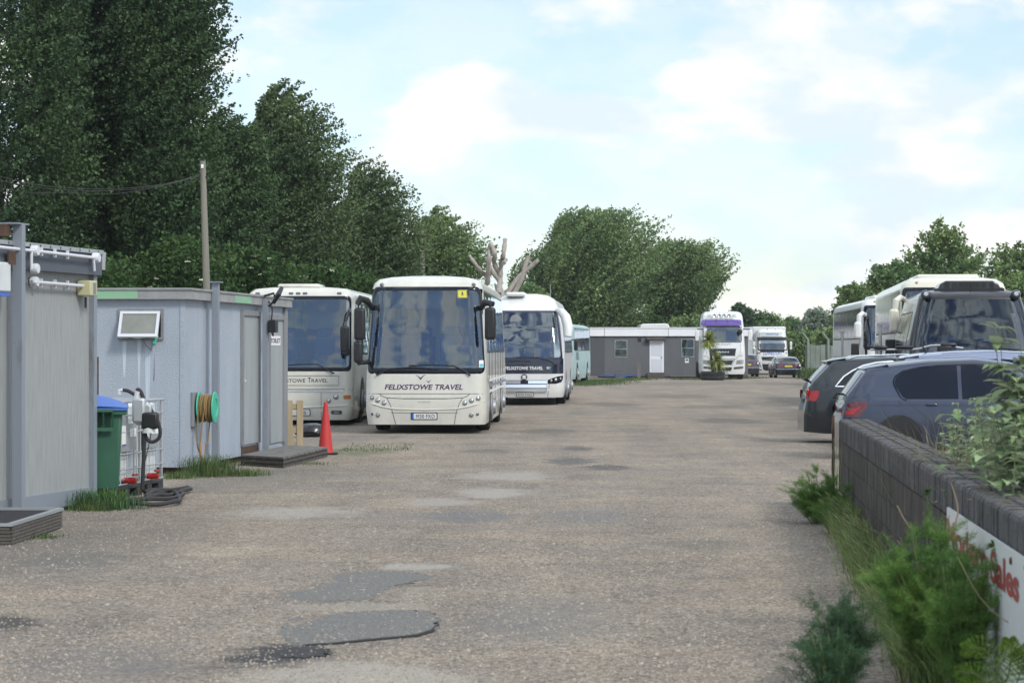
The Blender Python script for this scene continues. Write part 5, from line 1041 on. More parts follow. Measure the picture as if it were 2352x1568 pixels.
def door(pa, pb, pt, pbm, nm):
    y0, y1 = fb(pa, 800)[0], fb(pb, 800)[0]; zt_, z0_ = fb(pa, pt)[1], fb(pa, pbm)[1]; d = MB().box(.004, .022, y0+.07, y1-.07, z0_, zt_-.08).build('door', M['grey_door'], root)
    mb = MB(); mb.box(.003, .05, y0, y0+.07, z0_, zt_-.08); mb.box(.003, .05, y1-.07, y1, z0_, zt_-.08); mb.box(.003, .052, y0, y1, zt_-.08, zt_); mb.build('frame', M['grey_frame'], d); return d, y0, y1, zt_, z0_
d, y0, y1, a_, b2 = door(552, 592, 712, 1022, 'door'); MB().obox((.04, y0+.15, (a_+b2)/2-.05), (.03, .08, .03)).build('handle', M['pvc_white'], d)
MB().box(.005, .012, y0+.05, y1-.0, zb_-.0, b2-.03).build('rotten_sill', M['rust'], root)
d, y0, y1, a_, b2 = door(614, 648, 722, 1019, 'door'); sg_z0, sg_z1 = fb(625, 790)[1], fb(625, 774)[1]; o = MB().box(.023, .027, y0+.10, y1-.28, sg_z0-.02, sg_z1+.02).build('toilet_sign', M['white_ink'], d)
text('TOILET', y0+.13, y1-.31, sg_z0+.02, sg_z1-.02, lambda u, w: Vector((.030, u, w)), M['dark_ink'], o, bold=.02)
MB().box(.003, .045, LB-.22, LB-.002, zb_, zt-.16).build('corner_board', M['grey_frame'], root)
# hose reel
yr, zr = fb(446, 935); root = thing('hose_reel', 'green hose reel wound with brown hose on the blue hut wall', 'hose reel', O + Vector((dB[0]*yr, dB[1]*yr, 0)), -aB)
MB().box(.0, .05, -.22, .02, zr-.28, zr+.22).build('bracket', M['grey_frame'], root, bevel=.01)
for x in (.07, .29): MB().lathe([(.20, 0), (.23, .012), (.22, .025), (.13, .03), (.12, .018), (.001, .018)], (x, 0, zr), (1, 0, 0), 24).build('flange', M['reel_green'], root)
mb = MB()
for k in range(11): mb.lathe([(.10, -.014), (.185+.01*math.sin(k*2.3), -.012), (.20+.01*math.sin(k*2.3), 0), (.185+.01*math.sin(k*2.3), .012), (.10, .014)], (.095+k*.018, .0, zr-.01), (1, .06*math.sin(k*1.7), .05*math.cos(k)), 20)
mb.build('hose_coil', M['hose_brown'], root)
mb = MB()
for pts in ([(.10, -.19, zr-.02), (.09, -.2, zr-.4), (.10, -.18, .35), (.19, -.1, .12), (.2, .0, .03)], [(.18, -.18, zr-.05), (.14, -.22, zr-.5), (.13, -.23, .4), (.16, -.2, .15)], [(.22, .05, zr-.18), (.20, .0, zr-.5), (.18, -.03, .4), (.16, -.04, .1)]): mb.tube(smooth([Vector(p) for p in pts]), .011, 6)
mb.build('hanging_hose', M['hose_brown'], root); MB().lathe([(.02, 0), (.02, .10), (.014, .2), (.001, .2)], (.14, -.2, .20), (0, 0, 1), 8).build('nozzle', M['amber'], root)
# rusty channel between bin and hut
p0 = P(218, 850, 33.0); root = thing('steel_channel', 'short rusty brown channel standing upright beside the bin', 'post', (p0.x, 33, 0)); mb = MB(); zt_ = P(218, 819, 33).z; mb.box(-.03, .03, -.006, .006, 0, zt_); mb.box(.03, .042, -.006, .05, 0, zt_); mb.build('channel', M['rust'], root)
# deck step at the toilet door
a = G(553, 1069); b_ = G(650, 1075); c_ = G(752, 1049); mat('deck_wood', (.20, .19, .175), .9, var=.4, vscale=(10, 2, 10), bump=.5, bscale=25)
root = thing('step_deck', 'weathered ribbed timber step at the foot of the toilet hut', 'step', b_, 0); back = a+(c_-b_); o0 = b_
V = lambda p, z: Vector((p.x-o0.x, p.y-o0.y, z)); hh_ = .165
mb = MB(); n_ = 11
for k in range(n_):
    u0, u1 = k/n_+.004, (k+1)/n_-.004; A_, B2_ = a+(c_-b_)*u0, b_+(c_-b_)*u0; C2, D2 = b_+(c_-b_)*u1, a+(c_-b_)*u1
    mb.add([V(A_, hh_-.03), V(B2_, hh_-.03), V(C2, hh_-.03), V(D2, hh_-.03), V(A_, hh_), V(B2_, hh_), V(C2, hh_), V(D2, hh_)], [(0, 3, 2, 1), (4, 5, 6, 7), (0, 1, 5, 4), (1, 2, 6, 5), (2, 3, 7, 6), (3, 0, 4, 7)])
mb.build('deck_board', M['deck_wood'], root)
mb = MB()
for e0, e1 in ((a, b_), (b_, c_), (c_, back), (back, a)):
    for j in range(4):
        z0_, z1_ = .005+j*.032, .033+j*.032; nrm = Vector(((e1-e0).y, -(e1-e0).x, 0)).normalized()*.02*(0 if j % 2 else 1)
        mb.add([V(e0, z0_), V(e1, z0_), V(e1, z1_), V(e0, z1_)], [(0, 1, 2, 3)]); p_ = nrm*.4; mb.add([V(e0+p_, z0_+.004), V(e1+p_, z0_+.004), V(e1+p_, z1_-.002), V(e0+p_, z1_-.002)], [(0, 1, 2, 3)])
mb.build('deck_skirt', M['old_wood'], root)
# pallet
p = G(676, 1033); root = thing('pallet', 'pale new wooden pallet stood on end behind the toilet hut', 'pallet', p, R(8)); mb = MB()
for x in (-.14, .045, -.36, -.58): mb.box(x, x+.11, -.02, .0, .0, .87)
mb.build('deck_board', M['fresh_wood'], root); mb = MB()
for z in (.30, .72, .02): mb.box(-.58, .15, .0, .09, z, z+.09)
mb.build('bearer', M['fresh_wood'], root); mb = MB()
for x in (-.14, .045, -.36): mb.box(x, x+.11, .09, .11, .0, .87)
mb.build('deck_board', M['fresh_wood'], root)
# cone
p = G(748, 1043); root = thing('traffic_cone', 'tall red traffic cone with black base beside the timber step', 'traffic cone', p)
MB().lathe([(.135, .03), (.125, .06), (.034, .84), (.030, .87), (.022, .885), (.001, .886)], (0, 0, 0), (0, 0, 1), 24).build('cone', M['cone_red'], root); MB().box(-.20, .20, -.20, .20, .0, .032).build('base', M['rubber'], root, bevel=.012)
# refuse sack
p = G(716, 1003); root = thing('refuse_sack', 'shiny black refuse sacks lying under the nose of the cream coach', 'bag', p); mb = MB(); rows = []
for i in range(13):
    th = math.pi*i/12; r = math.sin(th); rows.append([(.33*r*math.cos(k/16*6.283)*(1+.25*noise.noise(Vector((k*.9, i*.7, 0)))), .25*r*math.sin(k/16*6.283)*(1+.25*noise.noise(Vector((k*.9, i*.7, 4)))), max(0, .12-.16*math.cos(th)+.05*noise.noise(Vector((k*.8, i*.8, 8)))*r)) for k in range(17)])
mb.grid(rows).build('sack', M['bag_black'], root)
# telegraph poles and wires
mat('pole_wood', (.23, .22, .18), .9, var=.3, vscale=(9, 9, .7), bump=.3, bscale=30)
Y1 = 66.0; b0 = P(481, 900, Y1); t0 = P(465.5, 370, Y1); b0.z = 0; b0.x = P(484, 800, Y1).x
root = thing('telegraph_pole', 'weathered wooden pole carrying wires behind the toilet hut', 'pole', b0); MB().tube([(0, 0, 0), Vector(t0-b0)], [.115, .075], 12).build('shaft', M['pole_wood'], root); tp_ = t0-b0
MB().obox(tp_+Vector((0, -.09, -.14)), (.06, .03, .10)).build('number_plate', M['white_ink'], root); MB().obox(tp_+Vector((.09, -.02, -.42)), (.10, .05, .05)).build('hook', M['black_plastic'], root)
for k, (mx_, my) in enumerate(((-60, 388), (-60, 400), (-60, 418))):
    e = t0+Vector((-.05, 0, -.35-.02*k)); f = P(mx_, my, 40+4*k); mid = [(60, [420, 427, 442][k]), (150, [431, 436, 442][k]), (250, [434, 438, 446][k]), (340, [428, 431, 434][k]), (400, [418, 419, 420][k])]; pts = [f]
    for px, py in mid: u = (px+60)/525; pts.append(P(px, py, 40+4*k+(66-40-4*k)*u))
    w0 = thing('overhead_wire', ['overhead wire, uppermost of the three running left from the pole', 'overhead wire, middle of the three running left from the pole', 'overhead wire, lowest of the three running left from the pole'][k], 'wire', e, group='wires on the pole')
    MB().tube([v_-e for v_ in smooth(pts+[e], 5)], .006, 5).build('cable', M['hose_black'], w0)
Y2 = 112.0; b0 = P(974, 800, Y2); b0.z = 0; t0 = P(970, 530, Y2); root = thing('telegraph_pole', 'thin grey pole rising behind the tall cream coach', 'pole', b0); MB().tube([(0, 0, 0), t0-b0+Vector((.0, 0, -.9)), t0-b0+Vector((0, 0, -.88)), t0-b0], [.12, .10, .035, .03], 10).build('shaft', M['pole_wood'], root)
# ------------------------------------------------------------------ grey cabin at the back
mat('cabin_grey', (.125, .13, .14), .8, var=.12, vscale=(2, 2, .5), bump=.3, bscale=50); mat('cabin_grey_shaded', (.085, .09, .10), .8, var=.1)
sD = 38.2; z5 = lambda zx, zy: ((1270.3+zx*.2572-CX)/sD, H-(665.4+zy*.2572-HY)/sD)
x0, x1 = (1357-CX)/sD, (1724-CX)/sD; root = thing('site_cabin', 'long grey cabin with white fascia and white door at the back of the yard', 'portable cabin', (x0, F/sD, 0))
def bx(name, q0, q1, ya, yb, m, parent=None, bevel=0): a, b2 = z5(*q0), z5(*q1); return MB().box(a[0]-x0, b2[0]-x0, ya, yb, b2[1], a[1]).build(name, M[m], parent or root, bevel=bevel)
zf0, zf1 = z5(0, 413)[1], z5(0, 343)[1]; WD = x1-x0
MB().box(0, WD-.15, 0, 3, .12, zf0+.02).build('wall', M['cabin_grey'], root); mat('fascia_white', (.80, .81, .84), .5, var=.06)
MB().box(-.05, WD+.12, -.12, 3.1, zf0, zf1).build('fascia', M['fascia_white'], root); MB().box(-.08, WD+.16, -.16, 3.12, zf1, zf1+.05).build('roof', M['fascia_white'], root)
bx('shaded_end', (340, 417), (460, 772), -.02, .0, 'cabin_grey_shaded')  # angled left end drawn flat, its shade put into a darker grey
for zx in (458, 1028): a = z5(zx, 0)[0]-x0; MB().box(a-.012, a+.012, -.124, -.12, zf0, zf1).build('fascia_joint', M['seam'], root)
a = z5(1275, 0)[0]-x0; MB().box(a-.012, a+.012, -.004, .0, .15, zf0).build('panel_joint', M['seam'], root)
mat('curtain', (.42, .33, .2), .8, var=.4, vscale=(2, 2, 1)); mat('blind', (.36, .39, .40), .6)
for (p0, p1, mm_) in (((550, 450), (663, 606), 'curtain'), ((1143, 440), (1260, 600), 'blind')):
    a, b2 = z5(*p0), z5(*p1); xa, xb, za, zc = a[0]-x0, b2[0]-x0, b2[1], a[1]; t_ = .035; mb = MB(); zm = (za+zc)/2
    for u in ((xa, xb, zc-t_, zc), (xa, xb, za, za+t_), (xa, xa+t_, za+t_, zc-t_), (xb-t_, xb, za+t_, zc-t_), (xa+t_, xb-t_, zm-.015, zm+.015)): mb.box(u[0], u[1], -.03, .0, u[2], u[3])
    w = mb.build('window', M['alu_trim'], root, bevel=.01); MB().box(xa+t_, xb-t_, -.008, -.004, za+t_, zc-t_).build('curtain', M[mm_], w)
    MB().box(xa+t_, xb-t_, -.014, -.012, za+t_, zc-t_).build('pane', M['side_glass'] if 0 else M['windscreen_glass'], w)
bx('vent', (758, 432), (786, 460), -.04, 0, 'black_plastic'); bx('canopy', (835, 422), (1006, 446), -.35, 0, 'old_wood'); bx('canopy_bracket', (826, 440), (843, 470), -.2, 0, 'rust')
mat('door_white', (.75, .78, .84), .45); dd = bx('door', (862, 452), (989, 737), -.035, 0, 'door_white'); bx('door_panel', (874, 468), (976, 590), -.045, -.036, 'pvc_white', dd, .01); bx('door_panel', (874, 618), (976, 728), -.045, -.036, 'pvc_white', dd, .01); bx('handle', (966, 595), (974, 612), -.08, -.036, 'alloy', dd)
bx('door_step', (838, 740), (990, 772), -.5, -.04, 'old_wood'); bx('door_step', (840, 773), (985, 798), -.75, -.04, 'old_wood')
o = bx('notice', (1178, 612), (1212, 652), -.01, -.002, 'plate_white'); bx('notice_print', (1184, 620), (1206, 634), -.013, -.0105, 'dark_ink', o)
bx('base_gap', (400, 772), (1330, 782), -.0, .02, 'black_plastic')
root2 = thing('wooden_stand', 'small wooden stool stand left of the white cabin door', 'stand', (z5(760, 0)[0], F/sD-.9, 0)); MB().box(-.16, .16, -.1, .1, .9, .95).build('top', M['deck_wood'], root2); MB().box(-.10, .10, -.06, .06, 0, .9).build('post', M['deck_wood'], root2)
root2 = thing('blue_pipe', 'blue water pipe lying along the foot of the grey cabin', 'pipe', (z5(430, 0)[0], F/sD-.3, 0)); o0 = root2.location; MB().tube(smooth([Vector((z5(q_, 0)[0], F/sD-.3-.1*i, .12+.12*math.sin(i*1.6)))-o0 for i, q_ in enumerate((430, 480, 540, 600, 660, 740))]), .03, 6).build('pipe', M['plate_blue'], root2)
root2 = thing('stone_block', 'dark blue grey block under the cabin window', 'block', (z5(597, 0)[0], F/sD-.4, 0)); MB().box(-.32, .32, -.2, .2, 0, .34).build('block', M['cabin_fascia'], root2, bevel=.03)
# concrete fence on the right
mat('concrete_green', (.26, .30, .26), .9, var=.4, vscale=(3, 3, 1)); Yf = 152.0; sF = F/Yf
root = thing('palisade_fence', 'grey green concrete fence with cranked tops behind the right hand coaches', 'fence', ((1850-CX)/sF, Yf, 0)); mb = MB(); mp_ = MB(); n_ = 22
for k in range(n_):
    x = k*.30; hh_ = 2.0-.02*(k % 3); mb.box(x, x+.28, 0, .04+.01*(k%2), 0, hh_)
mb.build('panels', M['concrete_green'], root)
for k in range(6):
    x = k*1.2+.1; p = MB(); p.box(x, x+.12, -.12, -.002, 0, 2.3); p.add([(x, -.12, 2.3), (x+.12, -.12, 2.3), (x+.12, -.0, 2.3), (x, 0, 2.3), (x-.35, -.12, 2.75), (x-.25, -.12, 2.78), (x-.25, 0, 2.78), (x-.35, 0, 2.75)], [(0, 1, 5, 4), (1, 2, 6, 5), (2, 3, 7, 6), (3, 0, 4, 7), (4, 5, 6, 7)]); p.build('post', M['concrete_green'], root)
for px, py, Yq, lb in ((1934.5, 765, 70, 'thin metal post in front of the rearmost white coach'), (2022, 748, 55, 'thin metal post in front of the cream coach side')):
    b0 = P(px, 900, Yq); b0.z = 0; r_ = thing('metal_post', lb, 'post', b0, group='thin posts by the right row'); zt_ = P(px, py, Yq).z; MB().tube([(0, 0, 0), (0, 0, zt_)], .035, 8).build('shaft', M['alu_trim'], r_); MB().box(-.07, .07, -.05, .05, zt_, zt_+.06).build('cap', M['grey_frame'], r_)

# ------------------------------------------------------------------ brick wall with sign, right foreground
mat('coping_brick', (.120, .118, .118), .85, c2=(.050, .044, .040), vscale=(6, 6, 6), bump=1.0, bscale=40, island=.16)
mat('wall_brick', (.100, .084, .072), .9, c2=(.036, .030, .025), vscale=(5, 5, 2.5), bump=1.0, bscale=30, island=.18)
mat('mortar', (.050, .049, .050), .95, bump=.6, bscale=60)
wa = Vector((3.66, 28.5, 0)); wb_ = Vector((2.38, 11.85, 0)); dw = (wa-wb_).normalized(); an = math.atan2(dw.x, dw.y); Hw = .99; Lw = 21.0; th = .34
root = thing('brick_wall', 'dark brick wall with upright coping bricks running along the right side', 'wall', wa, -an); mb = MB()   # local y negative toward the camera, x to the right
cop = MB(); n_ = int(Lw/.077)
for k in range(n_):
    y = -k*.077; j = [random.uniform(-.0035, .0035) for _ in range(4)]; s_ = .010
    for xa, xb in ((j[0]-.0, .108), (.118, .226), (.236, th+j[3])):
        zt_ = Hw+j[1]; xa2 = xa+ (.018 if xa < .05 else .004); xb2 = xb-(.018 if xb > .3 else .004)
        prof_ = [(xa, Hw-.225), (xa, zt_-.030), (xa+.008, zt_-.010), (xa2+.006, zt_), (xb2, zt_), (xb, zt_-.02), (xb, Hw-.225)]
        cop.prism(prof_, lambda a, z, d: (a, d, z), y-.0735, y-.0005)
cop.build('coping', M['coping_brick'], root, smooth=False)
MB().box(.02, th-.02, -Lw, 0, 0, Hw-.012).build('core', M['mortar'], root)
bk_ = MB(); zc = Hw-.235; row = 0
while zc > .02:
    y = 0
    while y > -Lw+.1:
        j = random.uniform(-.002, .002); w_ = .0755
        bk_.box(.006+j, .1, y-w_, y, max(zc-.222, .0), zc-random.uniform(0, .004)); y -= w_+.0018
    zc -= .2265; row += 1
bk_.build('brickwork', M['wall_brick'], root, smooth=False)
b2_ = MB(); b2_.box(.0, th, .002, .03, .05, Hw-.02); b2_.build('end_face', M['wall_brick'], root)
mat('sign_white', (.66, .69, .68), .4, var=.06)
tosl = lambda x: None
def wally(px): k = (px-CX)/F; u = (k*wa.y-wa.x)/(dw.x-k*dw.y); return u
ya, yb = wally(2186), -Lw+.8
rt = thing('wall_sign', 'white sign with red lettering Sales fixed to the brick wall', 'sign', wa, -an); MB().box(-.030, -.014, yb, ya, .04, .825).build('board', M['sign_white'], rt)
mat('sign_red', (.33, .055, .045), .5)
fnw = lambda u, w: Vector((-.033, -u, w))
y0_, y1_ = wally(2289), wally(2356); text('Sales', -y0_, -y1_, .60, .765, fnw, M['sign_red'], rt, bold=.03)
text('Modern', -ya+.03, -y0_-.14, .60, .765, fnw, M['sign_red'], rt, bold=.03)
for yq in (-y1_+.25, ): MB().lathe([(.016, 0), (.012, .008), (.001, .01)], (-.03, -yq, .79), (-1, 0, 0), 10).build('screw', M['rust'], rt)
MB().lathe([(.02, 0), (.016, .01), (.001, .012)], (-.03, wally(2338), .775), (-1, 0, 0), 10).build('screw', M['rust'], rt)
post = thing('wooden_post', 'thin weathered post at the far end of the brick wall', 'post', wa+Vector((-.06, .05, 0))); MB().box(-.014, .014, -.014, .014, 0, 1.03).build('shaft', M['rust'], post)
# ------------------------------------------------------------------ vegetation
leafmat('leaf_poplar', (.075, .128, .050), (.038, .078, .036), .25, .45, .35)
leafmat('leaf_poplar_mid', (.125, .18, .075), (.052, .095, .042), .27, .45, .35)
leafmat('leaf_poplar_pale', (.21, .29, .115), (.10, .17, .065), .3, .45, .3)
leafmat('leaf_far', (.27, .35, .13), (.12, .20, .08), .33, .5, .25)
leafmat('leaf_elder', (.075, .135, .040), (.034, .078, .026), .33, .5, .5)
leafmat('leaf_willow', (.26, .31, .24), (.14, .19, .13), .3, .5, .5)
leafmat('grass_blade', (.12, .17, .06), (.06, .11, .035), .3, .6, 1.5)
leafmat('grass_light', (.30, .36, .14), (.12, .20, .06), .3, .6, 1.5)
leafmat('grass_dry', (.28, .24, .14), (.16, .16, .08), .2, .7, 1.5)
leafmat('fennel_leaf', (.20, .33, .075), (.09, .19, .045), .3, .6, 2)
leafmat('fennel_dark', (.075, .15, .062), (.038, .09, .045), .2, .6, 2)
leafmat('fern_leaf', (.17, .27, .04), (.09, .17, .03), .35, .6, 2)
leafmat('broad_leaf', (.28, .37, .19), (.13, .22, .09), .25, .5, 3, under=(.38, .43, .30))
leafmat('palm_leaf', (.36, .38, .12), (.20, .26, .07), .2, .5, 3)
mat('bark', (.10, .09, .075), .95, var=.4, vscale=(5, 5, 1.5), bump=.6, bscale=20); mat('dead_bark', (.44, .40, .35), .9, c2=(.22, .20, .18), vscale=(4, 4, 1.2), bump=.6, bscale=16)
mat('stem_green', (.14, .18, .07), .8); mat('stem_dry', (.30, .23, .16), .85); mat('blossom', (.62, .62, .45), .8)
def unit(v): return v/np.maximum(1e-9, np.linalg.norm(v, axis=1, keepdims=True))
def leafquads(c, size, asp=.62, axis=None, spread=1.0):
    n = len(c); a = unit(rng.normal(size=(n, 3))*spread + (0 if axis is None else axis)); b_ = unit(np.cross(a, rng.normal(size=(n, 3)))); s = (size*rng.uniform(.6, 1.3, n))[:, None] if np.isscalar(size) else (size*rng.uniform(.6, 1.3, n))[:, None]
    nn = np.cross(a, b_); v = np.stack([c-a*s*.5, c+b_*s*asp*.5+nn*s*.1, c+a*s*.5, c-b_*s*asp*.5+nn*s*.1], 1).reshape(-1, 3); return v, np.arange(4*n).reshape(n, 4)
def crown_pts(env, npl, lp, plume=.9, wind=(.5, 0, 0), up=.9, spread=.11, shell=.55, lumpy=.42):
    z = np.array([e[0] for e in env]); cx = np.array([e[1] for e in env]); cy = np.array([e[2] for e in env]); rr = np.array([e[3] for e in env])
    zz = np.linspace(z[0], z[-1], 400); w = np.interp(zz, z, rr)**1.6+.02; cdf = np.cumsum(w); cdf /= cdf[-1]
    zs = np.interp(rng.random(npl), cdf, zz); r = np.interp(zs, z, rr); th = rng.random(npl)*2*math.pi; q = shell + (1-shell)*rng.random(npl)**.7; inner = rng.random(npl) < .22; q[inner] = rng.random(inner.sum())**.5*shell
    # lumpy outline
    lump = np.array([noise.noise(Vector((math.cos(a)*1.7+3, math.sin(a)*1.7, b_*.7))) for a, b_ in zip(th, zs)]); q *= (1+lumpy*lump)
    base = np.stack([np.interp(zs, z, cx)+np.cos(th)*r*q, np.interp(zs, z, cy)+np.sin(th)*r*q, zs], 1)
    d = np.stack([np.cos(th)*.75, np.sin(th)*.75, np.full(npl, up)], 1)+rng.normal(size=(npl, 3))*.22; w_ = np.array(wind); L_ = plume*rng.uniform(.5, 1.25, npl)*np.clip(r/np.max(rr)*1.2, .45, 1)
    u = rng.random((npl, lp))**.8; d = unit(d); pos = base[:, None]-d[:, None]*L_[:, None, None]*.35 + d[:, None]*(L_[:, None]*u)[..., None] + w_[None, None]*(L_[:, None]*u**2)[..., None]
    pos += rng.normal(size=pos.shape)*spread*(1.15-.75*u)[..., None]; return pos.reshape(-1, 3)
def env_px(rows, Y, top_r=.05):
    s = F/Y; e = [(H-(y-HY)/s, ((xl+xr)/2-CX)/s, 0.0, (xr-xl)/2/s) for y, xl, xr in rows]; return sorted(e)
def tree(name, label, rows, Y, m, npl, lp, leaf, plume=.9, wind=(.5, 0, 0), group=None, trunk=.22, spread=.11, cat='tree', up=.9, shell=.55, flowers=0, depth=1.0, lumpy=.42):
    e = env_px(rows, Y); x0 = e[0][1]; root = thing(name, label, cat, (x0, Y, 0), group=group)
    zt0 = e[-1][0]; e = [(z-plume*.45*max(0, (z-e[0][0])/(zt0-e[0][0]))**2, cx-x0-wind[0]*plume*.42, cy, max(.05, r-plume*.30)) for z, cx, cy, r in e]
    pts = crown_pts(e, npl, lp, plume, wind, up, spread, shell, lumpy); pts = pts[pts[:, 2] > .05]; pts[:, 1] *= depth
    v, f = leafquads(pts, leaf, .66, axis=np.array([.35, 0, -.25])); mesh_np('crown', v, f, M[m], root)
    zt_ = e[-1][0]; zb2 = e[0][0]; tp = [Vector((0, 0, 0))]
    for k in range(1, 8): z = zt_*.93*k/7; tp.append(Vector((np.interp(z, [q[0] for q in e], [q[1] for q in e])*min(1, k/3), 0, z)))
    mb = MB(); mb.tube(tp, [trunk*(1-.9*k/7) for k in range(8)], 9)
    for k in range(12):
        z = zb2*.6+(zt_-zb2*.6)*(.05+.75*k/12); i = min(7, max(1, int(z/(zt_*.93)*7))); b_ = Vector((np.interp(z, [q[0] for q in e], [q[1] for q in e])*min(1, z/zt_*2.3), 0, z)); a = k*2.4; r_ = np.interp(z+1, [q[0] for q in e], [q[3] for q in e])*.8
        mb.tube(smooth([b_, b_+Vector((math.cos(a)*r_*.45, math.sin(a)*r_*.45, r_*.35)), b_+Vector((math.cos(a)*r_*.95+.2, math.sin(a)*r_*.95, r_*.95))], 3), [trunk*.30*(1-z/zt_*.6)*(1-.8*j/6) for j in range(7)], 5)
    mb.build('trunk', M['bark'], root)
    if flowers:
        n = flowers*2; sel = pts[rng.choice(len(pts), n*6)]; sel = sel[np.argsort(sel[:, 1])][:n]; fo = None
        for p in sel:
            if p[2] < 1.5: continue
            if fo is None:
                mb = MB()
                for j in range(9): c = Vector((random.gauss(0, .06), random.gauss(0, .03), random.gauss(0, .02))); mb.add([c+Vector((-.035, 0, 0)), c+Vector((0, -.035, .01)), c+Vector((.035, 0, 0)), c+Vector((0, .035, .01)), c+Vector((0, 0, .03))], [(0, 1, 4), (1, 2, 4), (2, 3, 4), (3, 0, 4)])
                for i in range(9): mb.f.append((i*5, i*5+1, ((i+1) % 9)*5))
                fo = o = mb.build('flower_head', M['blossom'], root)
            else: o = fo.copy(); col.objects.link(o)
            o.location = (p[0], p[1]-.14, p[2]); o.rotation_euler = (random.uniform(-.5, .3), 0, random.random()*6)
    return root
GP = 'tall poplars along the left side'
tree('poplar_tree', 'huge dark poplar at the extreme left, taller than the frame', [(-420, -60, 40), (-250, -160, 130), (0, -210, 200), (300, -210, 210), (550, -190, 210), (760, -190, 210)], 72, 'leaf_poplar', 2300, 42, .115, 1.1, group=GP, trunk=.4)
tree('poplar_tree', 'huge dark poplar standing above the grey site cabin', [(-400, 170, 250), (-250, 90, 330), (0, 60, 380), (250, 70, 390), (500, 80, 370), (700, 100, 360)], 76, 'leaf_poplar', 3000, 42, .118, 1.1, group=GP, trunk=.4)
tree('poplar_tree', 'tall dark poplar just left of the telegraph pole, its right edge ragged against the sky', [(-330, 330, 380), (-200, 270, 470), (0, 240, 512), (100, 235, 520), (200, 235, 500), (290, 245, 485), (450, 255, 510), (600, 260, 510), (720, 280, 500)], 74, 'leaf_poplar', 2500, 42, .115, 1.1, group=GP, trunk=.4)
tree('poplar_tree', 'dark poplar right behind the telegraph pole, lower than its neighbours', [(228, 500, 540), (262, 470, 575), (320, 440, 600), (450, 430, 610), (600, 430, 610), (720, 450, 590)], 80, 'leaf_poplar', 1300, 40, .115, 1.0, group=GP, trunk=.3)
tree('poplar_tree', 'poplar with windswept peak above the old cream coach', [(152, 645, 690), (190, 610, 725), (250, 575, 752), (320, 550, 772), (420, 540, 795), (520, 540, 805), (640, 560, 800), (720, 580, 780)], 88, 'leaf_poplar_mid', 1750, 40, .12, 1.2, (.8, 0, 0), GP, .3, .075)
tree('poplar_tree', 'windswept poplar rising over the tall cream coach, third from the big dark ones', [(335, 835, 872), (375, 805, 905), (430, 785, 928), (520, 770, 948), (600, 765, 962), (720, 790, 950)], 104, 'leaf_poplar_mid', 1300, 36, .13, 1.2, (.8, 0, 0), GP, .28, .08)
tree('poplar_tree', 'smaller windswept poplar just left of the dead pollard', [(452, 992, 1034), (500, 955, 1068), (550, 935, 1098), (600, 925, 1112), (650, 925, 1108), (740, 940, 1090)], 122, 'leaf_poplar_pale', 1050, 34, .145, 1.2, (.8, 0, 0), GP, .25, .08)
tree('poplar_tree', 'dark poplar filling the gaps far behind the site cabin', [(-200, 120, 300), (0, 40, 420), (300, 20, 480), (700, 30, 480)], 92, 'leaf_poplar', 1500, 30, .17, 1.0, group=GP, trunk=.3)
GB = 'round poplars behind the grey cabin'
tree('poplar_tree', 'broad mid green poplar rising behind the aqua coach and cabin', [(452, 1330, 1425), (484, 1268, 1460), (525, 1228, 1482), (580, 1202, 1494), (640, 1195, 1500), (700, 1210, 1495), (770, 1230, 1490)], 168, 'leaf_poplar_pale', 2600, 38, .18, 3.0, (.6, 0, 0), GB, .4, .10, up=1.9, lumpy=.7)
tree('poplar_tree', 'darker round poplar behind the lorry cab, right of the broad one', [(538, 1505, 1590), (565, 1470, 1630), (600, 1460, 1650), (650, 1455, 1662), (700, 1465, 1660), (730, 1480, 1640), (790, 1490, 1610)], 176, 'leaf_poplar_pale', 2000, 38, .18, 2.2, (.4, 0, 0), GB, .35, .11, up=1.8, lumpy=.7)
GE = 'elder bushes behind the coaches on the left'
tree('elder_bush', 'sunlit elder bush with cream blossom behind the toilet hut roof', [(520, 370, 440), (560, 330, 500), (620, 300, 530), (700, 290, 540), (850, 320, 520)], 70.5, 'leaf_elder', 800, 26, .12, .7, (.2, 0, 0), GE, .1, .12, 'bush', flowers=9)
tree('elder_bush', 'elder bush with cream blossom between the telegraph pole and the old coach', [(548, 520, 590), (590, 490, 660), (640, 470, 700), (700, 470, 700), (850, 480, 680)], 73, 'leaf_elder', 850, 26, .12, .7, (.2, 0, 0), GE, .1, .12, 'bush', flowers=12)
tree('elder_bush', 'elder bush with scattered blossom filling the gap above the old coach roof', [(590, 690, 770), (615, 650, 830), (650, 640, 880), (720, 650, 900), (850, 680, 880)], 76, 'leaf_elder', 700, 26, .13, .7, (.2, 0, 0), GE, .1, .12, 'bush', flowers=10)
tree('elder_bush', 'low dark elder bush at the far left behind the site cabin', [(560, 60, 260), (620, 20, 320), (720, 0, 340), (850, 20, 330)], 68, 'leaf_elder', 700, 24, .12, .7, (.2, 0, 0), GE, .1, .12, 'bush')
tree('elder_bush', 'low bush behind the tall cream coach roof, right of the thin pole', [(640, 880, 1080), (670, 860, 1110), (720, 860, 1130), (840, 880, 1120)], 108, 'leaf_elder', 500, 24, .15, .8, (.2, 0, 0), GE, .1, .14, 'bush')
GH = 'hedgerow bushes across the back of the yard'
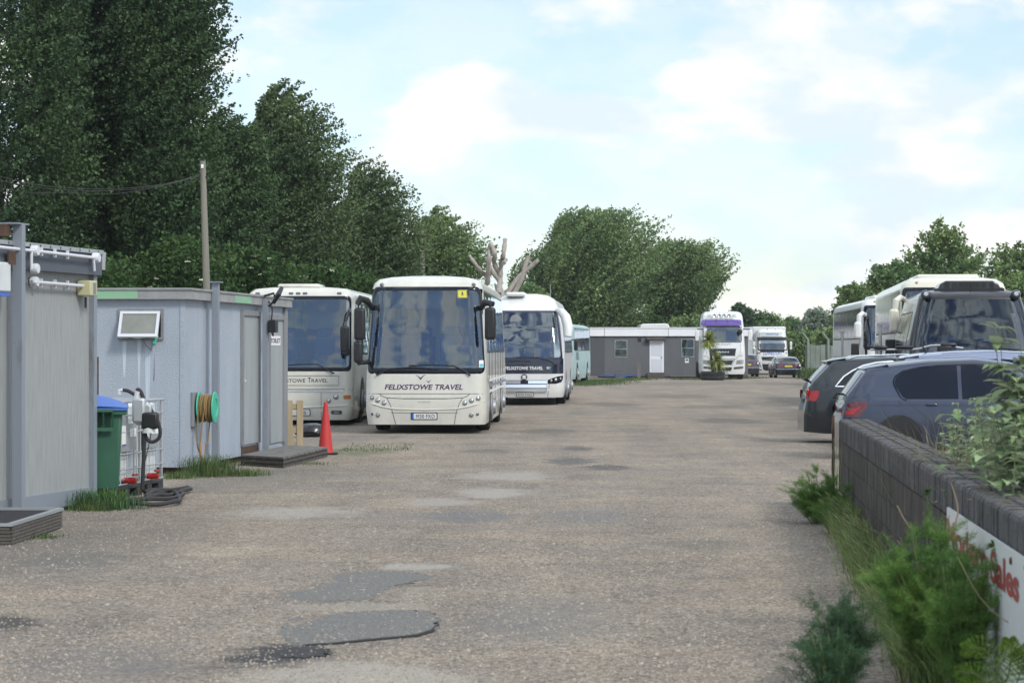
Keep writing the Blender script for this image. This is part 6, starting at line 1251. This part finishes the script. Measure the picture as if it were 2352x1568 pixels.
hb = [('pale hedge bush between the pollard and the broad poplar', 1150, 1260, 640, 150, 'leaf_far'), ('hedge bush behind the left end of the grey cabin', 1240, 1400, 690, 172, 'leaf_elder'), ('hedge bush behind the middle of the grey cabin', 1380, 1560, 715, 174, 'leaf_elder'), ('hedge bush behind the right end of the grey cabin', 1520, 1680, 715, 170, 'leaf_far'),
      ('dark upright hedge tree directly right of the purple visored lorry', 1665, 1735, 690, 205, 'leaf_poplar'), ('rounded hedge tree above the box lorry', 1710, 1800, 708, 212, 'leaf_poplar_pale'), ('low hedge tree sloping down right of the box lorry', 1770, 1862, 722, 214, 'leaf_poplar_pale'), ('silvery willow bush beside the rear of the white coach', 1836, 1925, 702, 190, 'leaf_willow'),
      ('flowering hedge bush above the concrete fence', 1800, 1900, 752, 178, 'leaf_far'), ('hedge bush half hidden by the rear of the white coach', 1870, 1990, 740, 165, 'leaf_far')]
for lb, xa, xb, yt, Yq, mm_ in hb:
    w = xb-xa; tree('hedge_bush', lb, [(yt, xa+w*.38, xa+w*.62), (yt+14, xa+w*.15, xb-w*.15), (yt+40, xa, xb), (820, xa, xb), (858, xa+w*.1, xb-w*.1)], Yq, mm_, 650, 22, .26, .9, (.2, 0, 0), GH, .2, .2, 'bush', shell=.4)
GR = 'leafy trees behind the right row of coaches'
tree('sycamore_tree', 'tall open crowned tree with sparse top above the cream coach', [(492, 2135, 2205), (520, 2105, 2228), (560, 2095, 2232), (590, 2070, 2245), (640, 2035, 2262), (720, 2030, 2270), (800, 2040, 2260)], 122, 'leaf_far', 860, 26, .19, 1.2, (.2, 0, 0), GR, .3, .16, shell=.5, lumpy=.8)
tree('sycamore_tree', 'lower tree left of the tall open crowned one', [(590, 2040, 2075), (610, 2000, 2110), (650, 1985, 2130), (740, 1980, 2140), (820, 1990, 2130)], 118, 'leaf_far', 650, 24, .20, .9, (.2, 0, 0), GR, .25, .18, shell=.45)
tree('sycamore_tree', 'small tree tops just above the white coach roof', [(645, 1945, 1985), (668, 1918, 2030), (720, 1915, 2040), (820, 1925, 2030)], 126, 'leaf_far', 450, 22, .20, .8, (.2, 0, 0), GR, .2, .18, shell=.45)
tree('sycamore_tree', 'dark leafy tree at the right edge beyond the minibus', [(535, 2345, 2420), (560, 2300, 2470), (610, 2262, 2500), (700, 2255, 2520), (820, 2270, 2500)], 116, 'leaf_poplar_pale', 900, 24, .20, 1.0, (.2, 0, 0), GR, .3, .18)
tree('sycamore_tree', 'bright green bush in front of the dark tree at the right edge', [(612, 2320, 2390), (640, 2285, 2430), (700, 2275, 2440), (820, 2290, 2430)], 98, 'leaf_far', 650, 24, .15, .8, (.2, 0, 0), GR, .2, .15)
# dead pollard
Yp = 118.0; root = thing('dead_pollard', 'bare bleached pollarded tree with sawn limbs behind the coaches', 'tree', P(1150, 900, Yp)); root.location.z = 0; o0 = root.location.copy()
q = lambda zx, zy, dy=0.: P(726+zx*.4372, 302.5+zy*.4372, Yp+dy)-o0
trunk = MB(); trunk.tube(smooth([Vector((0, 0, 0)), q(975, 950), q(965, 850), q(955, 800)]), [.28]*6+[.23]*7+[.18]*6, 12)
for pts, r0, r1 in (([(960, 850), (965, 760), (935, 690), (940, 640), (918, 590)], .13, .10), ([(968, 760), (975, 680), (985, 640), (993, 565)], .11, .10), ([(985, 690), (997, 672)], .10, .08), ([(900, 800), (905, 720), (910, 660), (912, 615)], .12, .11), ([(905, 770), (880, 745), (845, 705), (806, 650)], .10, .07), ([(975, 800), (930, 740), (890, 660)], .11, .08)):
    pp2 = smooth([q(*p, dy=.3*math.sin(i*2+pts[0][0])) for i, p in enumerate(pts)], 4); n = len(pp2); trunk.tube(pp2, [r0+(r1-r0)*i/(n-1)+.02*math.sin(i*2.1) for i in range(n)], 10)
trunk.build('trunk', M['dead_bark'], root)
root = thing('dead_pollard', 'second bare pollard leaning right with a forked sawn limb', 'tree', P(1165, 900, Yp+4)); root.location.z = 0; o0 = root.location.copy(); q = lambda zx, zy, dy=0.: P(726+zx*.4372, 302.5+zy*.4372, Yp+4+dy)-o0; trunk = MB(); trunk.tube([Vector((0, 0, 0)), q(985, 900), q(1010, 840)], [.3, .26, .2], 10)
for pts, r0, r1 in (([(985, 880), (1040, 795), (1080, 750), (1170, 672)], .13, .10), ([(1040, 850), (1080, 770), (1100, 700), (1118, 655)], .13, .11)):
    pp2 = smooth([q(*p) for p in pts], 4); n = len(pp2); trunk.tube(pp2, [r0+(r1-r0)*i/(n-1) for i in range(n)], 10)
trunk.build('trunk', M['dead_bark'], root)
# palm in a planter
p = G(1637, 873); root = thing('palm', 'spiky yellow green palm with two heads in a dark planter', 'plant', p); s = F/p.y; zz = lambda y: (873-y)/s
MB().lathe([(.62, 0), (.70, .12), (.66, .25), (.70, .38), (.64, .50), (.5, .5), (.001, .46)], (0, 0, 0), (0, 0, 1), 20).build('planter', M['rubber'], root)
def palmhead(c, n, ln):
    v, f = [], []
    for k in range(n):
        a = random.random()*6.28; el = math.asin(random.uniform(-.75, 1)); d = Vector((math.cos(a)*math.cos(el), math.sin(a)*math.cos(el), math.sin(el))); w = d.cross(Vector((0, 0, 1))).normalized()*.045; L_ = ln*random.uniform(.75, 1.1); b_ = len(v)
        for i in range(5): u = i/4; pt = c+d*L_*u+Vector((0, 0, -.30*u*u*L_)); wi = w*(1-u*.95); v += [pt-wi, pt+wi]
        f += [(b_+2*i, b_+2*i+1, b_+2*i+3, b_+2*i+2) for i in range(4)]
    mb = MB(); mb.add(v, f); return mb
t1, t2 = Vector(((1628-1637)/s, -.1, zz(779))), Vector(((1647-1637)/s, -.15, zz(826)))
for t_ in (t1, t2): MB().tube([(0, 0, .4), t_*.5+Vector((0, 0, .3)), t_], [.09, .07, .06], 8).build('trunk', M['bark'], root)
palmhead(t1, 360, .80).build('palm_head', M['palm_leaf'], root, smooth=False); palmhead(t2, 360, .80).build('palm_head', M['palm_leaf'], root, smooth=False)

def blades(pts, h, w, lean=(0, 0), m='grass_blade', name='grass', label=None, cat='grass', kind='stuff', parent=None):
    n = len(pts); hh_ = h*rng.uniform(.45, 1.25, n); a = rng.random(n)*6.28; ln = np.stack([np.cos(a), np.sin(a)], 1)*rng.uniform(.1, .65, (n, 1))+np.array(lean); wd = np.stack([np.cos(a+1.57), np.sin(a+1.57), np.zeros(n)], 1)*w*rng.uniform(.6, 1.3, (n, 1)); v = []
    for u, k in ((0, 1), (.5, .8), (.85, .45), (1, .05)):
        c = np.stack([pts[:, 0]+ln[:, 0]*hh_*u*u, pts[:, 1]+ln[:, 1]*hh_*u*u, pts[:, 2]+hh_*u*(1-.25*u)], 1); v += [c-wd*k, c+wd*k]
    v = np.stack(v, 1).reshape(-1, 3); f = (np.arange(n)*8)[:, None, None]+np.array([[0, 1, 3, 2], [2, 3, 5, 4], [4, 5, 7, 6]])[None]
    o = mesh_np(name, v, f.reshape(-1, 4), M[m], parent); 
    if label: tag(o, label, cat, kind=kind)
    return o
def scatter(line, n, wid, z=0):
    seg = np.array(line); d = np.linalg.norm(np.diff(seg[:, :2], axis=0), axis=1); c = np.concatenate([[0], np.cumsum(d)]); t_ = rng.random(n)*c[-1]; x = np.interp(t_, c, seg[:, 0]); y = np.interp(t_, c, seg[:, 1]); w = np.interp(t_, c, seg[:, 2]) if seg.shape[1] > 2 else wid
    return np.stack([x+rng.normal(size=n)*w, y+rng.normal(size=n)*w, np.full(n, z)], 1)
wl = lambda u, off: (wa.x+dw.x*u+off*dw.y, wa.y+dw.y*u-off*dw.x)   # along the wall; off<0 = yard side
ln_ = [(*wl(u, -o_), .07) for u, o_ in ((.2, .12), (-2, .12), (-5, .14), (-8, .18), (-10, .22), (-13, .25), (-15.5, .3))]
P_ = scatter(ln_, 8500, .07); P_ = P_[(P_[:, 0]-wa.x)*dw.y-(P_[:, 1]-wa.y)*dw.x < -.02]; blades(P_, .32, .0040, (-.25, 0), 'grass_light', 'grass_strip', 'green grass growing along the foot of the brick wall')
P_ = scatter(ln_[2:], 420, .09); P_ = P_[(P_[:, 0]-wa.x)*dw.y-(P_[:, 1]-wa.y)*dw.x < -.02]; blades(P_, .36, .0045, (-.2, 0), 'grass_dry', 'dry_grass', 'dry seeding grass mixed in along the brick wall')
# seed heads (barley grass)
mb = MB()
for k in range(90):
    u = random.uniform(-13, -4); x, y = wl(u, -random.uniform(.12, .34)); hgt = random.uniform(.26, .42); ax = Vector((-.35+random.uniform(-.2, .2), random.uniform(-.2, .2), 1)).normalized(); b_ = Vector((x, y, 0)); t_ = b_+Vector((ax.x*hgt*.5, ax.y*hgt*.5, hgt)); e = t_+Vector((-.05, 0, .045))
    mb.tube([b_, t_], .0014, 4, False); mb.tube([t_, t_*.5+e*.5, e], [.003, .009, .002], 5)
tag(mb.build('seed_heads', leafmat('seedhead', (.24, .28, .12), (.14, .19, .08), .2, .7, 4)), 'pale green drooping grass seed heads in front of the brick wall', 'grass', kind='stuff')
def clump(c, r, n, h, label, name='weed_clump', m='grass_blade', cat='weeds', w=.004, group=None):
    root = thing(name, label, cat, c, group=group); pts = np.stack([rng.normal(size=n)*r*.5, rng.normal(size=n)*r*.5, np.zeros(n)], 1); tag(blades(pts, h, w, m=m, name='blades', parent=root), kind='stuff'); return root
GW = 'weed clumps around the huts'
clump(G(480, 1092), .38, 900, .34, 'tall grass tuft at the foot of the steel post under the hose reel', group=GW); clump(G(405, 1098), .30, 350, .12, 'low weeds under the corner of the toilet hut', group=GW); clump(G(570, 1092), .28, 350, .13, 'small weeds in front of the timber step', group=GW)
clump(G(240, 1168), .36, 800, .24, 'dense green weeds at the foot of the wheelie bin', group=GW, m='fennel_dark'); clump(G(285, 1165)+Vector((-.2, -.1, 0)), .25, 500, .25, 'weeds beside the tank pallet', group=GW, m='fennel_leaf'); clump(G(205, 1172), .22, 260, .16, 'thin weeds under the end of the grey site cabin', group=GW)
clump(G(85, 1236)+Vector((.05, 0, 0)), .2, 120, .07, 'sparse weeds by the mat topped step', group=GW); clump(G(700, 1066), .5, 200, .06, 'thin grass along the timber step', group=GW)
P_ = scatter([(*G(1270, 886)[:2], 1.0), (*G(1330, 884)[:2], 1.0), (*G(1390, 874)[:2], .8), (*G(1480, 871)[:2], .5)], 5000, 1); blades(P_, .15, .012, label='rough grass in front of the aqua coach and grey cabin', name='grass_verge')
P_ = scatter([(*G(1880, 870)[:2], .5), (*G(1910, 869)[:2], .7), (*G(1970, 868)[:2], .8)], 4200, 1); blades(P_, .75, .02, label='long grass below the concrete fence', name='grass_verge')
P_ = scatter([(*G(1540, 871)[:2], .5), (*G(1600, 872)[:2], .5), (*G(1740, 868)[:2], .4)], 1400, 1); blades(P_, .12, .012, label='short grass along the cabin and lorries', name='grass_verge')
P_ = np.stack([rng.uniform(-1.0, .2, 420)-2.0, rng.uniform(44, 47.5, 420), np.zeros(420)], 1); blades(P_, .05, .006, label='thin grass on the gravel near the cone', name='grass_patch')
# feathery fennel
def fennel(loc, h, r, nst, m, label, seed, stemm='stem_green', yellow=0, dens=1.0, name='fennel_plant'):
    global rng
    root = thing(name, label, 'plant', loc, group='fennel by the wall'); rg = np.random.default_rng(seed); random.seed(seed); st = MB(); V_ = []
    for k in range(nst):
        a = random.random()*6.28; q_ = random.random()**.6; top = Vector((math.cos(a)*r*q_, math.sin(a)*r*q_*.8, h*random.uniform(.55, 1.0)*(1-.25*q_))); b_ = Vector((math.cos(a)*r*.25*q_, math.sin(a)*r*.2*q_, 0)); pts = smooth([b_, b_*.4+top*.5+Vector((0, 0, h*.05)), top], 4); st.tube(pts, [.006*(1-.7*i/8) for i in range(9)], 5)
        for j in range(int(8*dens)):
            u = random.uniform(.25, 1); c = pts[int(u*8)]; n_ = int(240*dens)
            d = Vector((random.gauss(0, 1), random.gauss(0, 1), random.uniform(.1, 1.0))).normalized(); L_ = random.uniform(.08, .20)
            s0 = rg.random(n_); cc_ = np.array(c)+np.array(d)*(s0*L_)[:, None]+rg.normal(size=(n_, 3))*.010; dd_ = unit(np.array(d)*.7+rg.normal(size=(n_, 3))*.95+np.array([0, 0, -.15])); l2 = rg.uniform(.010, .034, n_)*(1.2-s0*.7); w = unit(np.cross(dd_, rg.normal(size=(n_, 3))))*.0009
            V_.append(np.stack([cc_-w, cc_+w, cc_+dd_*l2[:, None]+w*.5, cc_+dd_*l2[:, None]-w*.5], 1))
    V_ = np.concatenate(V_).reshape(-1, 3); mesh_np('foliage', V_, np.arange(len(V_)).reshape(-1, 4), M[m], root); st.build('stems', M[stemm], root)
    return root
fennel(wl(-15.2, -.26)+(0,), 1.04, .33, 50, 'fennel_leaf', 'large feathery green fennel in front of the white sign', 3, dens=1.15)
fennel(wl(-14.0, -.24)+(0,), .66, .22, 20, 'fennel_leaf', 'feathery fennel just behind the large one, left of the sign', 13)
fennel(wl(-15.9, -.20)+(0,), .86, .26, 34, 'fennel_leaf', 'low feathery fennel under the white sign', 14)
fennel((1.70, 13.3, 0), .60, .19, 20, 'fennel_dark', 'dark bluish feathery fennel growing alone in the gravel', 4, dens=.9)
fennel((1.62, 12.9, -.02), .42, .19, 14, 'fennel_dark', 'low dark feathery fennel at the bottom edge of the picture', 6, dens=.8)
fennel(wl(-2.6, -.34)+(0,), .62, .34, 34, 'fennel_leaf', 'bushy fennel at the far end of the brick wall', 5, dens=1.0)
fennel(wl(-4.0, -.25)+(0,), .42, .28, 18, 'fennel_leaf', 'low feathery fennel beside the wall, nearer than the bushy one', 8, dens=.8)
# dead stalks
def stalks(name, label, sets, m='stem_dry', r=.004):
    root = thing(name, label, 'plant', sets[0][0], group='dry stalks by the wall'); o0 = Vector(sets[0][0]); mb = MB()
    for pts in sets: mb.tube(smooth([Vector(p)-o0 for p in pts], 4), [r*(1-.6*i/(4*(len(pts)-1))) for i in range(4*(len(pts)-1)+1)], 5)
    mb.build('stalk', M[m], root)
Ys = 13.6; pv = lambda x, y, Y=Ys: tuple(P(x, y, Y))
stalks('dry_stalk', 'bare brown branching stalk leaning across the fennel', [[pv(2240, 1600), pv(2225, 1480), pv(2195, 1395), pv(2145, 1330), pv(2060, 1240)], [pv(2195, 1395), pv(2198, 1310), pv(2170, 1250), pv(2095, 1215), pv(2060, 1160)], [pv(2170, 1250), pv(2200, 1180), pv(2185, 1110)], [pv(2215, 1440), pv(2180, 1370), pv(2110, 1300)]], r=.0065)
stalks('dry_stalk', 'thin dark twig arching over the lower sign', [[pv(2360, 1440, 12.2), pv(2310, 1425, 12.2), pv(2250, 1370, 12.2), pv(2200, 1280, 12.2)], [pv(2360, 1500, 12.2), pv(2330, 1490, 12.2), pv(2290, 1450, 12.2)]], r=.004)
stalks('thistle', 'thin thistle stems with small purple heads by the wall end', [[(*wl(-3.4+.3*k, -.12-.03*(k % 3)), 0), (*wl(-3.4+.3*k, -.16), .5), (*wl(-3.3+.32*k, -.14), .78+.1*math.sin(k*3))] for k in range(7)], 'stem_green', .005)
# ferny bright plant, bottom right
root = thing('fern', 'bright yellow green fern fronds in the bottom right corner', 'plant', (2.05, 11.3, 0)); o0 = root.location; st = MB(); LV = []
for pts in ([(2330, 1640), (2270, 1500), (2215, 1490)], [(2300, 1660), (2345, 1540), (2370, 1480)], [(2280, 1650), (2320, 1530), (2318, 1470)], [(2250, 1660), (2255, 1560), (2200, 1540)], [(2370, 1660), (2390, 1560), (2330, 1500)], [(2310, 1650), (2240, 1590), (2190, 1595)]):
    c = smooth([P(*p, 11.3)-o0 for p in pts], 10); st.tube(c, .0035, 5); n = len(c)
    for i in range(5, n):
        u = i/n; L_ = .085*(1-u)**.7+.01; d = (c[min(i+1, n-1)]-c[i-1]).normalized(); sd_ = d.cross(Vector((0, 1, .2))).normalized()
        for sg in (-1, 1):
            for j in range(7): b_ = c[i]+(sd_*sg+d*.5)*L_*j/7; e = b_+(d*.8+sd_*sg*.3+Vector((0, random.gauss(0, .3), 0)))*.018; w_ = (e-b_).cross(Vector((0, 1, 0))).normalized()*.004; LV += [b_-w_, b_+w_, e+w_*.3, e-w_*.3]
mb = MB(); mb.add(LV, [(4*i, 4*i+1, 4*i+2, 4*i+3) for i in range(len(LV)//4)]); mb.build('fronds', M['fern_leaf'], root, smooth=False); st.build('stems', M['stem_green'], root)
# leafy plants behind the wall
def leaf_shape(c, d, L_, w, up, droop=.35):
    d = d.normalized(); sd_ = d.cross(up).normalized(); n = sd_.cross(d); v = []
    for u, k in ((0, .04), (.2, .7), (.45, 1), (.7, .75), (.9, .3), (1, .02)):
        m_ = c+d*L_*u-Vector((0, 0, 1))*droop*L_*u*u; v += [m_-sd_*w*k+n*w*.35*k, m_, m_+sd_*w*k+n*w*.35*k]
    f = []
    for i in range(5): f += [(3*i, 3*i+1, 3*i+4, 3*i+3), (3*i+1, 3*i+2, 3*i+5, 3*i+4)]
    return v, f
def leafy(loc, h, nst, r, label, seed, ls=.10, m='broad_leaf', spread=.2):
    random.seed(seed); root = thing('leafy_plant', label, 'plant', loc, group='leafy plants behind the wall'); lv = MB(); st = MB()
    for k in range(nst):
        a = random.random()*6.28; b_ = Vector((math.cos(a)*r*random.random(), math.sin(a)*r*random.random(), 0)); hh_ = h*random.uniform(.6, 1.05); top = b_+Vector((random.gauss(0, spread)*.6-.04, random.gauss(0, spread)*.6, hh_)); pts = smooth([b_, b_*.5+top*.5+Vector((random.gauss(0, .03), 0, 0)), top], 6); st.tube(pts, [.006*(1-.6*i/12) for i in range(13)], 5)
        n = int(hh_/.052); ph = random.random()*6
        for i in range(int(n*.28), n+1):
            p_ = pts[min(12, int(12*i/n))]; th_ = ph+i*2.4; L_ = ls*random.uniform(.7, 1.3)*(1.15-.55*i/n)
            for s_ in ((0, math.pi) if random.random() < .6 else (0,)):
                d = Vector((math.cos(th_+s_), math.sin(th_+s_), random.uniform(.2, .9))); lv.add(*leaf_shape(p_, d, L_, L_*.24, Vector((0, 0, 1)), random.uniform(.2, .7)))
    lv.build('leaves', M[m], root); st.build('stems', M['stem_green'], root)
for i, (u, of, h_, n_, r_, lb, sd_, ls_) in enumerate(((-13.4, .52, 1.62, 15, .22, 'tallest grey green leafy plant behind the wall, near the right edge', 21, .15), (-14.4, .50, 1.42, 14, .22, 'leafy plant behind the wall at the very right edge', 22, .14), (-12.2, .50, 1.32, 14, .25, 'mid height leafy plant left of the tallest one', 23, .12), (-11.2, .48, 1.22, 13, .25, 'lower leafy plant behind the wall, in the middle of the clump', 24, .11), (-10.2, .46, 1.14, 10, .22, 'small leafy plant at the left end of the clump behind the wall', 25, .09), (-12.9, .40, 1.15, 12, .2, 'leafy plant spilling over the coping bricks', 26, .12), (-14.9, .38, 1.2, 12, .2, 'pale leafy plant low at the right edge on the coping', 27, .10), (-9.3, .5, 1.08, 7, .2, 'sparse little plant furthest along behind the wall', 28, .07))):
    x, y = wl(u, of); leafy((x, y, 0), h_*1.12, int(n_*1.8), r_*1.25, lb, sd_, ls_*1.5)
# thin grasses behind the wall and a few wispy ferny shoots
ln_ = [(*wl(u, .5), .12) for u in (-6, -9, -13)]; P_ = scatter(ln_, 800, .12); blades(P_, 1.36, .0032, (.02, 0), 'grass_dry', 'tall_dry_grass', 'thin tall dry grass stems standing behind the brick wall')
P_ = scatter([(*wl(u, .45), .12) for u in (-7, -10, -14)], 500, .12); blades(P_, 1.12, .004, (.02, 0), 'grass_blade', 'tall_grass', 'green grass standing behind the brick wall')
for u, sd_, lb in ((-13.9, 41, 'tall wispy fennel shoot at the right edge above the wall'), (-11.6, 42, 'wispy fennel shoot in front of the hatchback windows')):
    x, y = wl(u, .55); fennel((x, y, 0), 1.80 if sd_ == 41 else 1.45, .10, 5, 'fern_leaf', lb, sd_, dens=.55)
# weeds rooted in the wall joints, moss on the coping
for u, z, lb in ((-15.75, .80, 'small green weed rooted in the wall above the sign'), (-12.0, .86, 'small weed rooted in the brick wall face left of the sign')):
    x, y = wl(u, -.03); root = thing('wall_weed', lb, 'weed', (x, y, z-.02)); random.seed(int(-u*10)); lv = MB()
    for k in range(26): d = Vector((random.uniform(-1, .1), random.uniform(-1, 1), random.uniform(-.2, 1))); lv.add(*leaf_shape(Vector((0, 0, 0))+d*.012, d, random.uniform(.03, .06), .007, Vector((0, .3, 1)), .3))
    lv.build('leaves', M['fennel_leaf'], root)
mat('moss', (.09, .085, .05), .95, var=.5, vscale=(20, 20, 20), bump=.8, bscale=90); mb = MB(); random.seed(5)
for k in range(70):
    u = random.uniform(-20, -9) if random.random() < .8 else random.uniform(-9, -1); o_ = random.uniform(.03, .31); x, y = wl(u, o_); r_ = random.uniform(.010, .035); rows = []
    for i in range(4): th_ = i/3*1.5; rows.append([(x+r_*math.cos(th_)*math.cos(j/9*6.283)*(1+.3*math.sin(j*2.2)), y+r_*2*math.cos(th_)*math.sin(j/9*6.283), Hw+.0+r_*.35*math.sin(th_)) for j in range(10)])
    mb.grid(rows)
tag(mb.build('moss', M['moss']), 'dark moss tufts on top of the coping bricks', 'moss', kind='stuff')

# HAZE: thin air between the camera and the far trees
mh = bpy.data.materials.new('haze_air'); mh.use_nodes = True; th_ = mh.node_tree; th_.nodes.clear(); oh = th_.nodes.new('ShaderNodeOutputMaterial'); vh = th_.nodes.new('ShaderNodeVolumePrincipled')
vh.inputs['Density'].default_value = .00018; vh.inputs['Color'].default_value = (.93, .96, 1, 1); vh.inputs['Anisotropy'].default_value = .2; th_.links.new(vh.outputs[0], oh.inputs['Volume'])
tag(MB().box(-325, 325, -45, 432, -1, 40).build('haze', mh, smooth=False), 'thin pale haze in the air of the yard', 'haze', kind='stuff')
